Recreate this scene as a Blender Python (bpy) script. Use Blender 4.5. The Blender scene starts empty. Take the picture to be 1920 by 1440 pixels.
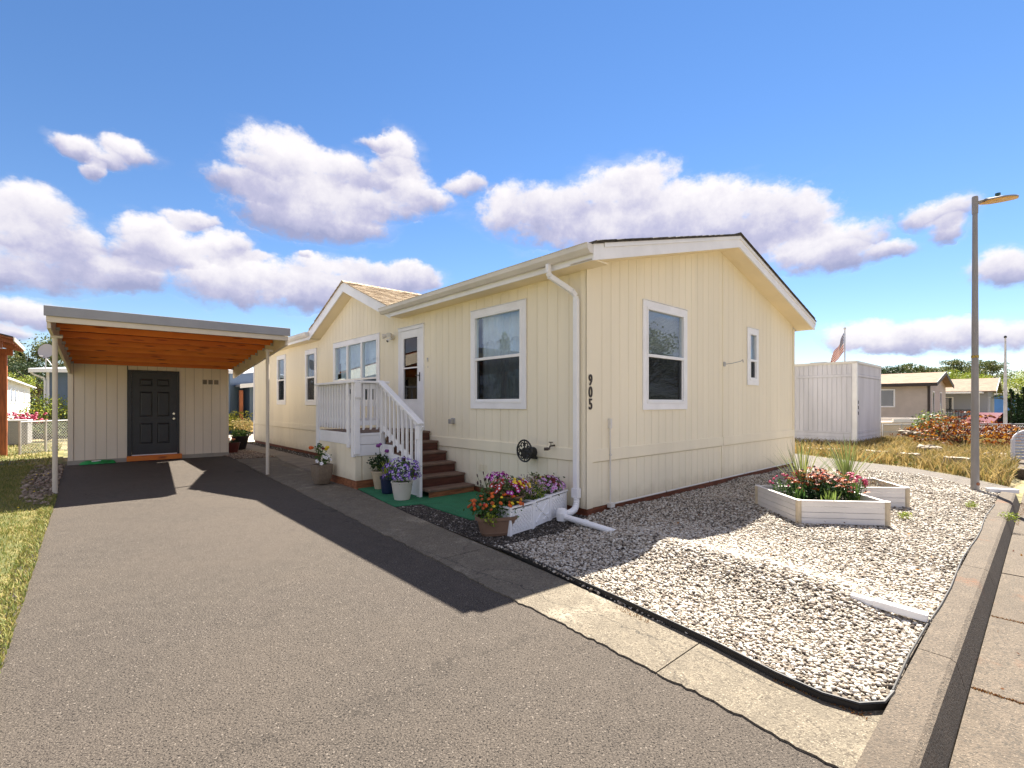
import bpy, bmesh, math, random
import numpy as np
from mathutils import Vector, Matrix
rnd = random.Random(7)
rng = np.random.default_rng(7)
SC = bpy.context.scene
COL = SC.collection
R = math.radians

# ------------------------------------------------------------------ camera
EYE = 1.45
cam = bpy.data.cameras.new('camera')
cam.sensor_width = 36.0
cam.lens = 902.0 / 1920.0 * 36.0
cam.shift_y = 37.0 / 1920.0
cam.clip_start = 0.05
cam.clip_end = 6000
co = bpy.data.objects.new('camera', cam)
COL.objects.link(co)
co.location = (0, 0, EYE)
co.rotation_euler = (R(90), 0, 0)
SC.camera = co

# ------------------------------------------------------------------ light
SUN_AZ = R(27.5)      # clockwise from +Y
SUN_EL = R(52.0)
SKY_STRENGTH = 0.085
SUN_STRENGTH = 5.0
EXPOSURE = 1.88
SC.view_settings.view_transform = 'Standard'
SC.view_settings.look = 'None'
SC.view_settings.exposure = EXPOSURE
SC.view_settings.gamma = 1.0
SC.view_settings.use_curve_mapping = False
SC.render.engine = 'CYCLES'
SC.cycles.max_bounces = 8
SC.cycles.transparent_max_bounces = 24
SC.cycles.use_denoising = True
try:
    SC.cycles.denoising_prefilter = 'ACCURATE'
except Exception:
    pass
sl = bpy.data.lights.new('sun', 'SUN')
sl.energy = SUN_STRENGTH
sl.angle = R(0.5)
sl.color = (1.0, 0.93, 0.82)
so = bpy.data.objects.new('sun', sl)
COL.objects.link(so)
sd = Vector((math.sin(SUN_AZ) * math.cos(SUN_EL), math.cos(SUN_AZ) * math.cos(SUN_EL), math.sin(SUN_EL)))
so.rotation_euler = sd.to_track_quat('Z', 'Y').to_euler()
so.location = (0, 0, 30)


class NT:
    """small node-graph writer"""
    def __init__(s, tree):
        s.t = tree
        tree.nodes.clear()

    def n(s, typ, **kw):
        nd = s.t.nodes.new(typ)
        for k, v in kw.items():
            setattr(nd, k, v)
        return nd

    def put(s, sock, v):
        if isinstance(v, bpy.types.NodeSocket):
            s.t.links.new(v, sock)
        elif v is not None:
            sock.default_value = v

    def math(s, op, a, b=None, c=None, clamp=False):
        nd = s.n('ShaderNodeMath', operation=op, use_clamp=clamp)
        s.put(nd.inputs[0], a)
        s.put(nd.inputs[1], b)
        s.put(nd.inputs[2], c)
        return nd.outputs[0]

    def vm(s, op, a, b=None, c=None):
        nd = s.n('ShaderNodeVectorMath', operation=op)
        s.put(nd.inputs[0], a)
        s.put(nd.inputs[1], b)
        if c is not None:
            s.put(nd.inputs[2], c)
        return nd.outputs['Value'] if op in ('DOT_PRODUCT', 'LENGTH') else nd.outputs[0]

    def noise(s, vec, scale, detail=4, rough=0.55, out='Fac', dist=0.0):
        nd = s.n('ShaderNodeTexNoise')
        s.put(nd.inputs['Vector'], vec)
        nd.inputs['Scale'].default_value = scale
        nd.inputs['Detail'].default_value = detail
        nd.inputs['Roughness'].default_value = rough
        nd.inputs['Distortion'].default_value = dist
        return nd.outputs[out]

    def ramp(s, fac, stops, interp='LINEAR'):
        nd = s.n('ShaderNodeValToRGB')
        nd.color_ramp.interpolation = interp
        el = nd.color_ramp.elements
        while len(el) < len(stops):
            el.new(0.5)
        for e, (p, c) in zip(el, stops):
            e.position = p
            e.color = c if len(c) == 4 else (*c, 1)
        s.put(nd.inputs[0], fac)
        return nd.outputs[0]

    def mix(s, fac, a, b, blend='MIX'):
        nd = s.n('ShaderNodeMix', data_type='RGBA', blend_type=blend)
        s.put(nd.inputs[0], fac)
        s.put(nd.inputs[6], a if isinstance(a, bpy.types.NodeSocket) else (*a[:3], 1))
        s.put(nd.inputs[7], b if isinstance(b, bpy.types.NodeSocket) else (*b[:3], 1))
        return nd.outputs[2]

    def maprange(s, v, a, b, c=0.0, d=1.0, smooth=True):
        nd = s.n('ShaderNodeMapRange', interpolation_type='SMOOTHSTEP' if smooth else 'LINEAR')
        s.put(nd.inputs[0], v)
        for i, x in zip((1, 2, 3, 4), (a, b, c, d)):
            nd.inputs[i].default_value = x
        return nd.outputs[0]


# sky: Nishita sky with fair-weather cumulus; only the clouds in view have real bearings and elevations
wd = bpy.data.worlds.new('World')
SC.world = wd
wd.use_nodes = True
W = NT(wd.node_tree)
tc = W.n('ShaderNodeTexCoord').outputs['Generated']
sky = W.n('ShaderNodeTexSky', sky_type='NISHITA')
sky.sun_disc = False
sky.sun_elevation = SUN_EL
sky.sun_rotation = SUN_AZ
sky.altitude = 50
sky.air_density = 1.0
sky.dust_density = 0.0
sky.ozone_density = 3.0
sep = W.n('ShaderNodeSeparateXYZ')
W.put(sep.inputs[0], tc)
az = W.math('ARCTAN2', sep.outputs[0], sep.outputs[1])
hor = W.math('SQRT', W.math('ADD', W.math('MULTIPLY', sep.outputs[0], sep.outputs[0]),
                            W.math('MULTIPLY', sep.outputs[1], sep.outputs[1])))
elv = W.math('ARCTAN2', sep.outputs[2], hor)
cmb = W.n('ShaderNodeCombineXYZ')
W.put(cmb.inputs[0], az)
W.put(cmb.inputs[1], elv)
warp = W.noise(tc, 9.0, 5, 0.62, 'Color')
wv = W.vm('MULTIPLY', W.vm('SUBTRACT', warp, (0.5, 0.5, 0.5)), (0.075, 0.06, 0.0))
pos = W.vm('ADD', cmb.outputs[0], wv)
CLOUDS = [
    (600, 355, 120, 60), (640, 420, 100, 36), (520, 285, 60, 36), (600, 300, 60, 30), (755, 345, 60, 34), (700, 330, 40, 26), (480, 310, 50, 22),
    (200, 300, 40, 18), (60, 390, 90, 40), (150, 500, 90, 40), (345, 470, 60, 30), (270, 470, 90, 34), (480, 510, 60, 30),
    (1050, 370, 90, 36), (1230, 380, 120, 46), (1400, 440, 130, 44), (1520, 410, 60, 36), (1570, 480, 60, 30), (1250, 430, 200, 44), (630, 500, 90, 24), (740, 515, 70, 26),  # bearing/elevation ellipses, as pixel centres and radii of the 1920 px view
    (150, 278, 52, 22), (242, 287, 50, 26), (176, 315, 24, 18),
    (35, 430, 120, 72), (110, 455, 85, 55), (20, 505, 175, 42),
    (300, 440, 88, 36), (355, 412, 50, 18), (235, 512, 88, 36), (415, 462, 60, 30),
    (535, 320, 105, 68), (450, 345, 80, 32), (560, 395, 120, 52), (690, 385, 110, 34), (790, 370, 70, 30),
    (735, 310, 60, 20), (745, 285, 46, 40), (712, 262, 40, 14), (868, 345, 36, 22), (655, 315, 50, 36),
    (430, 525, 120, 50), (560, 535, 165, 46), (690, 532, 120, 32), (785, 528, 50, 22), (480, 482, 30, 12),
    (1010, 400, 110, 55), (1165, 350, 120, 50), (1120, 410, 210, 52), (1330, 405, 180, 60), (1470, 400, 95, 48),
    (1540, 460, 110, 46), (1650, 470, 65, 18),
    (1755, 400, 78, 30), (1770, 430, 40, 26), (1885, 500, 75, 36), (1985, 480, 80, 50),
    (1610, 622, 80, 26), (1720, 630, 120, 30), (1850, 632, 120, 30),
    (40, 590, 170, 30), (10, 625, 70, 18), (572, 478, 18, 8),
]
wmax = None
wsum = None
hsum = None
for cx, cy, rx, ry in CLOUDS:
    ta, te = (cx - 960) / 902.0, (757 - cy) / 902.0
    a0 = math.atan(ta)
    hh = math.sqrt(1 + ta * ta)
    e0 = math.atan(te / hh)
    ra = rx / 902.0 / (1 + ta * ta)
    re = ry / 902.0 / hh * math.cos(e0) ** 2
    q = W.vm('MULTIPLY_ADD', pos, (1 / ra, 1 / re, 0), (-a0 / ra, -e0 / re, 1))
    w = W.math('SUBTRACT', 2.35, W.vm('DOT_PRODUCT', q, q))
    wc = W.math('MAXIMUM', w, 0.0)
    qs = W.vm('SCALE', q)
    W.put(qs.node.inputs[3], wc)
    wmax = w if wmax is None else W.math('MAXIMUM', wmax, w)
    wsum = qs if wsum is None else W.vm('ADD', wsum, qs)
wmax = W.math('SUBTRACT', wmax, 0.35)
sp = W.n('ShaderNodeSeparateXYZ')
W.put(sp.inputs[0], wsum)
wsum, hsum = sp.outputs[2], sp.outputs[1]
n1 = W.noise(tc, 14.0, 7, 0.58)
n2 = W.noise(tc, 3.0, 3, 0.5)
gen = W.math('SUBTRACT', W.math('MULTIPLY', W.noise(W.vm('MULTIPLY', tc, (1, 1, 2.6)), 3.1, 5, 0.55), 5.2), 2.25)  # unseen clouds outside the view, cover raised to brighten the shaded walls
beyond = W.maprange(W.math('ABSOLUTE', az), 0.86, 1.0)
gen = W.math('ADD', gen, W.math('MULTIPLY', W.math('SUBTRACT', beyond, 1.0), 5.0))
field = W.math('MAXIMUM', W.math('MAXIMUM', wmax, -2.0), gen)
n3 = W.noise(W.vm('MULTIPLY', tc, (1, 1, 1.6)), 38.0, 6, 0.66)
fluff = W.math('ADD', W.math('MULTIPLY', W.math('SUBTRACT', n1, 0.5), 2.2), W.math('MULTIPLY', W.math('SUBTRACT', n3, 0.5), 1.5))
dens = W.math('ADD', field, fluff)
alpha = W.maprange(dens, -0.45, 0.62)
veil = W.math('MULTIPLY', W.maprange(W.math('ADD', field, W.math('MULTIPLY', W.math('SUBTRACT', W.noise(W.vm('MULTIPLY', tc, (1, 1, 3.0)), 7.0, 6, 0.66), 0.5), 5.0)), -1.0, 1.6), 0.34)
alpha = W.math('MAXIMUM', alpha, veil)
above = W.maprange(sep.outputs[2], -0.01, 0.03)
alpha = W.math('MULTIPLY', W.math('MULTIPLY', alpha, above), 0.97)
hrel = W.math('DIVIDE', hsum, W.math('MAXIMUM', wsum, 0.05))
hrel = W.math('ADD', hrel, W.math('MULTIPLY', W.math('SUBTRACT', W.noise(tc, 9.0, 7, 0.64), 0.5), 2.3))
ccol = W.ramp(W.maprange(hrel, -0.80, 0.60, smooth=False), [(0.0, (0.36, 0.38, 0.58)), (0.35, (0.55, 0.54, 0.71)), (0.65, (0.80, 0.77, 0.84)), (1.0, (0.98, 0.94, 0.95))])
ccol = W.vm('SCALE', ccol)
ccol.node.inputs[3].default_value = 3.45
hs = W.n('ShaderNodeHueSaturation')
W.put(hs.inputs['Color'], sky.outputs[0])
hs.inputs['Saturation'].default_value = 1.17
hs.inputs['Value'].default_value = 1.0
sk = W.vm('MULTIPLY', hs.outputs[0], (0.545, 0.515, 0.54))
skm = W.mix(alpha, sk, ccol)
bg = W.n('ShaderNodeBackground')
W.put(bg.inputs[0], skm)
bg.inputs[1].default_value = SKY_STRENGTH
wo = W.n('ShaderNodeOutputWorld')
W.t.links.new(bg.outputs[0], wo.inputs[0])

# ------------------------------------------------------------------ materials
MATS = {}


def mat(name, col, rough=0.6, var=0.0, vscale=3.0, col2=None, bump=0.0, bscale=60.0, metal=0.0, spec=0.5,
        island=None, trans=0.0, speck=None, stretch=None, extra=None, detail=5, coat=0.0):
    """procedural surface: base colour with noise variation, optional speckle, per-piece variation and fine relief"""
    m = bpy.data.materials.new(name)
    m.use_nodes = True
    N = NT(m.node_tree)
    p = N.n('ShaderNodeBsdfPrincipled')
    out = N.n('ShaderNodeOutputMaterial')
    N.t.links.new(p.outputs[0], out.inputs[0])
    co_ = N.n('ShaderNodeTexCoord').outputs['Object']
    if stretch:
        co_ = N.vm('MULTIPLY', co_, stretch)
    c = (*col, 1)
    if var > 0 or col2:
        f = N.noise(co_, vscale, detail, 0.6)
        lo = tuple(max(0, x * (1 - var)) for x in (col2 or col))
        hi = tuple(min(1, x * (1 + var)) for x in col)
        c = N.mix(N.maprange(f, 0.33, 0.67), lo, hi)
    if island:
        g = N.n('ShaderNodeNewGeometry').outputs['Random Per Island']
        ic = N.ramp(g, island, 'LINEAR')
        c = ic if not (var > 0 or col2) else N.mix(0.72, c, ic)
    if speck:
        for sc_, thr, colr, wid in speck:
            v = N.n('ShaderNodeTexVoronoi')
            N.put(v.inputs['Vector'], co_)
            v.inputs['Scale'].default_value = sc_
            sel = N.noise(v.outputs['Color'], 1.7, 1, 0.5)
            sepc = N.n('ShaderNodeSeparateColor')
            N.put(sepc.inputs[0], v.outputs['Color'])
            k = N.math('MULTIPLY', N.math('LESS_THAN', sepc.outputs[0], thr), N.maprange(v.outputs['Distance'], 0.25, wid, 1, 0))
            c = N.mix(k, c if isinstance(c, bpy.types.NodeSocket) else c[:3], colr)
    if extra:
        c = extra(N, co_, c)
    N.put(p.inputs['Base Color'], c)
    p.inputs['Roughness'].default_value = rough
    p.inputs['Metallic'].default_value = metal
    p.inputs['Specular IOR Level'].default_value = spec
    p.inputs['Coat Weight'].default_value = coat
    if bump > 0:
        b = N.n('ShaderNodeBump')
        b.inputs['Strength'].default_value = min(1.0, bump)
        b.inputs['Distance'].default_value = 0.01 * max(1.0, bump)
        N.put(b.inputs['Height'], N.noise(co_, bscale, 4, 0.6))
        N.t.links.new(b.outputs[0], p.inputs['Normal'])
    if trans > 0:
        tr = N.n('ShaderNodeBsdfTranslucent')
        N.put(tr.inputs[0], c)
        mx = N.n('ShaderNodeMixShader')
        mx.inputs[0].default_value = trans
        N.t.links.new(p.outputs[0], mx.inputs[1])
        N.t.links.new(tr.outputs[0], mx.inputs[2])
        N.t.links.new(mx.outputs[0], out.inputs[0])
    MATS[name] = m
    return m


def glass(name, tint, base, gloss=(0.95, 0.97, 1.0), rough=0.0):
    m = bpy.data.materials.new(name)
    m.use_nodes = True
    N = NT(m.node_tree)
    out = N.n('ShaderNodeOutputMaterial')
    tr = N.n('ShaderNodeBsdfTransparent')
    tr.inputs[0].default_value = (*tint, 1)
    gl = N.n('ShaderNodeBsdfGlossy')
    gl.inputs['Roughness'].default_value = rough
    gl.inputs['Color'].default_value = (*gloss, 1)
    fr = N.n('ShaderNodeLayerWeight')
    f = N.math('ADD', N.math('MULTIPLY', N.math('POWER', fr.outputs['Facing'], 4.0), 0.8), base, clamp=True)
    mx = N.n('ShaderNodeMixShader')
    N.put(mx.inputs[0], f)
    N.t.links.new(tr.outputs[0], mx.inputs[1])
    N.t.links.new(gl.outputs[0], mx.inputs[2])
    N.t.links.new(mx.outputs[0], out.inputs[0])
    return m


CREAM = (0.87, 0.79, 0.605)
def wall_dirt(N, co_, c):
    tc_ = N.n('ShaderNodeTexCoord').outputs['Object']
    sx = N.n('ShaderNodeSeparateXYZ')
    N.put(sx.inputs[0], tc_)
    low = N.maprange(N.math('ADD', sx.outputs[2], N.math('MULTIPLY', N.noise(tc_, 5.0, 5, 0.65), 0.35)), 0.20, 0.52, 0.55, 0)
    c = N.mix(low, c, (0.50, 0.42, 0.29))
    st = N.maprange(N.noise(N.vm('MULTIPLY', tc_, (7, 7, 0.5)), 1.0, 5, 0.65), 0.55, 0.80, 0, 0.22)
    return N.mix(st, c, (0.62, 0.55, 0.38))


M_cream = mat('cream_siding', CREAM, 0.6, 0.04, 1.3, bump=0.25, bscale=160, stretch=(1, 1, 0.12), spec=0.35, extra=wall_dirt)
M_creamdk = mat('cream_backing', (0.68, 0.60, 0.44), 0.8, 0.1, 2)
M_soffit = mat('cream_soffit', (0.86, 0.74, 0.50), 0.6, 0.04, 1.5)
M_white = mat('white_paint', (0.85, 0.85, 0.86), 0.45, 0.05, 2.0, bump=0.12, bscale=90)
M_vinyl = mat('white_vinyl', (0.84, 0.84, 0.84), 0.35, 0.03, 3.0)
M_gutter = mat('gutter_cream', (0.68, 0.65, 0.60), 0.4, 0.06, 2.0)
M_sill = mat('red_wood_sill', (0.17, 0.05, 0.02), 0.6, 0.35, 6, stretch=(1, 1, 6), bump=0.3, bscale=60)
M_dark = mat('black_metal', (0.012, 0.012, 0.013), 0.45)
M_interior = mat('interior_dark', (0.10, 0.09, 0.08), 0.9, 0.2, 2)
M_glass = glass('window_glass', (0.86, 0.93, 0.97), 0.17, (0.72, 0.87, 1.0))  # gloss tinted blue to stand for reflected blue sky
M_glassd = glass('door_glass', (0.45, 0.45, 0.45), 0.12, (0.5, 0.5, 0.5))
M_screen = glass('insect_screen', (0.40, 0.40, 0.40), 0.03, (0.16, 0.16, 0.17), 0.35)
M_curt = mat('curtain_sheer', (0.85, 0.90, 0.92), 0.8, 0.08, 3, trans=0.3)
M_blind = mat('blind_slats', (0.55, 0.57, 0.62), 0.6)
M_shingle = mat('tan_shingles', (0.42, 0.33, 0.22), 0.9, 0.2, 4, island=[(0, (0.27, 0.20, 0.13)), (0.5, (0.42, 0.32, 0.21)), (1, (0.52, 0.42, 0.29))], bump=0.6, bscale=150)
M_roofdk = mat('roof_edge_dark', (0.07, 0.06, 0.05), 0.9, 0.4, 8, bump=0.5)
M_tread = mat('tread_weathered', (0.16, 0.10, 0.07), 0.75, 0.25, 4, stretch=(1, 6, 1), bump=0.4, bscale=50)
M_riser = mat('riser_redwood', (0.085, 0.024, 0.012), 0.55, 0.35, 4, stretch=(1, 4, 7), bump=0.3, bscale=50)
M_stepwood = mat('step_redwood', (0.27, 0.10, 0.04), 0.65, 0.35, 4, stretch=(1, 3, 7), bump=0.3, bscale=50)
M_tan = mat('shed_tan', (0.84, 0.73, 0.58), 0.6, 0.05, 1.5, bump=0.2, bscale=120, stretch=(1, 1, 0.15))
M_tandk = mat('shed_tan_backing', (0.45, 0.38, 0.30), 0.8)
M_beige = mat('carport_beige', (0.66, 0.58, 0.47), 0.5, 0.05, 2)
M_greytrim = mat('grey_metal_trim', (0.30, 0.30, 0.32), 0.45, 0.06, 3)
M_orange = None


def knots(N, co_, c):
    v = N.n('ShaderNodeTexVoronoi')
    N.put(v.inputs['Vector'], N.vm('MULTIPLY', co_, (1.5, 4.0, 4.0)))
    v.inputs['Scale'].default_value = 1.3
    v.inputs['Randomness'].default_value = 1.0
    w = N.n('ShaderNodeTexWave', wave_type='BANDS', bands_direction='Z')
    N.put(w.inputs['Vector'], N.vm('MULTIPLY', co_, (0.15, 1, 1)))
    w.inputs['Scale'].default_value = 14
    w.inputs['Distortion'].default_value = 3.0
    w.inputs['Detail'].default_value = 2
    c = N.mix(N.math('MULTIPLY', w.outputs['Fac'], 0.28), c, (0.34, 0.065, 0.010))
    return N.mix(N.maprange(v.outputs['Distance'], 0.10, 0.27, 0.85, 0), c, (0.10, 0.02, 0.006))




def plankvar(N, co_, c):
    c = knots(N, co_, c)
    oi = N.n('ShaderNodeObjectInfo')
    return N.mix(N.math('MULTIPLY', oi.outputs['Random'], 0.42), c, (0.55, 0.07, 0.010))


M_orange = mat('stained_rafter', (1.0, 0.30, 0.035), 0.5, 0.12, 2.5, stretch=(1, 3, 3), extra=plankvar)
M_orange2 = mat('stained_deck', (0.35, 0.06, 0.01), 0.6, 0.2, 2.5, extra=knots)  # orange stain darkened to paint the shade between rafters
M_door = mat('charcoal_door', (0.030, 0.031, 0.034), 0.42, 0.1, 4)
M_brass = mat('nickel', (0.62, 0.58, 0.48), 0.25, metal=1.0)
M_galv = mat('galvanised', (0.42, 0.41, 0.40), 0.5, 0.12, 5, metal=0.6)


def asphalt_extra(N, co_, c):
    big = N.noise(co_, 0.45, 6, 0.68)
    c = N.mix(N.maprange(big, 0.38, 0.62), c, N.mix(0.5, c, (0.098, 0.080, 0.064)))
    f = N.noise(co_, 125, 3, 0.62)
    c = N.mix(N.maprange(f, 0.48, 0.62), c, (0.142, 0.119, 0.097))
    st_ = N.noise(co_, 2.6, 5, 0.7)
    c = N.mix(N.maprange(st_, 0.60, 0.74, 0, 0.45), c, (0.05, 0.042, 0.036))
    sp_ = N.n('ShaderNodeTexVoronoi')
    N.put(sp_.inputs['Vector'], N.vm('ADD', co_, N.vm('MULTIPLY', N.noise(co_, 5.0, 4, 0.6, 'Color'), (0.25, 0.25, 0))))
    sp_.inputs['Scale'].default_value = 0.75
    c = N.mix(N.maprange(sp_.outputs['Distance'], 0.02, 0.13, 0.40, 0), c, (0.030, 0.026, 0.023))
    cr = N.n('ShaderNodeTexVoronoi', feature='DISTANCE_TO_EDGE')
    N.put(cr.inputs['Vector'], N.vm('ADD', co_, N.vm('MULTIPLY', N.noise(co_, 1.8, 6, 0.7, 'Color'), (0.9, 0.9, 0))))
    cr.inputs['Scale'].default_value = 0.22
    c = N.mix(N.maprange(cr.outputs['Distance'], 0.0006, 0.0018, 0.5, 0), c, (0.03, 0.026, 0.022))
    d = N.noise(co_, 95, 3, 0.6)
    return N.mix(N.maprange(d, 0.54, 0.64), c, (0.012, 0.010, 0.009))


M_asph = mat('asphalt', (0.066, 0.056, 0.047), 0.92, 0.14, 9, bump=1.0, bscale=150, extra=asphalt_extra, spec=0.25,
             speck=[(85, 0.06, (0.26, 0.225, 0.19), 0.5)])
M_asph2 = mat('lane_asphalt', (0.10, 0.085, 0.07), 0.92, 0.12, 5, bump=0.8, bscale=90, speck=[(60, 0.2, (0.30, 0.26, 0.22), 0.5)])


def conc_extra(N, co_, c):
    big = N.noise(co_, 1.4, 5, 0.65)
    c = N.mix(N.maprange(big, 0.52, 0.68), c, (0.30, 0.262, 0.196))
    sm = N.noise(co_, 60, 3, 0.6)
    c = N.mix(N.maprange(sm, 0.49, 0.62), c, (0.085, 0.068, 0.048))
    c = N.mix(N.maprange(N.noise(co_, 110, 2, 0.6), 0.56, 0.68), c, (0.30, 0.26, 0.19))
    v = N.n('ShaderNodeTexVoronoi', feature='DISTANCE_TO_EDGE')
    N.put(v.inputs['Vector'], N.vm('ADD', co_, N.vm('MULTIPLY', N.noise(co_, 3.0, 4, 0.6, 'Color'), (0.5, 0.5, 0))))
    v.inputs['Scale'].default_value = 0.42
    c = N.mix(N.maprange(N.noise(co_, 6.0, 6, 0.7), 0.45, 0.62, 0, 0.5), c, (0.12, 0.10, 0.072))
    c = N.mix(N.maprange(v.outputs['Distance'], 0.001, 0.004, 0.5, 0), c, (0.05, 0.04, 0.03))
    # hairline crack running along the asphalt side
    sx = N.n('ShaderNodeSeparateXYZ')
    N.put(sx.inputs[0], co_)
    line = N.math('ADD', N.math('ADD', sx.outputs[0], N.math('MULTIPLY', sx.outputs[1], 0.052)), N.math('MULTIPLY', N.math('SUBTRACT', N.noise(co_, 2.2, 6, 0.7), 0.5), 0.30))
    d = N.math('ABSOLUTE', N.math('ADD', line, 2.33))
    return N.mix(N.maprange(d, 0.002, 0.006, 0.8, 0), c, (0.035, 0.03, 0.022))


M_conc = mat('old_concrete', (0.155, 0.129, 0.092), 0.9, 0.14, 5, bump=1.0, bscale=80, extra=conc_extra,
             speck=[(60, 0.15, (0.28, 0.24, 0.18), 0.35)])


def aggr_extra(N, co_, c):
    sm = N.noise(co_, 75, 2, 0.6)
    c = N.mix(N.maprange(sm, 0.50, 0.62), c, (0.07, 0.058, 0.044))
    r = N.noise(co_, 1.1, 6, 0.7)
    c = N.mix(N.maprange(N.noise(co_, 0.5, 5, 0.7), 0.4, 0.65, 0, 0.5), c, (0.085, 0.066, 0.048))
    return N.mix(N.maprange(r, 0.58, 0.74, 0, 0.6), c, (0.26, 0.085, 0.022))


M_kerb = mat('exposed_aggregate', (0.120, 0.094, 0.068), 0.92, 0.14, 6, bump=1.0, bscale=100, extra=aggr_extra,
             speck=[(130, 0.16, (0.26, 0.21, 0.155), 0.5)])
M_walk = mat('walk_concrete', (0.19, 0.16, 0.125), 0.9, 0.15, 3, bump=0.6, bscale=70)


def soil_extra(N, co_, c):
    return N.mix(N.maprange(N.noise(co_, 30, 4, 0.6), 0.4, 0.6), c, (0.03, 0.024, 0.018))


M_soil = mat('dark_soil', (0.075, 0.055, 0.038), 0.95, 0.3, 5, bump=1.0, bscale=50, extra=soil_extra)
M_ground = mat('dry_ground', (0.25, 0.20, 0.10), 0.95, 0.3, 0.7, col2=(0.12, 0.13, 0.04), bump=0.5, bscale=25)
M_lawn = mat('lawn_soil', (0.20, 0.16, 0.06), 0.95, 0.25, 1.2, col2=(0.09, 0.11, 0.025), bump=0.8, bscale=40)
M_stone = mat('white_gravel', (0.6, 0.56, 0.48), 0.75, island=[(0, (0.045, 0.036, 0.03)), (0.12, (0.14, 0.11, 0.085)), (0.3, (0.34, 0.28, 0.21)), (0.6, (0.45, 0.40, 0.33)), (0.85, (0.56, 0.52, 0.45)), (1, (0.70, 0.67, 0.60))], bump=0.4, bscale=60)
M_dstone = mat('dark_gravel', (0.1, 0.09, 0.08), 0.85, island=[(0, (0.018, 0.015, 0.013)), (0.6, (0.07, 0.058, 0.048)), (0.88, (0.14, 0.12, 0.10)), (1, (0.40, 0.37, 0.33))], bump=0.4)
M_bstone = mat('brown_rock', (0.2, 0.15, 0.11), 0.9, island=[(0, (0.08, 0.06, 0.045)), (0.5, (0.22, 0.16, 0.115)), (1, (0.40, 0.32, 0.25))], bump=0.4)
M_bed = mat('gravel_dust', (0.13, 0.108, 0.083), 0.95, 0.3, 20, bump=1.0, bscale=50)
M_edge = mat('black_edging', (0.02, 0.018, 0.016), 0.55, 0.2, 5)
M_carpet = mat('green_carpet', (0.022, 0.17, 0.075), 0.95, 0.16, 3, bump=1.0, bscale=220)
M_grass = mat('grass_blade', (0.3, 0.3, 0.1), 0.7, col2=(0.12, 0.17, 0.03), var=0.1, vscale=1.3, island=[(0, (0.08, 0.13, 0.02)), (0.35, (0.17, 0.20, 0.035)), (0.7, (0.34, 0.28, 0.08)), (1, (0.48, 0.37, 0.15))], trans=0.3)
M_dry = mat('dry_grass_blade', (0.4, 0.3, 0.1), 0.8, col2=(0.10, 0.11, 0.025), var=0.1, vscale=0.9, island=[(0, (0.09, 0.12, 0.025)), (0.25, (0.20, 0.15, 0.05)), (0.6, (0.36, 0.24, 0.085)), (1, (0.52, 0.38, 0.17))], trans=0.3)


def leafmat(name, cs, tr=0.25, rough=0.55):
    n = len(cs) - 1
    return mat(name, cs[0], rough, island=[(i / n, c) for i, c in enumerate(cs)], trans=tr, spec=0.3)


M_leaf = leafmat('leaf_green', [(0.03, 0.07, 0.015), (0.06, 0.13, 0.03), (0.11, 0.19, 0.04)])
M_leafy = leafmat('leaf_lime', [(0.12, 0.18, 0.02), (0.25, 0.32, 0.04), (0.42, 0.42, 0.06)])
M_leafd = leafmat('leaf_dark', [(0.012, 0.03, 0.010), (0.025, 0.055, 0.016), (0.045, 0.09, 0.025)])
M_leafc = leafmat('leaf_conifer', [(0.018, 0.038, 0.018), (0.035, 0.065, 0.028), (0.07, 0.10, 0.035)])
M_leafm = leafmat('leaf_maple', [(0.06, 0.085, 0.03), (0.10, 0.13, 0.045), (0.19, 0.19, 0.06)])
M_leafo = leafmat('leaf_orange', [(0.05, 0.010, 0.008), (0.12, 0.022, 0.010), (0.30, 0.09, 0.012), (0.55, 0.27, 0.025)])
M_leafg = leafmat('leaf_greygreen', [(0.08, 0.11, 0.05), (0.16, 0.20, 0.10), (0.24, 0.27, 0.13)])
M_bark = mat('bark', (0.10, 0.075, 0.05), 0.9, 0.3, 8, bump=1.0, bscale=30)
FLC = {}
for nm_, c_ in dict(purple=(0.22, 0.09, 0.52), lilac=(0.62, 0.42, 0.66), magenta=(0.48, 0.035, 0.38), orange=(0.72, 0.13, 0.012),
                    red=(0.40, 0.022, 0.015), rust=(0.46, 0.095, 0.012), yellow=(0.85, 0.62, 0.03), white=(0.85, 0.85, 0.85),
                    pink=(0.58, 0.08, 0.17), violet=(0.24, 0.05, 0.28), salmon=(0.75, 0.30, 0.14), maroon=(0.15, 0.012, 0.02),
                    sedum=(0.45, 0.34, 0.30), tanflower=(0.42, 0.24, 0.15)).items():
    FLC[nm_] = mat('petal_' + nm_, c_, 0.55, 0.2, 40, trans=0.2)
M_fdark = mat('flower_eye', (0.05, 0.015, 0.02), 0.7)
M_fwhite = mat('flower_throat', (0.75, 0.7, 0.78), 0.6)
M_pottan = mat('pot_woven_tan', (0.21, 0.16, 0.11), 0.6, 0.15, 40, bump=1.0, bscale=90)
M_potbeige = mat('pot_beige', (0.50, 0.40, 0.27), 0.6, 0.08, 4)
M_potblue = mat('pot_navy', (0.012, 0.022, 0.06), 0.3, 0.1, 4)
M_potcream = mat('pot_cream', (0.62, 0.58, 0.50), 0.5, 0.05, 4)
M_potbrown = mat('pot_brown', (0.19, 0.115, 0.075), 0.5, 0.1, 5)
M_potblack = mat('pot_black', (0.016, 0.013, 0.014), 0.4)
M_potred = mat('pot_maroon', (0.10, 0.02, 0.018), 0.4, 0.1, 5)
M_bedwhite = mat('bed_vinyl', (0.74, 0.71, 0.68), 0.4, 0.04, 3)
M_bedpost = mat('bed_corner_beige', (0.56, 0.47, 0.33), 0.5, 0.15, 6)
M_shedw = mat('weathered_white', (0.63, 0.63, 0.68), 0.7, 0.10, 1.5, stretch=(1, 1, 0.2), bump=0.3)
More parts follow.
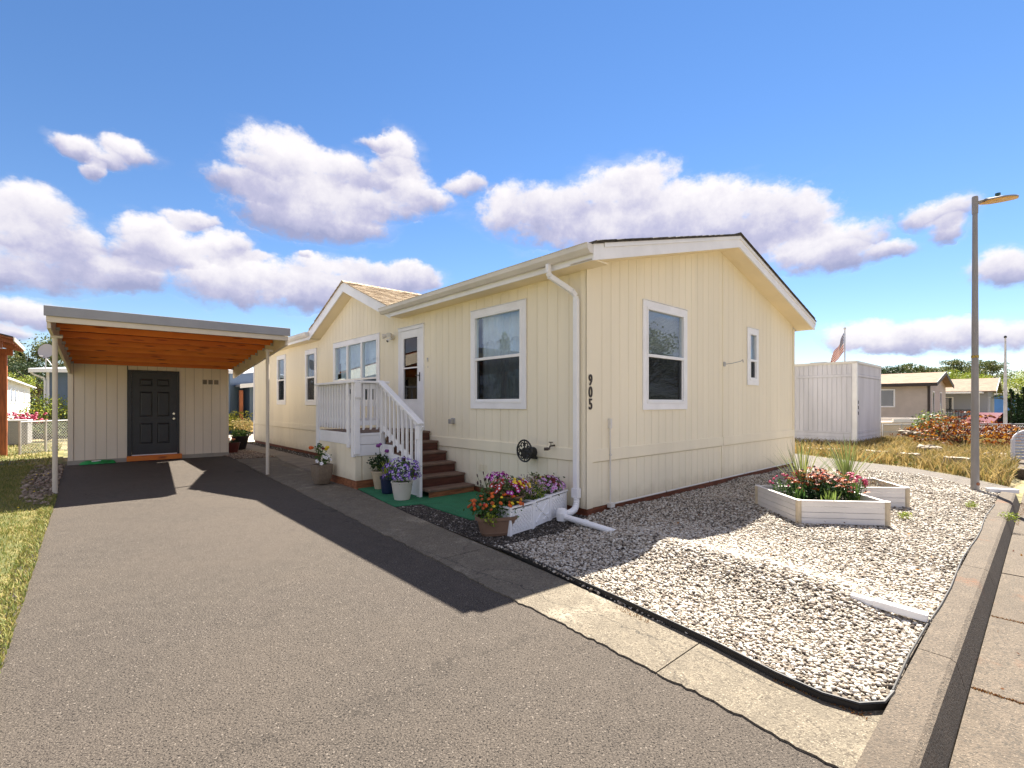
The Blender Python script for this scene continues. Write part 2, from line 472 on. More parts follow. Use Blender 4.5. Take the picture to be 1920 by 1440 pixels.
M_green = mat('green_bag', (0.01, 0.30, 0.06), 0.35, 0.2, 10, col2=(0.02, 0.20, 0.05))
M_pole = mat('pole_grey', (0.27, 0.255, 0.245), 0.5, 0.10, 3, stretch=(1, 1, 0.4), metal=0.1)
M_amber = mat('amber_lens', (0.75, 0.42, 0.10), 0.25, 0.12, 12)
M_silver = mat('silver_flagpole', (0.55, 0.55, 0.56), 0.35, 0.15, 4, metal=0.7)

# ------------------------------------------------------------------ geometry helpers
A_H = R(41.92)
HX, HY = 0.958, 6.17


def H(x, y, z=0.0):
    """house coordinates (x along the gable wall, y along the long wall) to the world"""
    return Vector((HX + x * math.cos(A_H) - y * math.sin(A_H), HY + x * math.sin(A_H) + y * math.cos(A_H), z))


def inv(X, Y):
    dx, dy = X - HX, Y - HY
    return dx * math.cos(A_H) + dy * math.sin(A_H), -dx * math.sin(A_H) + dy * math.cos(A_H)


def P(px, py, Y):
    """a point Y metres ahead, seen in the direction (px, py) of the 1920 px view"""
    return Vector(((px - 960) / 902.0 * Y, Y, EYE + (757 - py) / 902.0 * Y))


class MB:
    def __init__(s):
        s.v, s.f, s.m = [], [], []

    def add(s, verts, faces, mi=0):
        o = len(s.v)
        s.v += [tuple(v) for v in verts]
        s.f += [tuple(i + o for i in f) for f in faces]
        s.m += [mi] * len(faces)
        return s

    def hexa(s, p, mi=0):
        return s.add(p, [(0, 1, 2, 3), (4, 7, 6, 5), (0, 4, 5, 1), (1, 5, 6, 2), (2, 6, 7, 3), (3, 7, 4, 0)], mi)

    def box(s, x0, x1, y0, y1, z0, z1, mi=0):
        return s.hexa([(x0, y0, z0), (x1, y0, z0), (x1, y1, z0), (x0, y1, z0), (x0, y0, z1), (x1, y0, z1), (x1, y1, z1), (x0, y1, z1)], mi)

    def fbox(s, F, a0, a1, d0, d1, z0, z1, mi=0):
        return s.hexa([F(a0, d0, z0), F(a1, d0, z0), F(a1, d1, z0), F(a0, d1, z0), F(a0, d0, z1), F(a1, d0, z1), F(a1, d1, z1), F(a0, d1, z1)], mi)

    def fquad(s, F, a0, a1, d, z0, z1, mi=0):
        return s.add([F(a0, d, z0), F(a1, d, z0), F(a1, d, z1), F(a0, d, z1)], [(0, 1, 2, 3)], mi)

    def bar(s, a, b, w, h, up=(0, 0, 1), mi=0):
        a, b = Vector(a), Vector(b)
        d = (b - a).normalized()
        up = Vector(up)
        sx = d.cross(up)
        if sx.length < 1e-5:
            sx = d.cross(Vector((0, 1, 0)))
        sx.normalize()
        uz = sx.cross(d).normalized()
        p = []
        for c in (a, b):
            for i, j in ((-1, -1), (1, -1), (1, 1), (-1, 1)):
                p.append(c + sx * (w / 2 * i) + uz * (h / 2 * j))
        return s.hexa(p, mi)

    def tube(s, pts, r, n=8, mi=0, cap=True):
        pts = [Vector(p) for p in pts]
        rs = r if isinstance(r, (list, tuple)) else [r] * len(pts)
        rings = []
        ref = None
        for i, p in enumerate(pts):
            t = (pts[min(i + 1, len(pts) - 1)] - pts[max(i - 1, 0)]).normalized()
            if ref is None:
                ref = Vector((0, 0, 1)) if abs(t.z) < 0.9 else Vector((1, 0, 0))
            x = t.cross(ref).normalized()
            y = t.cross(x).normalized()
            ref = x.cross(t)
            rings.append([p + (x * math.cos(2 * math.pi * k / n) + y * math.sin(2 * math.pi * k / n)) * rs[i] for k in range(n)])
        v = [q for rg in rings for q in rg]
        f = []
        for i in range(len(rings) - 1):
            for k in range(n):
                k2 = (k + 1) % n
                f.append((i * n + k, i * n + k2, (i + 1) * n + k2, (i + 1) * n + k))
        if cap:
            f.append(tuple(range(n)))
            f.append(tuple((len(rings) - 1) * n + k for k in range(n)))
        return s.add(v, f, mi)

    def lathe(s, prof, n=20, c=(0, 0, 0), mi=0, square=0.0, sx=1.0, sy=1.0, rot=0.0):
        v, f = [], []
        for r_, z in prof:
            for k in range(n):
                a = 2 * math.pi * k / n
                ca, sa = math.cos(a), math.sin(a)
                if square > 0:
                    m_ = max(abs(ca), abs(sa))
                    q = (1 - square) + square / m_
                    ca, sa = ca * q, sa * q
                x, y = ca * r_ * sx, sa * r_ * sy
                v.append((c[0] + x * math.cos(rot) - y * math.sin(rot), c[1] + x * math.sin(rot) + y * math.cos(rot), c[2] + z))
        for i in range(len(prof) - 1):
            for k in range(n):
                k2 = (k + 1) % n
                f.append((i * n + k, i * n + k2, (i + 1) * n + k2, (i + 1) * n + k))
        f.append(tuple(range(n)))
        f.append(tuple((len(prof) - 1) * n + k for k in range(n)))
        return s.add(v, f, mi)

    def prism(s, poly, z0, z1, mi=0):
        n = len(poly)
        v = [(p[0], p[1], z0) for p in poly] + [(p[0], p[1], z1) for p in poly]
        f = [tuple(range(n)), tuple(range(n, 2 * n))] + [(i, (i + 1) % n, n + (i + 1) % n, n + i) for i in range(n)]
        return s.add(v, f, mi)

    def extr(s, prof, fn, t0, t1, mi=0):
        """profile polygon [(a,b)] swept between t0 and t1, fn(a,b,t) -> point"""
        n = len(prof)
        v = [fn(a, b, t0) for a, b in prof] + [fn(a, b, t1) for a, b in prof]
        f = [tuple(range(n)), tuple(range(n, 2 * n))] + [(i, (i + 1) % n, n + (i + 1) % n, n + i) for i in range(n)]
        return s.add(v, f, mi)

    def mesh(s, name, mats, smooth=False, recalc=True, bevel=0.0):
        me = bpy.data.meshes.new(name)
        me.from_pydata(s.v, [], s.f)
        for m_ in (mats if isinstance(mats, (list, tuple)) else [mats]):
            me.materials.append(m_)
        me.polygons.foreach_set('material_index', s.m)
        if recalc or bevel:
            b = bmesh.new()
            b.from_mesh(me)
            bmesh.ops.recalc_face_normals(b, faces=b.faces)
            if bevel:
                bmesh.ops.bevel(b, geom=list(b.edges), offset=bevel, segments=1, affect='EDGES', clamp_overlap=True)
            b.to_mesh(me)
            b.free()
        if smooth:
            me.polygons.foreach_set('use_smooth', [True] * len(me.polygons))
        return me

    def build(s, name, mats, parent=None, smooth=False, bevel=0.0, loc=None, kind=None, label=None):
        return link(name, s.mesh(name, mats, smooth, True, bevel), parent, loc, kind, label)


def link(name, data, parent=None, loc=None, kind=None, label=None, rot=None):
    o = bpy.data.objects.new(name, data)
    COL.objects.link(o)
    if parent is not None:
        o.parent = parent
    if loc is not None:
        o.location = loc
    if rot is not None:
        o.rotation_euler = rot
    if kind:
        o['kind'] = kind
    if label:
        o['label'] = label
    return o


def tag(o, label, cat, group=None):
    o['label'] = label
    o['category'] = cat
    if group:
        o['group'] = group
    return o


def thing(name, label, cat, loc=(0, 0, 0), rz=0.0, group=None):
    o = bpy.data.objects.new(name, None)
    o.empty_display_size = 0.2
    COL.objects.link(o)
    o.location = loc
    o.rotation_euler = (0, 0, rz)
    return tag(o, label, cat, group)


def sheet(name, poly, z, m, zf=None, world=False, kind='structure', label=None):
    """flat ground sheet from a polygon in house coordinates"""
    pts = [Vector((p[0], p[1], z)) if world else H(p[0], p[1], z) for p in poly]
    me = bpy.data.meshes.new(name)
    me.from_pydata([tuple(p) for p in pts], [], [tuple(range(len(pts)))])
    me.materials.append(m)
    o = link(name, me, None, None, kind, label)
    b = bmesh.new()
    b.from_mesh(me)
    for f in b.faces:
        f.normal_update()
        if f.normal.z < 0:
            f.normal_flip()
    b.to_mesh(me)
    b.free()
    return o


def inpoly(x, y, poly):
    poly = np.array(poly)
    inside = np.zeros(len(x), bool)
    j = len(poly) - 1
    for i in range(len(poly)):
        xi, yi = poly[i]
        xj, yj = poly[j]
        c = ((yi > y) != (yj > y)) & (x < (xj - xi) * (y - yi) / (yj - yi + 1e-12) + xi)
        inside ^= c
        j = i
    return inside


def scatter(poly, n):
    poly = np.array(poly)
    lo, hi = poly.min(0), poly.max(0)
    out = np.zeros((0, 2))
    while len(out) < n:
        p = rng.uniform(lo, hi, (n * 2, 2))
        out = np.vstack([out, p[inpoly(p[:, 0], p[:, 1], poly)]])
    return out[:n]


def toworld(p):
    c, s_ = math.cos(A_H), math.sin(A_H)
    return np.stack([HX + p[:, 0] * c - p[:, 1] * s_, HY + p[:, 0] * s_ + p[:, 1] * c], 1)


def npmesh(name, V, F, m, smooth=False):
    me = bpy.data.meshes.new(name)
    k = F.shape[1]
    me.vertices.add(len(V))
    me.vertices.foreach_set('co', V.astype(np.float32).ravel())
    me.loops.add(F.size)
    me.loops.foreach_set('vertex_index', F.astype(np.int32).ravel())
    me.polygons.add(len(F))
    me.polygons.foreach_set('loop_start', np.arange(0, F.size, k, dtype=np.int32))
    me.polygons.foreach_set('loop_total', np.full(len(F), k, np.int32))
    me.update(calc_edges=True)
    me.validate()
    me.materials.append(m)
    if smooth:
        me.polygons.foreach_set('use_smooth', [True] * len(F))
    return me


def rotmats(n):
    q = rng.normal(size=(n, 4))
    q /= np.linalg.norm(q, axis=1)[:, None]
    w, x, y, z = q.T
    return np.stack([np.stack([1 - 2 * (y * y + z * z), 2 * (x * y - z * w), 2 * (x * z + y * w)], 1),
                     np.stack([2 * (x * y + z * w), 1 - 2 * (x * x + z * z), 2 * (y * z - x * w)], 1),
                     np.stack([2 * (x * z - y * w), 2 * (y * z + x * w), 1 - 2 * (x * x + y * y)], 1)], 1)


_t = (1 + 5 ** 0.5) / 2
ICO_V = np.array([(-1, _t, 0), (1, _t, 0), (-1, -_t, 0), (1, -_t, 0), (0, -1, _t), (0, 1, _t), (0, -1, -_t), (0, 1, -_t), (_t, 0, -1), (_t, 0, 1), (-_t, 0, -1), (-_t, 0, 1)]) / 1.902
ICO_F = np.array([(0, 11, 5), (0, 5, 1), (0, 1, 7), (0, 7, 10), (0, 10, 11), (1, 5, 9), (5, 11, 4), (11, 10, 2), (10, 7, 6), (7, 1, 8), (3, 9, 4), (3, 4, 2), (3, 2, 6), (3, 6, 8), (3, 8, 9), (4, 9, 5), (2, 4, 11), (6, 2, 10), (8, 6, 7), (9, 8, 1)])


def stones(name, pts, z, size, m, flat=0.65):
    """loose angular stones; pts world xy, z surface height, size half-extents"""
    n = len(pts)
    V = np.repeat(ICO_V[None], n, 0) * (1 + rng.uniform(-0.34, 0.22, (n, 12, 1)))
    V *= rng.uniform(0.55, 1.15, (n, 1, 3))
    V = np.einsum('nij,nkj->nki', rotmats(n), V)
    V[:, :, 2] *= flat
    V *= size[:, None, None]
    V[:, :, 0] += pts[:, 0:1]
    V[:, :, 1] += pts[:, 1:2]
    V[:, :, 2] += (z + size * flat * rng.uniform(0.1, 0.9, n))[:, None]
    F = (ICO_F[None] + (np.arange(n) * 12)[:, None, None]).reshape(-1, 3)
    return npmesh(name, V.reshape(-1, 3), F, m)


def blades(name, pts, z, h, w, lean, m):
    n = len(pts)
    a = rng.uniform(0, 2 * np.pi, n)
    b = rng.uniform(0, 2 * np.pi, n)
    L = lean * rng.uniform(0.1, 1, n) * h
    dx, dy = np.cos(a) * w / 2, np.sin(a) * w / 2
    V = np.zeros((n, 5, 3))
    for k, (sg, t) in enumerate(((-1, 0), (1, 0), (1, 0.55), (-1, 0.55), (0, 1))):
        sc = 1.0 if t == 0 else 0.8
        V[:, k, 0] = pts[:, 0] + sg * dx * sc + np.cos(b) * L * t * t
        V[:, k, 1] = pts[:, 1] + sg * dy * sc + np.sin(b) * L * t * t
        V[:, k, 2] = z + h * t * (1 - 0.25 * lean * t)
    base = (np.arange(n) * 5)[:, None]
    F = np.concatenate([base + np.array([0, 1, 2]), base + np.array([0, 2, 3]), base + np.array([3, 2, 4])], 0)
    return npmesh(name, V.reshape(-1, 3), F, m)


def leafcloud(cen, size, up=0.3, aspect=0.6):
    """returns verts, faces of leaf quads around the centres"""
    n = len(cen)
    M = rotmats(n)
    a = M[:, :, 0]
    b = M[:, :, 1]
    b[:, 2] += up
    b /= np.linalg.norm(b, axis=1)[:, None]
    s_ = size[:, None] if np.ndim(size) else size
    V = np.stack([cen - a * s_ * aspect * 0.5 , cen + b * s_ * 0.5, cen + a * s_ * aspect * 0.5 , cen - b * s_ * 0.5], 1)
    F = (np.arange(n) * 4)[:, None] + np.array([0, 1, 2, 3])
    return V.reshape(-1, 3), F


def blob(n, c, r, shell=0.55):
    d = rng.normal(size=(n, 3))
    d /= np.linalg.norm(d, axis=1)[:, None]
    rr = (shell + (1 - shell) * rng.uniform(0, 1, n) ** 0.6) * (1 + 0.12 * rng.normal(size=n))
    return np.array(c) + d * rr[:, None] * np.array(r)


def foliage(name, cen, size, m, parent, up=0.3, aspect=0.6, kind='stuff'):
    V, F = leafcloud(cen, size, up, aspect)
    return link(name, npmesh(name, V, F, m), parent, None, kind)


# ------------------------------------------------------------------ ground and paving
def gz(X, Y):
    x, y = inv(X, Y)
    z = -0.03
    if X > 9:
        t = min(1, max(0, (Y - 17.5) / 6.5))
        z -= 0.45 * t * t * (3 - 2 * t) * min(1, (X - 9) / 3)
    if y < -3.55:
        z = -0.22
    return z


def terrain():
    xs = sorted(set([-900, -400, -200, -100] + list(range(-60, 62, 2)) + [100, 200, 400, 900]))
    ys = [-900, -400, -200, -100, -50, -30, -20, -14, -10, -8, -6, -4.5, -3.62, -3.56] + [-3.0 + 1.5 * i for i in range(0, 60)] + [120, 200, 400, 900, 2600]
    v, f = [], []
    for y in ys:
        for x in xs:
            p = H(x, y)
            v.append((p.x, p.y, gz(p.x, p.y)))
    nx = len(xs)
    for j in range(len(ys) - 1):
        for i in range(nx - 1):
            f.append((j * nx + i, j * nx + i + 1, (j + 1) * nx + i + 1, (j + 1) * nx + i))
    m = MB().add(v, f)
    m.build('ground', M_ground, None, kind='structure')


terrain()

# driveway
sheet('driveway', [(-5.30, -3.452), (-2.2, -3.452), (-2.35, -1.5), (-2.2, 3.0), (-2.0, 8.0), (-1.75, 10.2), (-1.9, 11.9), (-5.1, 11.8), (-5.22, 6.0)], 0.0, M_asph)


def ragged(x0, y0, x1, y1, n, amp):
    out = []
    for i in range(n + 1):
        t = i / n
        k = amp * (rnd.uniform(-1, 1) + 0.6 * math.sin(t * 23)) if 0 < i < n else 0
        out.append((x0 + (x1 - x0) * t + k, y0 + (y1 - y0) * t))
    return out


def concrete_strip():
    t = bpy.data.objects.new('concrete_strip', None)
    COL.objects.link(t)
    t['kind'] = 'structure'
    t.location = H(0, 0)
    t.rotation_euler = (0, 0, A_H)

    def xl(y):
        return np.interp(y, [-3.5, -2.96, -1.31, 0, 5, 10.1], [-2.62, -2.55, -2.46, -2.38, -2.12, -1.84])

    def xr(y):
        return np.interp(y, [-3.46, -3.33, -2.65, -0.31, 1.64, 2.1, 3.95, 5, 10.1], [-1.93, -2.12, -2.03, -1.79, -1.64, -1.58, -1.36, -1.27, -0.9])
    js = [-3.46, -2.55, -0.2, 1.98, 3.13, 5.6, 8.0, 10.1]
    for a, b in zip(js[:-1], js[1:]):
        g = 0.004
        n = max(4, int((b - a) / 0.035))
        L = [(xl(a + g + (b - a - 2 * g) * i / n) + rnd.uniform(-1, 1) * 0.010 + 0.006 * math.sin(i * 0.13 + a * 3) + 0.004 * math.sin(i * 0.71), a + g + (b - a - 2 * g) * i / n) for i in range(n + 1)]
        Rr = [(xr(a + g + (b - a - 2 * g) * i / 8) + rnd.uniform(-1, 1) * 0.006, a + g + (b - a - 2 * g) * i / 8) for i in range(9)]
        top = 0.009 + rnd.uniform(-0.001, 0.002)
        m = MB()
        m.prism(L + Rr[::-1], -0.02, top)
        m.build('slab', M_conc, t, bevel=0.0)


concrete_strip()
sheet('walk_path', [(-1.40, 4.3), (-0.32, 4.3), (-0.32, 22), (-3.4, 22), (-2.4, 13.3), (-1.6, 13.3), (-0.92, 12.3), (-0.88, 9.95), (-1.05, 9.0), (-1.28, 5.2)], 0.018, M_walk)
for y0_ in (5.9, 7.5, 9.1, 10.7, 12.3):
    pass
sheet('side_bed', [(-0.34, 4.3), (0.0, 4.3), (0.0, 15.8), (-0.34, 15.8)], 0.012, M_soil)
sheet('rock_bed', [(-1.84, 10.12), (-0.90, 9.95), (-0.92, 12.3), (-1.6, 13.3), (-2.6, 12.9), (-1.88, 11.9)], 0.010, M_soil)
sheet('back_paving', [(-5.0, 16.5), (1.5, 16.5), (1.5, 23), (-5.0, 23)], -0.01, mat('pale_concrete', (0.50, 0.45, 0.37), 0.9, 0.08, 2))
sheet('planting_bed', [(-1.76, -0.36), (0.0, -0.06), (0.0, 4.0), (-1.40, 4.0), (-1.64, 1.64)], 0.006, M_soil)
DARKG = [(-1.75, -0.34), (-1.18, -0.40), (-0.84, -0.32), (-0.40, -0.18), (-0.02, -0.02), (-0.02, 0.75), (-1.27, 0.80), (-1.22, 2.02), (-1.57, 2.10), (-1.63, 1.6)]
p_ = scatter(DARKG, 9500)
w_ = toworld(p_)
link('dark_gravel', stones('dark_gravel', w_, np.full(len(w_), 0.008), rng.uniform(0.006, 0.015, len(w_)), M_dstone), kind='stuff')
p_ = scatter([(-0.33, 5.5), (-0.02, 5.5), (-0.02, 15.7), (-0.33, 15.7)], 3500)
w_ = toworld(p_)
link('wall_foot_gravel', stones('wall_foot_gravel', w_, np.full(len(w_), 0.012), rng.uniform(0.012, 0.026, len(w_)), M_dstone), kind='stuff')
p_ = scatter([(-1.82, 10.15), (-0.92, 10.0), (-0.94, 12.3), (-1.6, 13.2), (-2.5, 12.8), (-1.9, 11.9)], 5000)
w_ = toworld(p_)
link('brown_pebbles', stones('brown_pebbles', w_, np.full(len(w_), 0.012), rng.uniform(0.014, 0.03, len(w_)), M_bstone), kind='stuff')

# green outdoor carpet
m = MB()
m.prism([(-1.33, 3.95), (-1.57, 2.12), (-1.20, 2.05), (-1.24, 0.82), (-1.05, 0.62), (-0.02, 0.50), (-0.02, 3.95)], 0.008, 0.020)
o = m.build('outdoor_carpet', M_carpet, None)
o.location = H(0, 0)
o.rotation_euler = (0, 0, A_H)
tag(o, 'green artificial turf mat laid round the foot of the porch steps', 'carpet')

# white landscape gravel, with a low berm over the drain pipe
GRAV = [(-1.76, -0.32), (-1.95, -2.2), (-2.10, -3.10), (-2.06, -3.36), (-1.92, -3.44), (6.15, -3.44), (6.75, -3.12), (7.55, -2.3), (7.82, -1.6), (7.50, -0.70), (6.9, -0.12), (7.5, -0.03), (0.02, -0.03), (-0.40, -0.17), (-0.84, -0.31)]


def gh(x, y):
    h = 0.022 + 0.012 * np.sin(x * 1.7 + y * 2.3) + 0.010 * np.sin(x * 3.1 - y * 1.3)
    t = np.clip((-y - 0.62) / 0.35, 0, 1) * np.clip((y + 3.25) / 0.3, 0, 1)
    h = h + 0.095 * np.exp(-((x + 0.47 + 0.125 * np.clip(-y - 0.7, 0, 3) + 0.05 * np.sin(y * 3)) / 0.30) ** 2) * t
    return h


def gravel_base():
    n = 90
    xs = np.linspace(-2.2, 7.9, 340)
    ys = np.linspace(-3.5, 0.0, 120)
    v, f = [], []
    for y in ys:
        for x in xs:
            p = H(x, y)
            v.append((p.x, p.y, float(gh(x, y)) - 0.006))
    for j in range(len(ys) - 1):
        for i in range(len(xs) - 1):
            cxm, cym = (xs[i] + xs[i + 1]) / 2, (ys[j] + ys[j + 1]) / 2
            if inpoly(np.array([cxm]), np.array([cym]), GRAV)[0]:
                f.append((j * 340 + i, j * 340 + i + 1, (j + 1) * 340 + i + 1, (j + 1) * 340 + i))
    m = MB().add(v, f)
    m.build('gravel_bed', M_bed, None, kind='structure')


gravel_base()
near = [p for p in GRAV]
p_ = np.vstack([scatter(GRAV, 84000), scatter([(-1.8, -0.6), (-2.10, -3.15), (-2.0, -3.42), (0.6, -3.42), (0.6, -0.6)], 16000)])
w_ = toworld(p_)
dist = np.hypot(w_[:, 0], w_[:, 1])
keep = rng.uniform(0, 1, len(p_)) < np.clip(1.35 - dist / 14.0, 0.55, 1)
p_, w_, dist = p_[keep], w_[keep], dist[keep]
berm = np.exp(-((p_[:, 0] + 0.5) / 0.35) ** 2)
size = (0.0065 + 0.0115 * rng.uniform(0, 1, len(p_)) ** 1.3) * (1 + 0.03 * np.clip(dist - 4, 0, 8)) * (1 + 0.25 * berm)
link('white_gravel', stones('white_gravel', w_, gh(p_[:, 0], p_[:, 1]) - 0.004, size, M_stone), kind='stuff')

# kerb in segments, street slabs
kt = bpy.data.objects.new('kerb', None)
COL.objects.link(kt)
kt['kind'] = 'structure'
kt.location = H(0, 0)
kt.rotation_euler = (0, 0, A_H)
ks = [-12, -9, -6, -4.3, -2.9, -1.25, 0.9, 3.6, 6.15]
for i in range(len(ks) - 1):
    drop = 0.0
    m = MB()
    zk = 0.0 if i > 3 else -0.028
    m.extr([(-3.452, -0.2), (-3.452, 0.045 + zk), (-3.59, 0.040 + zk), (-3.615, 0.025 + zk), (-3.66, -0.135), (-3.66, -0.2)], lambda a, b, t: (t, a, b), ks[i] + 0.004, ks[i + 1] - 0.004)
    m.build('kerb_stone', M_kerb, kt)
m = MB()
m.extr([(-3.452, -0.2), (-3.452, 0.02), (-3.60, 0.01), (-3.66, -0.12), (-3.66, -0.2)], lambda a, b, t: (t, a, b), 10.6, 60)
m.build('kerb_stone', M_kerb, kt)
st = bpy.data.objects.new('street', None)
COL.objects.link(st)
st['kind'] = 'structure'
st.location = H(0, 0)
st.rotation_euler = (0, 0, A_H)
xs_ = [-14, -11, -8, -5.5, -4, -2.6, -1.15, 0.2, 1.55, 3.0, 4.6, 6.2, 8, 10, 12.5, 16, 20, 26, 34, 60]
for a, b in zip(xs_[:-1], xs_[1:]):
    m = MB()
    m.prism([(a + 0.005, -3.665), (b - 0.005, -3.665), (b - 0.005, -5.6), (a + 0.005, -5.6)], -0.19, -0.125 + rnd.uniform(-0.003, 0.003))
    m.build('street_slab', M_kerb, st)
sheet('roadway', [(-60, -5.59), (60, -5.59), (60, -12), (-60, -12)], -0.14, M_asph2)

# neighbour lane
sheet('neighbour_lane', [(6.18, -3.60), (7.05, -3.60), (8.25, -2.80), (9.22, -1.80), (9.7, -0.6), (10.5, 0.8), (12.5, 6), (14, 14), (10.5, 14), (8.4, 5), (7.55, 0.1), (6.95, -0.10), (7.55, -0.70), (7.85, -1.6), (7.6, -2.35), (6.8, -3.14)], 0.0, M_asph2)

# black plastic edging round the gravel
m = MB()
ep = [(-1.72, -0.30), (-1.80, -0.8), (-1.93, -1.9), (-2.04, -2.6), (-2.13, -3.0), (-2.155, -3.22), (-2.12, -3.36), (-2.02, -3.435), (-1.88, -3.447)]
for i in range(len(ep) - 1):
    a, b = H(*ep[i], 0.018), H(*ep[i + 1], 0.018)
    m.bar(a, b, 0.006, 0.054)
m.tube([H(p[0] - 0.003, p[1] - 0.002, 0.047) for p in ep], 0.008, 6)
kk = [(-1.88 + i * 0.5, -3.446 + 0.012 * math.sin(i * 1.3)) for i in range(14)]
m.tube([H(*p, 0.050) for p in kk], 0.006, 5)
o = m.build('garden_edging', M_edge)
tag(o, 'thin black plastic edging strip between white gravel and the concrete', 'edging')

# ------------------------------------------------------------------ the cream house
house = thing('manufactured_house', 'cream single-storey house with white trimmed windows, porch gable and number 905', 'house', H(0, 0), A_H)


def FL(a, d, z):
    return (-d, a, z)


def FG(a, d, z):
    return (a, -d, z)


def boards(parent, F, a0, a1, z0, topf, kinks, holes, width, gap, m_, d0, d1, name, mats=None):
    a = a0
    me_cache = []
    while a < a1 - 0.01:
        b = min(a + width, a1)
        lo, hi = a + gap / 2, b - gap / 2
        cuts = sorted(set([lo, hi] + [k for k in kinks if lo < k < hi] + [h for hole in holes for h in hole[:2] if lo < h < hi]))
        runs = {}
        for p, q in zip(cuts[:-1], cuts[1:]):
            mid = (p + q) / 2
            zz = [z0]
            for h in sorted([h for h in holes if h[0] < mid < h[1]], key=lambda h: h[2]):
                zz += [h[2], h[3]]
            zz.append(None)
            for i in range(0, len(zz), 2):
                zb, zt = zz[i], zz[i + 1]
                tp, tq = (topf(p), topf(q)) if zt is None else (zt, zt)
                if min(tp, tq) - zb < 0.005:
                    continue
                key = 'low' if zb == z0 and zt is not None else ('high' if zt is None and zb > z0 else 'all')
                if key == 'all':
                    both = any(h[0] < hi and h[1] > lo for h in holes)
                    key = 'all'
                runs.setdefault(key, []).append((p, q, zb, tp, tq))
        groups_ = [runs.get('all', []) + runs.get('low', []) + runs.get('high', [])] if 'all' in runs else [runs[k_] for k_ in runs]
        for g_ in groups_:
            mb = MB()
            for p, q, zb, tp, tq in g_:
                mb.hexa([F(p, d0, zb), F(q, d0, zb), F(q, d1, zb), F(p, d1, zb), F(p, d0, tp), F(q, d0, tq), F(q, d1, tq), F(p, d1, tp)])
            mb.build(name, m_, parent)
        a = b


LW = [(1.11, 2.44, 1.37, 2.97, 1), (5.71, 8.26, 1.39, 2.98, 3), (9.44, 10.32, 1.41, 2.97, 1), (12.09, 13.00, 1.42, 3.00, 1)]
GW = [(1.26, 2.54, 1.36, 2.97, 1), (4.91, 5.44, 1.82, 2.95, 1)]
DOOR = (3.90, 4.86, 0.95, 2.96)
ins = 0.05
LH = [(a + ins, b - ins, c + ins, d - ins) for a, b, c, d, _ in LW] + [(DOOR[0] + ins, DOOR[1] - ins, DOOR[2] - 0.0, DOOR[3] - ins)]
GH = [(a + ins, b - ins, c + ins, d - ins) for a, b, c, d, _ in GW]
LEN, WID = 15.8, 7.51


def topL(y):
    return max(3.20, 4.10 - 0.405 * abs(y - 6.98)) if abs(y - 6.98) < 2.25 else 3.20


kL = [6.98, 6.98 - 2.222, 6.98 + 2.222]


def topG(x):
    return 4.20 - 0.254 * abs(x - 3.755)


boards(house, FL, 0.10, LEN - 0.08, 0.86, topL, kL, LH, 0.2005, 0.0065, M_cream, -0.013, 0.0, 'siding_board')
boards(house, FL, 0.10, LEN - 0.08, 0.10, lambda y: 0.69, [], [], 0.2005, 0.0065, M_cream, -0.013, 0.0, 'siding_board')
boards(house, FG, 0.115, WID - 0.06, 0.85, topG, [3.755], GH, 0.2, 0.0065, M_cream, -0.013, 0.0, 'siding_board')
boards(house, FG, 0.115, WID - 0.06, 0.10, lambda y: 0.68, [], [], 0.2, 0.0065, M_cream, -0.013, 0.0, 'siding_board')
boards(house, FL, 0.02, LEN, 0.10, lambda y: topL(y) - 0.01, kL, LH, 99, 0, M_creamdk, -0.10, -0.010, 'wall')
boards(house, FG, 0.02, WID, 0.10, lambda y: topG(y) - 0.01, [3.755], GH, 99, 0, M_creamdk, -0.10, -0.010, 'wall')
m = MB().box(WID - 0.08, WID, 0.1, LEN, 0.1, 3.2)
m.box(0.1, WID - 0.1, LEN - 0.08, LEN, 0.1, 3.2)
m.build('wall', M_cream, house)
m = MB().box(0.11, WID - 0.1, 0.11, LEN - 0.1, 0.80, 0.88)
m.build('floor', M_interior, house)
m = MB().box(0.5, 0.56, 0.12, LEN - 0.1, 0.88, 3.3).box(0.56, WID - 0.1, 0.9, 0.96, 0.88, 3.3)
m.build('partition', M_interior, house)
# bands, corner trims, sill
MB().fbox(FL, 0.09, LEN - 0.02, -0.012, 0.018, 0.70, 0.86).build('belt_board', M_cream, house, bevel=0.003)
MB().fbox(FG, 0.10, 3.80, -0.012, 0.018, 0.69, 0.85).build('belt_board', M_cream, house, bevel=0.003)
MB().fbox(FG, 3.86, WID - 0.02, -0.012, 0.018, 0.69, 0.85).build('belt_board', M_cream, house, bevel=0.003)
MB().fbox(FG, 3.802, 3.858, -0.012, 0.012, 0.10, 0.845).build('seam_batten', M_cream, house)
MB().fbox(FG, 3.84, 3.866, -0.012, 0.010, 0.851, 4.17).build('seam_batten', M_cream, house)
m = MB().fbox(FG, -0.02, 0.10, -0.012, 0.020, 0.10, 3.19)
m.fbox(FL, -0.018, 0.088, -0.012, 0.020, 0.10, 3.19)
m.build('corner_trim', M_cream, house)
MB().fbox(FG, WID - 0.06, WID + 0.02, -0.012, 0.02, 0.10, 3.18).build('corner_trim', M_cream, house)
m = MB().fbox(FL, LEN - 0.08, LEN + 0.03, -0.012, 0.03, 0.10, 3.2)
m.build('corner_trim', M_white, house)
m = MB().fbox(FL, 0.0, LEN, -0.1, -0.012, -0.02, 0.10)
m.fbox(FG, 0.0, WID, -0.1, -0.012, -0.02, 0.10)
m.build('sill', M_sill, house)
for i in range(5):   # short lengths of white conduit over the sill on the gable side
    a = 0.50 + i * 1.42
    MB().tube([(a, -0.012, 0.095 + 0.0), (min(a + 1.38, WID), -0.012, 0.095)], 0.012, 6).build('conduit', M_gutter, house)

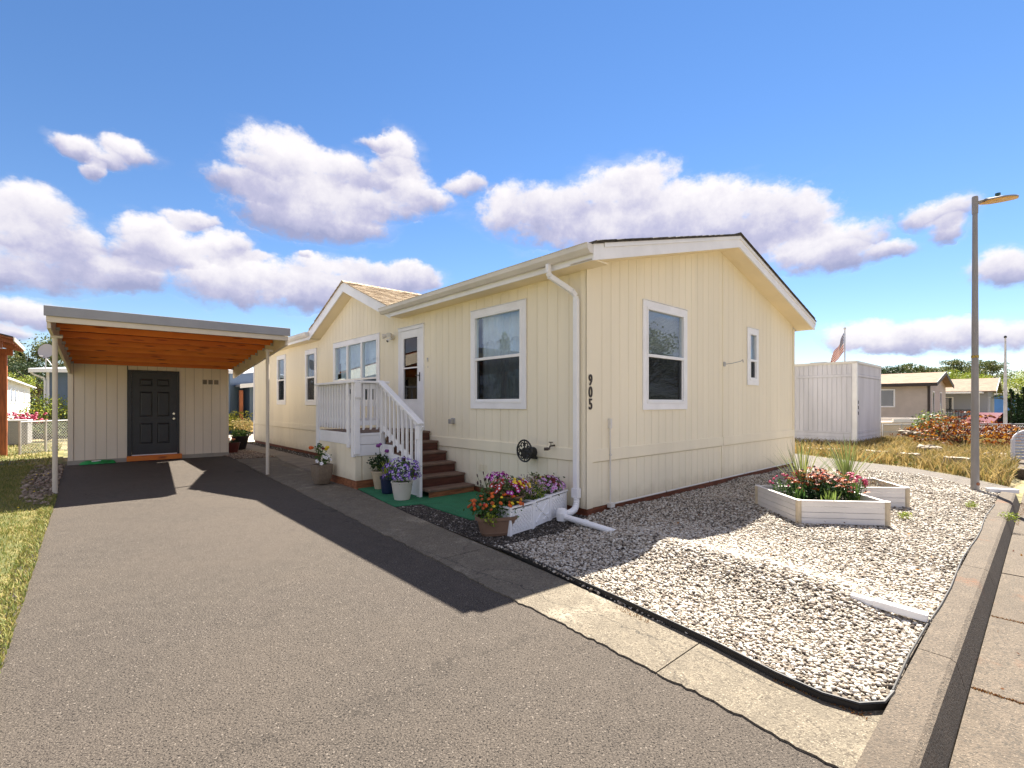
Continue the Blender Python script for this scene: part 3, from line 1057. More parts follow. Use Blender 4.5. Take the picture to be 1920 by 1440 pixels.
# roof
m = MB()
prof = [(-0.33, 3.345), (3.755, 4.385), (7.84, 3.345), (7.84, 3.363), (3.755, 4.403), (-0.33, 3.363)]
m.extr(prof, lambda a, b, t: (a, t, b), -0.38, 4.70)
m.extr(prof, lambda a, b, t: (a, t, b), 9.26, LEN + 0.35)
prof2 = [(0.02, 3.434), (3.755, 4.385), (7.84, 3.345), (7.84, 3.375), (3.755, 4.415), (0.02, 3.464)]
m.extr(prof2, lambda a, b, t: (a, t, b), 4.70, 9.26)
rf = m.build('roof', M_roofdk, house)
m = MB()   # ragged shingle lip along the rake
for i in range(40):
    x = -0.3 + i * 0.2
    z = 4.403 - 0.2546 * abs(x + 0.1 - 3.755)
    s_ = 1 if x + 0.1 < 3.755 else -1
    m.hexa([(x, -0.395 - rnd.uniform(0, 0.012), z - s_ * 0.025), (x + 0.19, -0.395, z + s_ * 0.025), (x + 0.19, -0.2, z + s_ * 0.025), (x, -0.2, z - s_ * 0.025),
            (x, -0.395, z - s_ * 0.025 + 0.012), (x + 0.19, -0.395, z + s_ * 0.025 + 0.012), (x + 0.19, -0.2, z + s_ * 0.025 + 0.012), (x, -0.2, z - s_ * 0.025 + 0.012)])
o = m.build('shingle_edge', M_roofdk, rf, kind='stuff')
for sgn in (0, 1):
    m = MB()
    xa, xb = (-0.30, 3.755) if sgn == 0 else (7.81, 3.755)
    m.hexa([(xa, -0.35, 3.155), (xb, -0.35, 4.19), (xb, -0.325, 4.19), (xa, -0.325, 3.155), (xa, -0.35, 3.35), (xb, -0.35, 4.385), (xb, -0.325, 4.385), (xa, -0.325, 3.35)])
    m.build('rake_board', M_white, house)
    m = MB()
    xa, xb = (-0.10, 3.755) if sgn == 0 else (7.81, 3.755)
    za, zb = (3.345, 4.392) if sgn == 0 else (3.297, 4.392)
    za = 4.392 - 0.2548 * abs(xa - 3.755) - 0.0
    m.hexa([(xa, -0.366, za - 0.06), (xb, -0.366, zb - 0.06), (xb, -0.351, zb - 0.06), (xa, -0.351, za - 0.06), (xa, -0.366, za - 0.005), (xb, -0.366, zb - 0.005), (xb, -0.351, zb - 0.005), (xa, -0.351, za - 0.005)])
    m.build('rake_trim', M_white, house)
    m = MB()
    xa, xb = (-0.30, 3.755) if sgn == 0 else (7.81, 3.755)
    m.hexa([(xa, -0.324, 3.165), (xb, -0.324, 4.2), (xb, 0.015, 4.2), (xa, 0.015, 3.165), (xa, -0.324, 3.185), (xb, -0.324, 4.22), (xb, 0.015, 4.22), (xa, 0.015, 3.185)])
    m.build('soffit', M_soffit, house)
for a, b in ((-0.324, 4.76), (9.20, LEN + 0.33)):
    MB().fbox(FL, a, b, 0.278, 0.30, 3.165, 3.345).build('fascia', M_white, house)
    MB().fbox(FL, a, b, -0.012, 0.277, 3.168, 3.185).build('soffit', M_soffit, house)


def gutter(a, b):
    m = MB()
    pr = [(0.302, 3.235), (0.36, 3.235), (0.385, 3.262), (0.405, 3.285), (0.415, 3.335), (0.425, 3.345), (0.405, 3.345), (0.398, 3.335), (0.39, 3.29), (0.355, 3.248), (0.306, 3.245), (0.302, 3.335)]
    m.extr(pr, lambda p, q, t: (-p, t, q), a, b)
    m.extr([(0.302, 3.235), (0.36, 3.235), (0.405, 3.285), (0.42, 3.345), (0.302, 3.345)], lambda p, q, t: (-p, t, q), a - 0.004, a)
    m.extr([(0.302, 3.235), (0.36, 3.235), (0.405, 3.285), (0.42, 3.345), (0.302, 3.345)], lambda p, q, t: (-p, t, q), b, b + 0.004)
    g = m.build('gutter', M_gutter, house)
    k = a + 0.3
    h = MB()
    while k < b:
        h.box(-0.408, -0.30, k, k + 0.02, 3.336, 3.352)
        k += 0.75
    h.build('hanger', M_gutter, g)


gutter(-0.34, 4.96)
gutter(9.16, LEN + 0.3)
m = MB()
m.extr([(0.302, 3.235), (0.36, 3.235), (0.405, 3.285), (0.42, 3.345), (0.302, 3.345)], lambda p, q, t: (WID + p, t, q), -0.34, LEN)
m.build('gutter', M_gutter, house)
MB().fbox(lambda a, d, z: (WID + d, a, z), -0.324, LEN, 0.278, 0.30, 3.165, 3.345).build('fascia', M_white, house)
MB().tube([(WID + 0.36, 0.3, 3.24), (WID + 0.36, 0.25, 3.16), (WID + 0.12, 0.06, 3.02), (WID + 0.07, 0.05, 2.9), (WID + 0.07, 0.05, 0.2)], 0.035, 8).build('downspout', M_vinyl, house)

# porch gable (dormer)
DP, DZ = 6.98, 4.28
for sgn in (-1, 1):
    yl = DP + sgn * 2.27
    zl = DZ - 0.405 * 2.27
    m = MB()
    m.hexa([(-0.33, DP, DZ - 0.17), (4.2, DP, DZ - 0.17), (4.2, yl, zl - 0.17), (-0.33 + 0.03, yl, zl - 0.17), (-0.33, DP, DZ + 0.0), (4.2, DP, DZ), (4.2, yl, zl), (-0.33 + 0.03, yl, zl)])
    m2 = MB()
    m2.hexa([(-0.276, DP, DZ - 0.02), (4.2, DP, DZ - 0.02), (4.2, yl, zl - 0.02), (-0.276, yl, zl - 0.02), (-0.276, DP, DZ), (4.2, DP, DZ), (4.2, yl, zl), (-0.276, yl, zl)])
    dr = m2.build('porch_roof', M_roofdk, house)
    m3 = MB()
    L = math.hypot(2.27, 0.405 * 2.27)
    nco = 17
    for c in range(nco):
        s0, s1 = c / nco, (c + 1) / nco
        off = rnd.uniform(0, 0.3)
        x = -0.34 - off
        while x < 3.6:
            xa, xb = max(x, -0.335), min(x + 0.155 + rnd.uniform(-0.02, 0.02), 3.7)
            if xb - xa > 0.03:
                def pt(xx, s, up):
                    return (xx, DP + sgn * 2.27 * s, DZ - 0.405 * 2.27 * s + up)
                t0, t1 = 0.004 + rnd.uniform(0, 0.003), 0.020 + rnd.uniform(0, 0.006)
                m3.hexa([pt(xa, s0, 0.001), pt(xb, s0, 0.001), pt(xb, s1 + 0.004, 0.001), pt(xa, s1 + 0.004, 0.001), pt(xa, s0, t0), pt(xb, s0, t0), pt(xb, s1 + 0.004, t1), pt(xa, s1 + 0.004, t1)])
            x = xb + 0.006 if xb > x else x + 0.16
    m3.build('shingles', M_shingle, dr, kind='stuff')
    m = MB()
    m.hexa([(-0.30, DP, DZ - 0.225), (-0.277, DP, DZ - 0.225), (-0.277, yl, zl - 0.225), (-0.30, yl, zl - 0.225), (-0.30, DP, DZ - 0.0), (-0.277, DP, DZ), (-0.277, yl, zl), (-0.30, yl, zl)])
    m.build('rake_board', M_white, house)
    m = MB()
    yl2, zl2 = DP + sgn * 2.20, DZ - 0.405 * 2.20
    m.hexa([(-0.276, DP, DZ - 0.20), (0.02, DP, DZ - 0.20), (0.02, yl2, zl2 - 0.20), (-0.276, yl2, zl2 - 0.20), (-0.276, DP, DZ - 0.18), (0.02, DP, DZ - 0.18), (0.02, yl2, zl2 - 0.18), (-0.276, yl2, zl2 - 0.18)])
    m.build('soffit', M_soffit, house)
m = MB()
for i in range(22):
    x = -0.33 + i * 0.18
    m.hexa([(x, DP - 0.11, DZ - 0.03), (x + 0.20, DP - 0.11, DZ - 0.035), (x + 0.20, DP + 0.11, DZ - 0.035), (x, DP + 0.11, DZ - 0.03), (x, DP - 0.004, DZ + 0.034), (x + 0.20, DP - 0.004, DZ + 0.026), (x + 0.20, DP + 0.004, DZ + 0.026), (x, DP + 0.004, DZ + 0.034)])
m.build('ridge_shingles', M_shingle, house, kind='stuff')
MB().tube([(0.9, 9.95, 3.5), (0.9, 9.95, 4.0)], 0.04, 8).build('vent_pipe', M_dark, house)


# windows
def window(F, a0, a1, z0, z1, cols, kind='curtain', wcol=None):
    c = 0.105
    m = MB()
    m.fbox(F, a0, a1, 0.002, 0.024, z1 - c, z1)
    m.fbox(F, a0, a1, 0.002, 0.024, z0, z0 + c * 0.95)
    m.fbox(F, a0, a0 + c, 0.002, 0.0235, z0 + c * 0.95, z1 - c)
    m.fbox(F, a1 - c, a1, 0.002, 0.0235, z0 + c * 0.95, z1 - c)
    m.fbox(F, a0 - 0.004, a1 + 0.004, 0.002, 0.034, z1 + 0.001, z1 + 0.009)
    w = m.build('window', M_white, house, bevel=0.003)
    A0, A1, Z0, Z1 = a0 + c - 0.012, a1 - c + 0.012, z0 + c - 0.012, z1 - c + 0.012
    zm = Z0 + (Z1 - Z0) * (0.50 if z1 - z0 > 1.3 else 0.42)
    if cols == 3:
        zm = Z0 + (Z1 - Z0) * 0.36
        zm = 2.02
    step = (A1 - A0) / cols
    for k in range(cols):
        p, q = A0 + k * step, A0 + (k + 1) * step
        f = 0.036
        m = MB()
        m.fbox(F, p, q, -0.05, 0.032, Z1 - f, Z1)
        m.fbox(F, p, q, -0.05, 0.032, Z0, Z0 + f)
        m.fbox(F, p, p + f, -0.05, 0.031, Z0 + f, Z1 - f)
        m.fbox(F, q - f, q, -0.05, 0.031, Z0 + f, Z1 - f)
        m.fbox(F, p + f, q - f, -0.04, 0.030, zm - 0.022, zm + 0.022)
        # lower sliding sash
        g = 0.024
        m.fbox(F, p + f, p + f + g, -0.03, 0.012, Z0 + f, zm - 0.022)
        m.fbox(F, q - f - g, q - f, -0.03, 0.012, Z0 + f, zm - 0.022)
        m.fbox(F, p + f + g, q - f - g, -0.03, 0.011, Z0 + f, Z0 + f + g)
        m.build('sash_frame', M_vinyl, w, bevel=0.002)
        MB().fquad(F, p + f, q - f, -0.010, zm + 0.022, Z1 - f).build('pane', M_glass, w)
        MB().fquad(F, p + f + g, q - f - g, -0.022, Z0 + f + g, zm - 0.022).build('pane', M_glass, w)
        MB().fquad(F, p + f + g, q - f - g, 0.001, Z0 + f + g, zm - 0.022).build('insect_screen', M_screen, w)
    # curtain or blind behind the glass
    if kind == 'curtain':
        m = MB()
        n = int((A1 - A0) / 0.018)
        v, f_ = [], []
        for i in range(n + 1):
            a = A0 + (A1 - A0) * i / n
            d = -0.16 + 0.018 * math.sin(a * 42) + 0.012 * math.sin(a * 97 + 1)
            for z in (Z0 - 0.05, zm - 0.1, Z1 + 0.05):
                v.append(F(a, d * (1 if z < Z1 else 0.9), z))
        for i in range(n):
            for k in range(2):
                f_.append((i * 3 + k, (i + 1) * 3 + k, (i + 1) * 3 + k + 1, i * 3 + k + 1))
        m.add(v, f_)
        m.build('curtain', wcol or M_curt, w, smooth=True)
        m = MB()
        v, f_ = [], []
        for i in range(n + 1):
            a = A0 + (A1 - A0) * i / n
            d = -0.13 + 0.02 * math.sin(a * 36 + 2)
            for z in (Z1 - 0.42 - 0.03 * math.sin(a * 20), Z1 + 0.05):
                v.append(F(a, d, z))
        for i in range(n):
            f_.append((i * 2, (i + 1) * 2, (i + 1) * 2 + 1, i * 2 + 1))
        m.add(v, f_)
        m.build('valance', wcol or M_curt, w, smooth=True)
    elif kind == 'blind':
        m = MB()
        z = Z0
        while z < Z1:
            m.hexa([F(A0, -0.10, z), F(A1, -0.10, z), F(A1, -0.075, z + 0.010), F(A0, -0.075, z + 0.010), F(A0, -0.10, z + 0.0015), F(A1, -0.10, z + 0.0015), F(A1, -0.075, z + 0.0115), F(A0, -0.075, z + 0.0115)])
            z += 0.022
        m.build('blind', M_blind, w, kind='stuff')
    return w


window(FL, *LW[0][:4], 1, 'curtain')
window(FL, *LW[1][:4], 3, 'curtain', mat('drape_grey', (0.62, 0.72, 0.78), 0.8, 0.1, 3))
window(FL, *LW[2][:4], 1, 'none')
window(FL, *LW[3][:4], 1, 'none')
window(FG, *GW[0][:4], 1, 'blind')
window(FG, *GW[1][:4], 1, 'none')

# storm door
a0, a1, z0, z1 = DOOR
m = MB()
m.fbox(FL, a0, a0 + 0.065, -0.05, 0.03, z0, z1 - 0.065)
m.fbox(FL, a1 - 0.065, a1, -0.05, 0.03, z0, z1 - 0.065)
m.fbox(FL, a0, a1, -0.05, 0.032, z1 - 0.065, z1)
m.fbox(FL, a0 - 0.004, a1 + 0.004, 0.002, 0.05, z1 + 0.001, z1 + 0.012)
m.build('door_frame', M_white, house, bevel=0.003)
b0, b1 = a0 + 0.068, a1 - 0.068
m = MB()
m.fbox(FL, b0, b0 + 0.13, -0.02, 0.024, z0 + 0.02, z1 - 0.07)
m.fbox(FL, b1 - 0.13, b1, -0.02, 0.024, z0 + 0.02, z1 - 0.07)
m.fbox(FL, b0 + 0.13, b1 - 0.13, -0.02, 0.024, z0 + 0.02, 1.52)
m.fbox(FL, b0 + 0.13, b1 - 0.13, -0.02, 0.024, z1 - 0.20, z1 - 0.07)
sd_ = m.build('door', M_white, house, bevel=0.003)
m = MB()
for (p, q, r_, s_) in ((b0 + 0.13, b0 + 0.15, 1.52, z1 - 0.2), (b1 - 0.15, b1 - 0.13, 1.52, z1 - 0.2), (b0 + 0.15, b1 - 0.15, 1.52, 1.54), (b0 + 0.15, b1 - 0.15, z1 - 0.22, z1 - 0.2), (b0 + 0.15, b1 - 0.15, 2.14, 2.165)):
    m.fbox(FL, p, q, -0.01, 0.030, r_, s_)
m.build('glazing_frame', M_vinyl, sd_)
MB().fbox(FL, b0 + 0.14, b1 - 0.14, 0.002, 0.008, 1.53, z1 - 0.21).build('pane', M_glassd, sd_)
m = MB().fbox(FL, b0 + 0.055, b0 + 0.080, 0.024, 0.034, 1.88, 2.05)
m.fbox(FL, b0 + 0.060, b0 + 0.075, 0.034, 0.07, 1.985, 2.0)
m.fbox(FL, b0 + 0.055, b0 + 0.15, 0.062, 0.076, 1.985, 2.0)
m.build('handle', M_dark, sd_)
m = MB().fbox(FL, b0, b1, -0.09, -0.06, z0 + 0.02, z1 - 0.07)
m.fbox(FL, b0 + 0.25, b1 - 0.25, -0.06, -0.05, 2.2, 2.7)
m.build('entry_door', mat('inner_door', (0.14, 0.12, 0.105), 0.6, 0.1, 3), house)

# house number 905, one digit below the other
for ch, z in (('9', 1.690), ('0', 1.535), ('5', 1.380)):
    cu = bpy.data.curves.new('house_number_digit', 'FONT')
    cu.body = ch
    cu.size = 0.195
    cu.extrude = 0.006
    cu.offset = 0.0035
    cu.space_character = 1
    cu.align_x = 'CENTER'
    cu.materials.append(mat('digit_bronze', (0.03, 0.02, 0.018), 0.4))
    tmp = bpy.data.objects.new('digit_source', cu)
    COL.objects.link(tmp)
    bpy.context.view_layer.update()
    me = bpy.data.meshes.new_from_object(tmp.evaluated_get(bpy.context.evaluated_depsgraph_get()))
    bpy.data.objects.remove(tmp)
    o = link('house_number_digit', me, house, (0.045, -0.027, z), None, None, (R(90), 0, 0))
    o.scale = (0.78, 1.0, 1.0)
    o['label'] = 'dark digit %s of the house number' % ch

# downspout at the near corner
m = MB()
dpts = [(-0.365, 0.33, 3.24), (-0.365, 0.33, 3.13), (-0.35, 0.31, 3.08), (-0.11, 0.15, 2.90), (-0.075, 0.12, 2.84), (-0.075, 0.115, 2.76)]
for i in range(len(dpts) - 1):
    m.bar(dpts[i], dpts[i + 1], 0.060, 0.048, up=(0, 1, 0.3))
m.box(-0.100, -0.048, 0.077, 0.148, 0.34, 2.80)
for k in range(3):
    m.box(-0.103, -0.045, 0.085 + k * 0.02, 0.093 + k * 0.02, 0.36, 2.78)
ds = m.build('downspout', M_vinyl, house, bevel=0.003)
m = MB()
for i in range(16):     # ribs of the upper elbow
    t = i / 15
    p = Vector(dpts[2]).lerp(Vector(dpts[3]), t)
    m.bar(p - Vector((0.004, 0, -0.003)), p + Vector((0.004, 0, -0.003)), 0.070, 0.056, up=(0, 1, 0.3))
m.box(-0.112, -0.038, 0.062, 0.163, 0.24, 0.36)
fl = [(-0.075, 0.11, 0.26), (-0.08, 0.10, 0.20), (-0.11, 0.085, 0.14), (-0.17, 0.06, 0.105), (-0.26, 0.04, 0.09), (-0.33, 0.03, 0.09), (-0.40, 0.03, 0.095)]
cc = []
for i in range(len(fl) - 1):
    for k in range(5):
        cc.append(Vector(fl[i]).lerp(Vector(fl[i + 1]), k / 5))
cc.append(Vector(fl[-1]))
m.tube(cc, [0.043 if i % 2 else 0.036 for i in range(len(cc))], 12)
m.build('elbow', M_vinyl, ds)
m = MB()
m.lathe([(0.02, 0.0), (0.065, 0.01), (0.07, 0.10), (0.055, 0.15), (0.02, 0.16)], 14, (-0.45, 0.02, 0.015))
m.tube([(-0.45, 0.0, 0.075), (-0.452, -0.36, 0.06)], 0.036, 12)
m.tube([(-0.452, -0.33, 0.064), (-0.452, -0.38, 0.058)], 0.041, 12)
m.tube([(-0.452, -0.36, 0.06), (-0.455, -0.80, 0.035)], 0.034, 12)
o = m.build('drain_pipe', M_vinyl, None, smooth=False)
o.location = H(0, 0)
o.rotation_euler = (0, 0, A_H)
tag(o, 'white drain pipe running from the downspout into the gravel', 'pipe')
m = MB()
m.bar((-0.775, -3.02, 0.088), (-0.77, -3.20, 0.080), 0.058, 0.042)
m.bar((-0.77, -3.15, 0.084), (-0.765, -3.435, 0.070), 0.068, 0.050)
o = m.build('drain_outlet', M_vinyl, None, bevel=0.004)
o.location = H(0, 0)
o.rotation_euler = (0, 0, A_H)
tag(o, 'short white downspout outlet emerging from the gravel beside the kerb', 'pipe')
m = MB()
m.bar((6.10, -3.30, 0.055), (6.36, -3.62, 0.045), 0.10, 0.06)
o = m.build('drain_outlet', M_vinyl, None, bevel=0.004)
o.location = H(0, 0)
o.rotation_euler = (0, 0, A_H)
tag(o, 'white downspout piece lying across the far end of the kerb behind the lamp post', 'pipe')

# fittings on the walls
m = MB()
for k in range(3):
    a = 2.03 + k * 0.075
    for j in range(9):
        m.fbox(FL, a, a + 0.055, 0.0, 0.006 + 0.004 * (j % 2), 0.355 + j * 0.014, 0.364 + j * 0.014)
m.build('foundation_vent', M_cream, house)
m = MB()
for k in range(3):
    a = 8.2 + k * 0.075
    for j in range(9):
        m.fbox(FL, a, a + 0.055, 0.0, 0.010, 0.355 + j * 0.014, 0.364 + j * 0.014)
m.build('foundation_vent', M_cream, house)
m = MB()
m.fbox(FL, 2.90, 3.01, 0.0, 0.02, 1.10, 1.20)
m.fbox(FL, 2.915, 2.995, 0.02, 0.09, 1.105, 1.185)
m.build('dryer_vent', M_galv, house, bevel=0.006)
m = MB()
m.tube([(0, 0.56, 0.88), (-0.09, 0.56, 0.875), (-0.11, 0.56, 0.83)], 0.012, 8)
m.tube([(-0.075, 0.56, 0.88), (-0.075, 0.56, 0.925)], 0.006, 6)
m.tube([(-0.075, 0.56, 0.922), (-0.075, 0.56, 0.932)], 0.03, 10)
m.tube([(-0.10, 0.585, 0.835), (-0.15, 0.61, 0.835)], 0.022, 8)
m.build('faucet', mat('old_brass', (0.10, 0.08, 0.07), 0.4, 0.3, 20, metal=0.8), house)
m = MB()
m.tube([(0, 5.12, 2.83), (-0.05, 5.12, 2.83)], 0.055, 12)
for s_ in (-1, 1):
    m.tube([(-0.05, 5.12, 2.83), (-0.10, 5.12 + s_ * 0.07, 2.86)], 0.018, 8)
    m.tube([(-0.08, 5.12 + s_ * 0.07, 2.87), (-0.18, 5.12 + s_ * 0.13, 2.84)], [0.03, 0.055], 12)
lt = m.build('security_light', M_gutter, house, smooth=False)
m = MB()
m.tube([(-0.06, 5.12, 2.80), (-0.13, 5.12, 2.74)], [0.022, 0.032], 10)
m.tube([(-0.132, 5.12, 2.739), (-0.142, 5.12, 2.73)], 0.022, 10, mi=1)
m.build('motion_sensor', [M_vinyl, M_dark], lt)
m = MB()
m.fbox(FL, 3.765, 3.80, 0.0, 0.016, 2.235, 2.31)
m.fbox(FL, 3.775, 3.79, 0.016, 0.020, 2.275, 2.295, 1)
m.fbox(FL, 3.773, 3.790, 0.0, 0.006, 2.12, 2.16)
m.build('doorbell', [M_potcream, mat('blue_lens', (0.05, 0.18, 0.5), 0.3)], house)
m = MB()
m.box(0.44, 0.48, -0.045, 0.0, 1.12, 1.25)
m.tube([(0.46, -0.028, 1.12), (0.46, -0.028, 0.10)], 0.011, 8)
m.box(0.445, 0.475, -0.046, 0.0, 0.755, 0.775)
m.box(0.43, 0.52, -0.06, 0.0, 0.06, 0.12)
m.build('conduit', M_gutter, house)
m = MB()
m.box(3.86, 3.92, -0.03, 0.0, 2.13, 2.21)
m.tube([(3.89, -0.03, 2.17), (3.93, -0.14, 2.18), (4.06, -0.24, 2.22), (4.10, -0.26, 2.25), (4.09, -0.27, 2.20)], 0.008, 6)
m.build('wall_bracket', M_galv, house)

# hose reel holder
hr = thing('hose_hanger', 'round black scrollwork hose holder mounted on the cream wall', 'hose holder', H(-0.001, 0.92, 0.79), A_H)
m = MB()
cy_, cz_, rr_ = 0.03, 0.0, 0.155
xf = -0.20


def ring(m, cy, cz, r, x, th, n=24, a0=0, a1=360):
    k = max(4, int(n * (a1 - a0) / 360))
    pts = [(x, cy + r * math.cos(R(a0 + (a1 - a0) * i / k)), cz + r * math.sin(R(a0 + (a1 - a0) * i / k))) for i in range(k + 1)]
    m.tube(pts, th, 5)


ring(m, cy_, cz_, rr_ - 0.006, xf, 0.013)
ring(m, cy_, cz_, 0.03, xf, 0.007, 14)
for a in (0, 90, 180, 270):
    ca, sa = math.cos(R(a)), math.sin(R(a))
    m.tube([(xf, cy_ + ca * 0.03, cz_ + sa * 0.03), (xf, cy_ + ca * 0.15, cz_ + sa * 0.15)], 0.010, 5)
    cb, sb = math.cos(R(a + 45)), math.sin(R(a + 45))
    ring(m, cy_ + cb * 0.088 - sb * 0.030, cz_ + sb * 0.088 + cb * 0.030, 0.028, xf, 0.0095, 14, a - 60, a + 220)
    ring(m, cy_ + cb * 0.088 + sb * 0.030, cz_ + sb * 0.088 - cb * 0.030, 0.028, xf, 0.0095, 14, a - 120, a + 160)
m.build('scroll_plate', M_dark, hr)
m = MB()
m.tube([(xf, cy_, cz_ - 0.03), (0, cy_, cz_ - 0.03)], 0.075, 12)
m.hexa([(xf + 0.02, cy_ - 0.05, cz_ - 0.10), (0, cy_ - 0.06, cz_ - 0.13), (0, cy_ + 0.06, cz_ - 0.13), (xf + 0.02, cy_ + 0.05, cz_ - 0.10), (xf + 0.02, cy_ - 0.05, cz_ + 0.04), (0, cy_ - 0.06, cz_ + 0.02), (0, cy_ + 0.06, cz_ + 0.02), (xf + 0.02, cy_ + 0.05, cz_ + 0.04)])
m.build('bracket', M_dark, hr)

# ------------------------------------------------------------------ porch
porch = thing('porch', 'white railed wooden porch with brown steps up to the front door', 'porch', H(0, 0), A_H)
X0, Y0, Y1, DK = -1.38, 3.86, 5.50, 0.95
yb = Y0
k = 0
while yb < Y1 - 0.02:
    MB().box(X0 + 0.02, -0.03, yb, min(yb + 0.134, Y1), DK - 0.035, DK).build('deck_board', M_tread, porch, bevel=0.003)
    yb += 0.140
MB().box(X0 - 0.012, X0 + 0.02, Y0 - 0.01, Y1, 0.745, DK - 0.002).build('rim_board', M_white, porch, bevel=0.003)
MB().box(X0 - 0.010, -0.90, Y0 - 0.035, Y0 - 0.002, 0.757, DK - 0.045).build('rim_board', M_white, porch, bevel=0.003)
MB().box(X0 - 0.011, -0.89, Y0 - 0.036, Y0 - 0.002, 0.565, 0.750).build('rim_board', M_white, porch, bevel=0.003)
MB().box(X0 - 0.016, -0.86, Y0 - 0.045, Y0 - 0.002, DK - 0.043, DK - 0.002).build('rim_board', M_white, porch, bevel=0.003)
# skirt of cream boards
a = Y0 + 0.0
while a < 5.40:
    MB().box(X0, X0 + 0.02, a + 0.003, min(a + 0.197, 5.42), 0.15, 0.743).build('siding_board', M_cream, porch)
    a += 0.2
a = X0 + 0.12
MB().box(X0 - 0.004, X0 + 0.10, Y0 - 0.02, Y0 - 0.001, 0.148, 0.563).build('corner_board', M_cream, porch)
while a < -0.90:
    MB().box(a + 0.003, a + 0.197, Y0 - 0.016, Y0 + 0.0, 0.15, 0.563).build('siding_board', M_cream, porch)
    a += 0.2
MB().box(X0 + 0.02, -0.02, Y0 + 0.0, 5.40, 0.02, 0.70).build('skirt_backing', M_creamdk, porch)
m = MB().box(X0 + 0.012, X0 + 0.05, Y0 - 0.0, 5.42, 0.0, 0.145)
m.box(X0 + 0.012, -0.85, Y0 - 0.03, Y0 - 0.001, 0.0, 0.145)
m.build('sill', M_stepwood, porch)


def post(x0, x1, y0, y1, z0, z1, name='post'):
    return MB().box(x0, x1, y0, y1, z0, z1).build(name, M_white, porch, bevel=0.004)


post(X0 - 0.05, X0 - 0.0125, Y0 - 0.03, Y0 + 0.06, 0.55, 1.80)
post(X0 - 0.04, X0 + 0.055, Y0 - 0.075, Y0 - 0.037, 0.60, 1.80)
post(X0 - 0.05, X0 - 0.0125, Y0 + 0.15, Y0 + 0.24, 0.70, 1.62)
post(-0.96, -0.865, Y0 - 0.085, Y0 - 0.047, 0.60, 1.80)
post(X0 - 0.05, X0 - 0.0125, Y1 - 0.06, Y1 + 0.04, 0.62, 1.80)
post(-0.14, -0.05, Y1 - 0.04, Y1 - 0.0, DK, 1.80)
post(X0 - 0.06, X0 - 0.0513, Y0 + 0.14, Y0 + 0.25, 1.58, 1.80, 'post_block')
post(X0 - 0.045, X0 + 0.06, Y0 - 0.105, Y0 - 0.0763, 1.55, 1.80, 'post_block')
# rails
m = MB().box(X0 - 0.075, X0 + 0.035, Y0 - 0.10, Y1 + 0.05, 1.80, 1.84)
m.build('top_rail', M_white, porch, bevel=0.006)
m = MB().box(X0 + 0.036, -0.80, Y0 - 0.11, Y0 - 0.01, 1.801, 1.841)
m.build('top_rail', M_white, porch, bevel=0.006)
m = MB().box(X0 + 0.036, -0.04, Y1 - 0.08, Y1 + 0.03, 1.801, 1.841)
m.build('top_rail', M_white, porch, bevel=0.006)
MB().box(X0 + 0.012, X0 + 0.048, Y0, Y1 - 0.06, 1.08, 1.16).build('bottom_rail', M_white, porch, bevel=0.004)
MB().box(X0 + 0.055, -0.965, Y0 - 0.03, Y0 + 0.005, 1.08, 1.16).build('bottom_rail', M_white, porch, bevel=0.004)
MB().box(X0 + 0.055, -0.05, Y1 - 0.05, Y1 - 0.02, 1.08, 1.16).build('bottom_rail', M_white, porch, bevel=0.004)
MB().box(X0 + 0.012, X0 + 0.048, Y0, Y1 - 0.06, 1.70, 1.797).build('sub_rail', M_white, porch, bevel=0.004)
MB().box(X0 + 0.055, -0.965, Y0 - 0.03, Y0 + 0.005, 1.70, 1.797).build('sub_rail', M_white, porch, bevel=0.004)


def baluster_mesh(h):
    return MB().box(-0.018, 0.018, -0.018, 0.018, 0, h).hexa([(-0.018, -0.018, -0.03), (0.018, 0.012, -0.03), (0.018, 0.018, -0.03), (-0.018, 0.018, -0.03), (-0.018, -0.018, 0), (0.018, -0.018, 0), (0.018, 0.018, 0), (-0.018, 0.018, 0)]).mesh('baluster', M_white, bevel=0.003)


bm_ = baluster_mesh(0.76)
y = Y0 + 0.32
while y < Y1 - 0.1:
    link('baluster', bm_, porch, (X0 - 0.008, y, 1.035))
    y += 0.122
for x in (X0 + 0.13, X0 + 0.26, X0 + 0.375):
    link('baluster', bm_, porch, (x, Y0 - 0.05, 1.035))
x = X0 + 0.16
while x < -0.15:
    link('baluster', bm_, porch, (x, Y1 - 0.02, 1.035))
    x += 0.14
# steps
for k in range(6):
    yf = 2.30 + 0.27 * k
    zt = 0.135 + 0.163 * k
    if k < 5:
        MB().box(-0.90, -0.03, yf, yf + 0.31, zt - 0.035, zt).build('tread', M_tread, porch, bevel=0.004)
    else:
        MB().box(-0.90, -0.03, yf, Y0 - 0.002, zt - 0.035, zt).build('tread', M_tread, porch, bevel=0.004)
    MB().box(-0.885, -0.04, yf + 0.02, yf + 0.045, zt - 0.163 if k else 0.02, zt - 0.036).build('riser', M_stepwood if k == 0 else M_riser, porch)
pr = [(2.52, 0.02), (2.52, 0.14)]
for k in range(1, 5):
    pr += [(2.32 + 0.27 * k + 0.0, 0.10 + 0.163 * (k - 1) + 0.02), (2.32 + 0.27 * k, 0.10 + 0.163 * k)]
pr += [(3.80, 0.10 + 0.163 * 4), (3.80, 0.36), (3.10, 0.02)]
m = MB()
n_ = len(pr)
m.extr(pr, lambda a, b, t: (t, a, b), -0.935, -0.905)
m.build('stringer', M_white, porch)
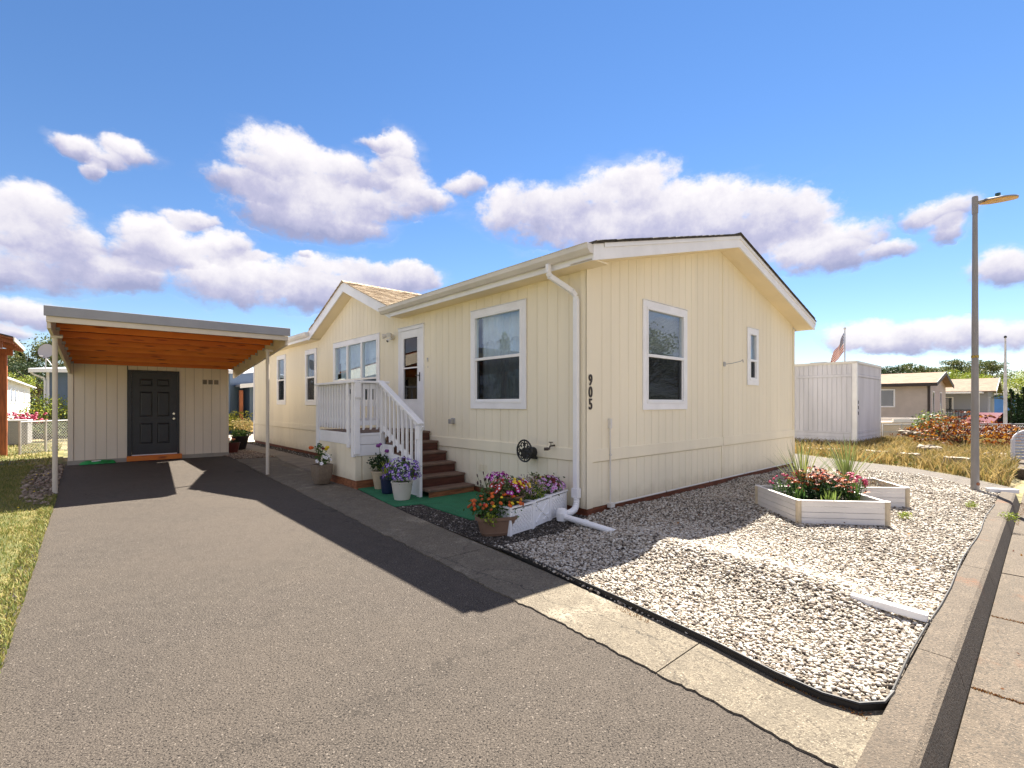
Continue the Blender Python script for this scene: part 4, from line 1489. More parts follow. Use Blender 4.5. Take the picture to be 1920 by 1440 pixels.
# stair rail
sA, sB = Vector((-0.955, 3.79, 1.84)), Vector((-0.955, 2.44, 1.135))
m = MB().bar(sA, sB, 0.11, 0.035)
m.build('stair_rail', M_white, porch, bevel=0.006)
m = MB().bar(sA + Vector((0.02, 0, -0.075)), sB + Vector((0.02, 0, -0.075)), 0.03, 0.09)
m.build('stair_rail', M_white, porch, bevel=0.004)
m = MB().bar(sA + Vector((0.02, -0.03, -0.78)), sB + Vector((0.02, 0.06, -0.72)), 0.03, 0.08)
m.build('stair_rail', M_white, porch, bevel=0.004)
post(-0.975, -0.925, 2.46, 2.55, 0.0, 1.10)
post(-0.99, -0.976, 2.45, 2.56, 0.90, 1.11, 'post_block')
bs = baluster_mesh(0.74)
for k in range(9):
    t = (k + 0.6) / 9.6
    p = sA.lerp(sB, t)
    link('baluster', bs, porch, (-0.962, p.y, p.z - 0.82))


# ------------------------------------------------------------------ plants and pots
def petal_mesh(name, r, lobes, mp, mc, cup=0.25, cr=0.32):
    m = MB()
    n = lobes * 2
    v = [(0, 0, 0)]
    for k in range(n):
        rr = r if k % 2 == 0 else r * 0.72
        a = 2 * math.pi * k / n
        v.append((rr * math.cos(a), rr * math.sin(a), r * cup))
    f = [(0, 1 + k, 1 + (k + 1) % n) for k in range(n)]
    m.add(v, f, 0)
    v = [(0, 0, r * cup * 0.9)]
    for k in range(6):
        a = 2 * math.pi * k / 6
        v.append((r * cr * math.cos(a), r * cr * math.sin(a), r * cup * 0.55))
    m.add(v, [(0, 1 + k, 1 + (k + 1) % 6) for k in range(6)], 1)
    return m.mesh(name, [mp, mc], recalc=False)


def pompom_mesh(name, r, mp):
    m = MB()
    b = bmesh.new()
    bmesh.ops.create_icosphere(b, subdivisions=2, radius=r)
    for v in b.verts:
        v.co *= 1 + rnd.uniform(-0.18, 0.12)
        v.co.z *= 0.7
    me = bpy.data.meshes.new(name)
    b.to_mesh(me)
    b.free()
    me.materials.append(mp)
    return me


def cone_mesh(name, r, mp):
    """drooping daisy with a raised dark cone"""
    m = MB()
    n = 10
    for k in range(n):
        a = 2 * math.pi * k / n
        w = 0.26
        m.add([(0.2 * r * math.cos(a - w), 0.2 * r * math.sin(a - w), 0), (r * math.cos(a - w * 0.6), r * math.sin(a - w * 0.6), -0.35 * r), (r * math.cos(a + w * 0.6), r * math.sin(a + w * 0.6), -0.35 * r), (0.2 * r * math.cos(a + w), 0.2 * r * math.sin(a + w), 0)], [(0, 1, 2, 3)], 0)
    m.lathe([(0.36 * r, -0.02 * r), (0.34 * r, 0.18 * r), (0.12 * r, 0.36 * r)], 8, mi=1)
    return m.mesh(name, [mp, M_fdark], recalc=False)


FM = {}


def fmesh(kind, colr, r):
    key = (kind, colr, round(r, 3))
    if key not in FM:
        if kind == 'petunia':
            FM[key] = petal_mesh('flower', r, 5, FLC[colr], M_fwhite, 0.3, 0.38)
        elif kind == 'eyed':
            FM[key] = petal_mesh('flower', r, 5, FLC['lilac'] if colr == 'lilac' else FLC[colr], FLC['magenta'] if colr == 'lilac' else M_fdark, 0.3, 0.42)
        elif kind == 'pom':
            FM[key] = pompom_mesh('flower', r, FLC[colr])
        else:
            FM[key] = cone_mesh('flower', r, FLC[colr])
    return FM[key]


def flowers(parent, specs, cen, rad, up=0.35, cap=999):
    """specs: (kind, colour, radius, count, angle range around z, min height) on the surface of an ellipsoid"""
    for kind, colr, r, n, (aa, ab), zmin in specs:
        for _ in range(n):
            a = R(rnd.uniform(aa, ab))
            e = math.asin(rnd.uniform(zmin, 1.0))
            d = Vector((math.cos(a) * math.cos(e), math.sin(a) * math.cos(e), math.sin(e)))
            k = rnd.uniform(0.93, 1.10)
            p = Vector((cen[0] + d.x * rad[0] * k, cen[1] + d.y * rad[1] * k, cen[2] + d.z * rad[2] * k))
            nrm = (d + Vector((rnd.uniform(-.4, .4), rnd.uniform(-.4, .4), up + rnd.uniform(-.2, .3)))).normalized()
            q = nrm.to_track_quat('Z', 'Y').to_euler()
            o = link('flower', fmesh(kind, colr, r), parent, p, None, None, q)
            o.scale = [rnd.uniform(0.8, 1.15)] * 3


def strap(m, base, a, L, h, w, bend=0.8, n=6, mi=0):
    """long arching strap leaf"""
    d = Vector((math.cos(a), math.sin(a), 0))
    s_ = Vector((-math.sin(a), math.cos(a), 0))
    v = []
    for i in range(n + 1):
        t = i / n
        p = Vector(base) + d * (L * t) + Vector((0, 0, h * (t * (1 + bend) - bend * t * t)))
        ww = w * (1 - t) ** 0.6 * (0.6 + 1.2 * min(t * 3, 1) * 0.35) + 0.0006
        v += [p - s_ * ww / 2 + Vector((0, 0, ww * 0.15)), p + s_ * ww / 2 + Vector((0, 0, ww * 0.15))]
    f = [(2 * i, 2 * i + 1, 2 * i + 3, 2 * i + 2) for i in range(n)]
    m.add(v, f, mi)


def pot(name, label, x, y, prof, m_, rz=0.0, square=0.0, n=24, sx=1, sy=1, smooth=True, z=0.02, world=False, cat='plant pot'):
    t = thing(name, label, cat, (Vector((x, y, z)) if world else H(x, y, z)), rz)
    mb = MB().lathe(prof, n, square=square, sx=sx, sy=sy)
    mb.build('pot', m_, t, smooth=False)
    top = prof[-1]
    return t


def rimprof(rb, rt, h, lip=0.012, liph=0.03):
    return [(rb, 0), (rb + (rt - rb) * 0.5, h * 0.5), (rt - lip, h - liph), (rt, h - liph), (rt, h), (rt - 0.015, h), (rt - 0.02, h - 0.03)]


# tan square pot by the porch skirt
t = thing('flower_pot', 'square woven tan pot with orange, yellow and white flowers by the porch skirt', 'plant pot', H(-1.62, 4.72, 0.025), A_H + 0.05)
m = MB()
m.lathe([(0.125, 0), (0.165, 0.10), (0.185, 0.22), (0.190, 0.35), (0.195, 0.355), (0.195, 0.375), (0.175, 0.375), (0.17, 0.33)], 28, square=0.85, rot=R(0))
m.build('pot', M_pottan, t)
MB().lathe([(0.165, 0.32), (0.16, 0.34)], 12).build('soil', M_soil, t)
t.scale = (0.82, 0.82, 0.92)
c_ = np.vstack([blob(170, (0.0, 0, 0.52), (0.12, 0.12, 0.17), 0.2), blob(90, (-0.04, 0.05, 0.68), (0.10, 0.08, 0.10), 0.2), blob(90, (0.08, -0.05, 0.47), (0.12, 0.1, 0.10), 0.2)])
foliage('foliage', c_, rng.uniform(0.03, 0.06, len(c_)), M_leaf, t)
for colr, kind, r_, ps in (('orange', 'pom', 0.055, [(-0.19, 0.10, 0.70)]), ('yellow', 'pom', 0.045, [(0.10, -0.06, 0.70), (0.085, -0.02, 0.665)]), ('maroon', 'pom', 0.035, [(0.02, -0.02, 0.68)]),
                          ('white', 'petunia', 0.045, [(0.04, -0.12, 0.50), (0.10, -0.10, 0.53), (0.14, -0.03, 0.50), (0.07, -0.05, 0.56), (-0.07, -0.15, 0.40), (0.0, -0.10, 0.52), (0.15, -0.09, 0.46), (-0.13, -0.04, 0.44)])):
    for p in ps:
        o = link('flower', fmesh(kind, colr, r_), t, p, None, None, (R(60) if kind == 'petunia' else 0, 0, R(rnd.uniform(-30, 30))))
# beige pot with violet flower
t = thing('flower_pot', 'beige round pot with dark green leaves and violet blooms against the porch skirt', 'plant pot', H(-1.08, 3.58, 0.022), A_H)
m = MB().lathe(rimprof(0.075, 0.135, 0.30), 22)
m.build('pot', M_potbeige, t)
MB().lathe([(0.115, 0.26), (0.112, 0.28)], 12).build('soil', M_soil, t)
c_ = blob(330, (0.0, 0, 0.43), (0.17, 0.17, 0.14), 0.3)
foliage('foliage', c_, rng.uniform(0.035, 0.07, len(c_)), M_leafd, t)
MB().tube([(0.02, 0, 0.5), (0.0, 0.0, 0.72)], 0.004, 4).tube([(0.06, 0, 0.5), (0.12, -0.02, 0.62)], 0.004, 4).build('stem', M_leaf, t)
for p, r_ in (((-0.02, 0, 0.72), 0.045), ((0.03, 0.02, 0.745), 0.03), ((0.125, -0.03, 0.625), 0.045)):
    link('flower', fmesh('pom', 'violet', r_), t, p)
# navy pot with strap leaves
t = thing('flower_pot', 'navy blue glazed pot holding a lime green strap-leaved plant', 'plant pot', H(-1.17, 3.10, 0.022), A_H)
m = MB().lathe([(0.09, 0), (0.10, 0.02), (0.115, 0.20), (0.118, 0.225), (0.13, 0.23), (0.13, 0.27), (0.115, 0.27), (0.11, 0.24)], 22)
m.build('pot', M_potblue, t)
m = MB()
for k in range(46):
    a = rnd.uniform(0, 2 * math.pi)
    strap(m, (rnd.uniform(-.03, .03), rnd.uniform(-.03, .03), 0.24), a, rnd.uniform(0.08, 0.30), rnd.uniform(0.10, 0.30), 0.016, rnd.uniform(0.6, 1.3))
m.build('strap_leaves', M_leafy, t, kind='stuff')
# cream pot with purple petunias
t = thing('flower_pot', 'cream round pot overflowing with purple petunias in front of the newel post', 'plant pot', H(-1.24, 2.52, 0.022), A_H)
m = MB().lathe(rimprof(0.115, 0.165, 0.27, 0.008, 0.022), 26)
m.build('pot', M_potcream, t)
MB().lathe([(0.145, 0.23), (0.142, 0.25)], 12).build('soil', M_soil, t)
c_ = blob(650, (0.0, 0, 0.40), (0.25, 0.25, 0.20), 0.3)
foliage('foliage', c_, rng.uniform(0.02, 0.045, len(c_)), M_leaf, t)
flowers(t, [('petunia', 'purple', 0.026, 115, (0, 360), -0.35)], (0, 0, 0.40), (0.27, 0.27, 0.21), 0.2)

# brown oval trough with marigolds
t = thing('flower_trough', 'brown oval trough of orange marigolds in front of the white planter boxes', 'planter', H(-1.43, 0.10, 0.02), A_H + R(-28))
m = MB().lathe([(0.135, 0), (0.150, 0.03), (0.150, 0.045), (0.175, 0.165), (0.192, 0.170), (0.195, 0.205), (0.175, 0.205), (0.17, 0.17)], 30, square=0.55, sx=1.22, sy=0.70)
m.build('pot', M_potbrown, t)
MB().lathe([(0.16, 0.165), (0.155, 0.185)], 14, sx=1.15, sy=0.65).build('soil', M_soil, t)
c_ = np.vstack([blob(1300, (0.0, 0.03, 0.29), (0.28, 0.18, 0.14), 0.2), blob(90, (-0.12, 0.05, 0.42), (0.10, 0.08, 0.09), 0.3)])
foliage('foliage', c_, rng.uniform(0.02, 0.045, len(c_)), M_leaf, t)
c_ = blob(120, (-0.09, -0.13, 0.20), (0.09, 0.05, 0.08), 0.2)
foliage('trailing_leaves', c_, rng.uniform(0.02, 0.04, len(c_)), M_leafy, t)
flowers(t, [('pom', 'orange', 0.023, 16, (150, 390), -0.1), ('pom', 'rust', 0.020, 24, (120, 400), -0.1), ('pom', 'yellow', 0.018, 8, (240, 400), 0.1), ('pom', 'red', 0.018, 12, (0, 360), 0.1)], (0.0, 0.03, 0.30), (0.29, 0.19, 0.15))

# three white planter boxes


def planter_box(label, x, y, rz, w, d, h, front):
    t = thing('planter_box', label, 'planter', H(x, y, 0.012), A_H + rz, 'white planter boxes by the downspout')
    m = MB()
    T = 0.018
    m.box(0, w, 0, T, 0.01, h - 0.03).box(0, w, d - T, d, 0.01, h - 0.03).box(0, T, T, d - T, 0.01, h - 0.03).box(w - T, w, T, d - T, 0.01, h - 0.03).box(T, w - T, T, d - T, 0.01, 0.04)
    m.build('box_panel', M_white, t)
    m = MB()
    for (p, q) in ((-0.008, -0.008), (w - 0.03, -0.008), (-0.008, d - 0.03), (w - 0.03, d - 0.03)):
        m.box(p, p + 0.038, q, q + 0.038, 0, h - 0.012)
    m.build('corner_posts', M_white, t)
    m = MB().box(-0.02, w + 0.02, -0.02, 0.02, h - 0.012, h + 0.008).box(-0.02, w + 0.02, d - 0.02, d + 0.02, h - 0.012, h + 0.008).box(-0.02, 0.02, 0.02, d - 0.02, h - 0.012, h + 0.008).box(w - 0.02, w + 0.02, 0.02, d - 0.02, h - 0.012, h + 0.008)
    m.build('rim', M_white, t, bevel=0.003)
    if front == 'cross':
        m = MB()
        m.bar((0.05, -0.004, 0.05), (w - 0.05, -0.004, h - 0.05), 0.022, 0.012, up=(0, 1, 0))
        m.bar((0.05, -0.004, h - 0.05), (w - 0.05, -0.004, 0.05), 0.022, 0.0115, up=(0, 1, 0))
        m.bar((0.05, -0.004, h * 0.62), (w * 0.42, -0.004, h - 0.045), 0.018, 0.011, up=(0, 1, 0))
        m.bar((w - 0.05, -0.004, h * 0.38), (w * 0.58, -0.004, 0.05), 0.018, 0.011, up=(0, 1, 0))
        m.build('cross_trim', M_white, t)
    elif front == 'weave':
        m = MB()
        nx, nz = 13, 9
        for i in range(nx):
            for j in range(nz):
                xx = 0.04 + (w - 0.08) * i / nx
                zz = 0.04 + (h - 0.09) * j / nz
                dd = 0.009 if (i + j) % 2 else 0.004
                m.box(xx, xx + (w - 0.08) / nx * 0.9, -dd, 0.0, zz, zz + (h - 0.09) / nz * 0.85)
        m.build('woven_panel', M_white, t, kind='stuff')
    MB().box(0.02, w - 0.02, 0.02, d - 0.02, h - 0.06, h - 0.03).build('soil', M_soil, t)
    return t


b1_ = planter_box('nearest white planter box with woven front, a brown bowl of mixed flowers on top', -1.37, -0.06, R(8), 0.42, 0.36, 0.31, 'weave')
b2_ = planter_box('middle white planter box with crossed front trim, filled with green sedum', -0.93, 0.02, R(16), 0.41, 0.40, 0.31, 'cross')
b3_ = planter_box('white planter box nearest the house wall, filled with pink-eyed petunias', -0.52, 0.15, R(14), 0.42, 0.40, 0.31, 'weave')
bowl = thing('flower_bowl', 'brown shallow bowl of red, yellow and pink flowers on the nearest white box', 'plant bowl', b1_.location + Vector((0, 0, 0.318)), A_H + R(8))
m = MB().lathe([(0.10, 0), (0.15, 0.03), (0.175, 0.07), (0.185, 0.075), (0.185, 0.09), (0.165, 0.09), (0.16, 0.075)], 22, (0.20, 0.18, 0))
m.build('bowl', M_potbrown, bowl)
c_ = np.vstack([blob(1100, (0.20, 0.18, 0.15), (0.25, 0.22, 0.13), 0.2), blob(90, (0.05, 0.1, 0.20), (0.1, 0.1, 0.10), 0.3)])
foliage('foliage', c_, rng.uniform(0.02, 0.045, len(c_)), M_leafm, bowl)
flowers(bowl, [('pom', 'yellow', 0.020, 18, (230, 330), 0.15), ('petunia', 'red', 0.028, 22, (150, 260), 0.0), ('petunia', 'magenta', 0.028, 7, (220, 250), -0.1), ('pom', 'red', 0.018, 14, (90, 300), 0.3),
               ('eyed', 'lilac', 0.028, 34, (280, 370), -0.3)], (0.20, 0.18, 0.15), (0.245, 0.22, 0.13))
flowers(bowl, [('petunia', 'magenta', 0.022, 34, (0, 360), 0.1)], (0.25, 0.42, 0.24), (0.16, 0.10, 0.07))
c_ = blob(700, (0.205, 0.2, 0.37), (0.26, 0.24, 0.13), 0.2)
foliage('foliage', c_, rng.uniform(0.02, 0.045, len(c_)), M_leaf, b2_)
c_ = blob(420, (0.205, 0.2, 0.43), (0.24, 0.22, 0.12), 0.6)
foliage('sedum_heads', c_, rng.uniform(0.02, 0.035, len(c_)), FLC['sedum'], b2_)
c_ = blob(260, (0.205, 0.12, 0.36), (0.18, 0.14, 0.09), 0.5)
foliage('lime_leaves', c_, rng.uniform(0.02, 0.04, len(c_)), M_leafy, b2_)
c_ = np.vstack([blob(900, (0.20, 0.2, 0.38), (0.27, 0.24, 0.14), 0.2), blob(120, (0.10, 0.3, 0.48), (0.12, 0.1, 0.08), 0.3)])
foliage('foliage', c_, rng.uniform(0.02, 0.045, len(c_)), M_leafm, b3_)
flowers(b3_, [('eyed', 'lilac', 0.028, 60, (180, 350), -0.2), ('pom', 'maroon', 0.025, 24, (0, 360), 0.3), ('pom', 'yellow', 0.016, 18, (0, 180), 0.4)], (0.20, 0.18, 0.37), (0.25, 0.22, 0.13))
# lavender behind the bowl
lav = thing('lavender_plant', 'thin grey lavender with dark seed heads behind the nearest planter box', 'plant', H(-1.05, 0.62, 0.02), 0)
m = MB()
for k in range(46):
    a = rnd.uniform(0, 6.28)
    L = rnd.uniform(0.05, 0.22)
    h = rnd.uniform(0.36, 0.54)
    m.tube([(0, 0, 0), (math.cos(a) * L * 0.5, math.sin(a) * L * 0.5, h * 0.6), (math.cos(a) * L, math.sin(a) * L, h)], 0.0025, 3, cap=False)
    m.tube([(math.cos(a) * L, math.sin(a) * L, h), (math.cos(a) * L * 1.05, math.sin(a) * L * 1.05, h + 0.035)], 0.007, 5, mi=1)
m.build('stem', [M_leafg, M_fdark], lav, kind='stuff')
c_ = blob(260, (0, 0, 0.14), (0.17, 0.17, 0.14), 0.2)
foliage('foliage', c_, rng.uniform(0.015, 0.04, len(c_)), M_leafg, lav, up=1.0, aspect=0.2)


# raised beds
def raised_bed(label, pts, z0=0.02, h=0.275):
    c = sum((Vector((*p, 0)) for p in pts), Vector()) / len(pts)
    t = thing('raised_bed', label, 'raised bed', (c.x, c.y, z0), 0, 'white raised garden beds')
    q = [Vector((p[0] - c.x, p[1] - c.y, 0)) for p in pts]
    for i in range(len(q)):
        a, b = q[i], q[(i + 1) % len(q)]
        d = (b - a).normalized()
        for k in range(4):
            z = h * (k + 0.5) / 4
            m = MB().bar(a + d * 0.03 + Vector((0, 0, z)), b - d * 0.03 + Vector((0, 0, z)), 0.022, h / 4 - 0.004)
            m.build('plank', M_bedwhite, t, bevel=0.002)
        nrm = Vector((d.y, -d.x, 0))
        m = MB().bar(a + d * 0.012 + Vector((0, 0, h - 0.002)), b - d * 0.012 + Vector((0, 0, h - 0.002)), 0.045, 0.012)
        m.build('cap_rail', M_bedwhite, t, bevel=0.002)
    for a in q:
        MB().lathe([(0.032, 0), (0.032, h - 0.004)], 8, (a.x, a.y, 0)).build('corner_post', M_bedpost, t)
        MB().lathe([(0.036, h - 0.001), (0.036, h + 0.008), (0.025, h + 0.012)], 8, (a.x, a.y, 0)).build('post_cap', M_bedwhite, t)
    m = MB().prism([(p.x * 0.96, p.y * 0.96) for p in q], 0.0, h - 0.08)
    m.build('soil', M_soil, t)
    return t, c


bA, cA = raised_bed('nearer white raised bed on the gravel, full of rust and pink coneflowers', [(3.43, 5.76), (4.40, 5.64), (4.50, 6.62), (3.46, 6.78)])
bB, cB = raised_bed('farther white raised bed behind the full one, with sparse brown stems', [(4.60, 6.66), (5.42, 6.60), (5.60, 7.45), (4.70, 7.55)])


def plantat(name, label, X, Y, z, cat='plant', group=None):
    return thing(name, label, cat, (X, Y, z), 0, group)


def spiky(label, X, Y, z, h, n=58):
    t = plantat('spiky_plant', label, X, Y, z, 'plant', 'spiky grass-like plants in the raised beds')
    m = MB()
    for k in range(n):
        a = rnd.uniform(0, 6.28)
        e = rnd.uniform(0.08, 0.75) * h
        strap(m, (rnd.uniform(-.02, .02), rnd.uniform(-.02, .02), 0), a, e, h * rnd.uniform(0.8, 1.1) - e * 0.30, 0.020, rnd.uniform(0.0, 0.35), 6)
    m.build('leaves', leafmat('yucca_leaf', [(0.10, 0.15, 0.05), (0.24, 0.28, 0.09), (0.34, 0.36, 0.14)]), t, kind='stuff')


spiky('left spiky yellow-green plant at the back of the nearer raised bed', 3.97, 6.58, 0.25, 0.72)
spiky('right spiky plant rising between the two raised beds', 4.78, 6.86, 0.25, 0.74)
t = plantat('coneflower_clump', 'clump of rust-orange coneflowers in the middle of the nearer raised bed', 4.02, 6.22, 0.2, 'flowers')
c_ = np.vstack([blob(1100, (0, 0, 0.14), (0.36, 0.28, 0.17), 0.2), blob(240, (-0.32, -0.02, 0.10), (0.16, 0.2, 0.12), 0.2)])
foliage('foliage', c_, rng.uniform(0.03, 0.06, len(c_)), M_leafd, t)
m = MB()
for k in range(90):
    x, y = rnd.gauss(0, 0.20), rnd.gauss(0.04, 0.15)
    x = max(-0.4, min(0.42, x))
    y = max(-0.3, min(0.36, y))
    z = rnd.uniform(0.24, 0.44) - 0.25 * (abs(x) + max(0, -y) * 0.8)
    m.tube([(x * 0.6, y * 0.6, 0.05), (x, y, z)], 0.003, 3, cap=False)
    o = link('flower', fmesh('cone', 'rust' if rnd.random() < 0.8 else 'red', 0.043), t, (x, y, z), None, None, (rnd.uniform(-.4, .6), rnd.uniform(-.4, .4), rnd.uniform(0, 6)))
m.build('stem', M_leaf, t, kind='stuff')
t = plantat('pink_flower_clump', 'pink flowers at the back left of the nearer raised bed', 3.70, 6.50, 0.2, 'flowers')
c_ = blob(260, (0, 0, 0.12), (0.18, 0.18, 0.14), 0.2)
foliage('foliage', c_, rng.uniform(0.02, 0.05, len(c_)), M_leaf, t)
flowers(t, [('pom', 'pink', 0.017, 26, (0, 360), 0.0)], (0, 0, 0.15), (0.2, 0.18, 0.15))
t = plantat('pink_flower_clump', 'bright pink flower heads at the right of the nearer raised bed', 4.60, 6.50, 0.18, 'flowers')
c_ = blob(300, (0, 0, 0.12), (0.17, 0.12, 0.16), 0.2)
foliage('foliage', c_, rng.uniform(0.02, 0.05, len(c_)), M_leaf, t)
flowers(t, [('pom', 'pink', 0.022, 40, (0, 360), -0.1)], (0, 0, 0.16), (0.17, 0.12, 0.16))
for (X, Y, n, hh, lb) in ((3.62, 6.12, 26, 0.26, 'tuft of broad green blades at the left of the nearer raised bed'), (3.88, 5.86, 40, 0.22, 'tuft of light green blades at the front of the nearer raised bed'), (4.32, 6.10, 34, 0.36, 'tall green iris blades at the right of the nearer raised bed')):
    t = plantat('iris_clump', lb, X, Y, 0.19, 'plant', 'iris clumps in the raised bed')
    m = MB()
    for k in range(n):
        a = rnd.uniform(0, 6.28)
        strap(m, (rnd.uniform(-.08, .08), rnd.uniform(-.05, .05), 0), a, rnd.uniform(0.01, 0.12), hh * rnd.uniform(0.6, 1.05), 0.026, 0.1, 4)
    m.build('leaves', M_leaf if n != 40 else leafmat('iris_leaf', [(0.10, 0.16, 0.03), (0.22, 0.30, 0.07)]), t, kind='stuff')
t = plantat('spent_perennials', 'low brown spent stems filling the farther raised bed', 5.05, 6.98, 0.2, 'plant')
c_ = blob(1300, (0, 0, 0.10), (0.40, 0.36, 0.14), 0.1)
foliage('foliage', c_, rng.uniform(0.02, 0.05, len(c_)), leafmat('spent_stem', [(0.12, 0.08, 0.05), (0.28, 0.18, 0.12), (0.20, 0.20, 0.08)]), t, up=1.0, aspect=0.25)
for X, Y, lb in ((6.32, 6.62, 'small yellow-green weed tuft in the gravel beside the lamp shadow'), (6.15, 5.95, 'larger weed tuft at the gravel edge beside the kerb'), (4.9, 6.0, 'tiny green weed in the gravel right of the nearer raised bed')):
    t = plantat('weed', lb, X, Y, 0.03, 'weed', 'weeds in the gravel')
    c_ = blob(160, (0, 0, 0.03), (0.12, 0.09, 0.06) if Y < 6.5 and X > 5 else (0.08, 0.06, 0.05), 0.1)
    foliage('foliage', c_, rng.uniform(0.015, 0.03, len(c_)), M_leafy, t)

# two pots by the shed corner
t = thing('flower_pot', 'tall black pot with leafy green plant behind the maroon pot', 'plant pot', H(-1.10, 12.95, 0.02), 0)
MB().lathe(rimprof(0.15, 0.25, 0.42), 22).build('pot', M_potblack, t)
c_ = blob(300, (0, 0, 0.50), (0.27, 0.27, 0.12), 0.3)
foliage('foliage', c_, rng.uniform(0.05, 0.10, len(c_)), leafmat('leaf_mid', [(0.07, 0.15, 0.04), (0.16, 0.28, 0.07)]), t)
t = thing('flower_pot', 'maroon pot with a salmon flower at the corner of the tan shed', 'plant pot', H(-1.52, 12.0, 0.02), 0)
MB().lathe(rimprof(0.14, 0.21, 0.30), 22).build('pot', M_potred, t)
c_ = blob(120, (0, 0, 0.33), (0.17, 0.17, 0.07), 0.2)
foliage('foliage', c_, rng.uniform(0.03, 0.06, len(c_)), M_leafd, t)
flowers(t, [('pom', 'salmon', 0.035, 7, (180, 360), 0.3)], (0, 0, 0.34), (0.12, 0.12, 0.09))

# ------------------------------------------------------------------ carport and shed
A_C = R(40.0)
CP = (-7.40, 7.79, 0.0)
cp = thing('carport', 'open beige carport with orange stained rafters over the driveway', 'carport', CP, A_C)
CW = 3.40


def rtop(y):
    return 2.925 - 0.070 * (y + 0.63)


def bbot(y):
    return 2.60 - 0.083 * (y + 0.63)


yF, yB = -0.63, 4.64
m = MB().hexa([(-0.06, yF, rtop(yF) - 0.05), (CW - 0.02, yF, rtop(yF) - 0.05), (CW - 0.02, yB + 0.5, rtop(yB + 0.5) - 0.05), (-0.06, yB + 0.5, rtop(yB + 0.5) - 0.05),
               (-0.06, yF, rtop(yF) - 0.012), (CW - 0.02, yF, rtop(yF) - 0.012), (CW - 0.02, yB + 0.5, rtop(yB + 0.5) - 0.012), (-0.06, yB + 0.5, rtop(yB + 0.5) - 0.012)])
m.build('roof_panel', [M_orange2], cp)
m = MB().hexa([(-0.08, yF, rtop(yF) - 0.010), (CW, yF, rtop(yF) - 0.010), (CW, yB + 0.55, rtop(yB + 0.55) - 0.010), (-0.08, yB + 0.55, rtop(yB + 0.55) - 0.010),
               (-0.08, yF, rtop(yF)), (CW, yF, rtop(yF)), (CW, yB + 0.55, rtop(yB + 0.55)), (-0.08, yB + 0.55, rtop(yB + 0.55))])
m.build('roof_sheet', M_greytrim, cp)
MB().box(-0.085, CW + 0.01, yF - 0.03, yF - 0.002, 2.78, 2.935).build('fascia', M_greytrim, cp, bevel=0.004)
MB().box(-0.06, CW - 0.02, yF + 0.0, yF + 0.035, 2.69, 2.782).build('header_board', M_beige, cp, bevel=0.004)
for x in (-0.055, CW - 0.065):
    m = MB().hexa([(x, yF + 0.036, bbot(yF)), (x + 0.045, yF + 0.036, bbot(yF)), (x + 0.045, yB, bbot(yB)), (x, yB, bbot(yB)),
                   (x, yF + 0.036, rtop(yF) - 0.052), (x + 0.045, yF + 0.036, rtop(yF) - 0.052), (x + 0.045, yB, rtop(yB) - 0.052), (x, yB, rtop(yB) - 0.052)])
    m.build('side_beam', M_beige, cp, bevel=0.003)
ny = 8
for k in range(ny):
    y = yF + 0.30 + (yB - yF - 0.42) * k / (ny - 1)
    zt = rtop(y) - 0.053
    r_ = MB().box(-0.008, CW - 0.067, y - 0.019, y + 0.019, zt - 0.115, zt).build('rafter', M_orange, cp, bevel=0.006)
    for x, s_ in ((-0.009, 1), (CW - 0.066, -1)):
        h_ = MB()
        h_.box(min(x, x + s_ * 0.003), max(x, x + s_ * 0.003), y - 0.05, y + 0.05, zt - 0.13, zt - 0.01)
        h_.box(min(x, x + s_ * 0.05), max(x, x + s_ * 0.05), y - 0.0215, y + 0.0215, zt - 0.120, zt - 0.116)
        h_.box(min(x, x + s_ * 0.05), max(x, x + s_ * 0.05), y - 0.0220, y - 0.0195, zt - 0.118, zt - 0.07)
        h_.build('joist_hanger', M_galv, r_)
for x, y in ((0.0, 0.0), (3.15, 0.0)):
    m = MB().tube([(x, y, 0.0), (x, y, bbot(y) + 0.01)], 0.034 if x == 0 else 0.033, 16)
    ps = m.build('post', M_beige, cp, smooth=False)
    MB().box(x - 0.05, x + 0.09, y - 0.05, y + 0.05, bbot(y) - 0.03, bbot(y) + 0.0).build('bracket', M_beige, ps)

shed = thing('storage_shed', 'tan shed with charcoal six-panel door at the back of the carport', 'shed', CP, A_C)
SX0, SX1, SY = -0.06, 3.22, 4.67


def FS(a, d, z):
    return (a, SY - d, z)


SD = (1.04, 2.10, 0.14, 2.30)
boards(shed, FS, SX0 + 0.09, SX1 - 0.02, 0.10, lambda a: 2.42, [], [(SD[0] + 0.02, SD[1] - 0.02, 0.10, SD[3] - 0.02)], 0.2, 0.008, M_tan, -0.013, 0.0, 'siding_board')
boards(shed, FS, SX0, SX1, 0.02, lambda a: 2.45, [], [(SD[0] + 0.02, SD[1] - 0.02, SD[2], SD[3] - 0.02)], 99, 0, M_tandk, -0.08, -0.008, 'wall')
MB().fbox(FS, SX0 - 0.01, SX0 + 0.085, -0.01, 0.02, 0.10, 2.42).build('corner_trim', M_tan, shed)
MB().fbox(FS, SX1 - 0.02, SX1 + 0.015, -0.01, 0.02, 0.10, 2.40).build('corner_trim', M_tan, shed)
MB().fbox(FS, SX0 - 0.02, SD[0] - 0.03, -0.04, 0.03, -0.02, 0.095).build('base_board', mat('grey_tan_base', (0.38, 0.34, 0.28), 0.8, 0.1, 3), shed)
MB().fbox(FS, SD[1] + 0.05, SX1 + 0.02, -0.04, 0.03, -0.02, 0.095).build('base_board', MATS['grey_tan_base'], shed)
m = MB().box(SX0, SX0 + 0.08, SY + 0.08, SY + 2.6, 0.0, 2.3).box(SX1 - 0.08, SX1, SY + 0.08, SY + 2.6, 0.0, 2.3).box(SX0, SX1, SY + 2.6, SY + 2.68, 0.0, 2.2)
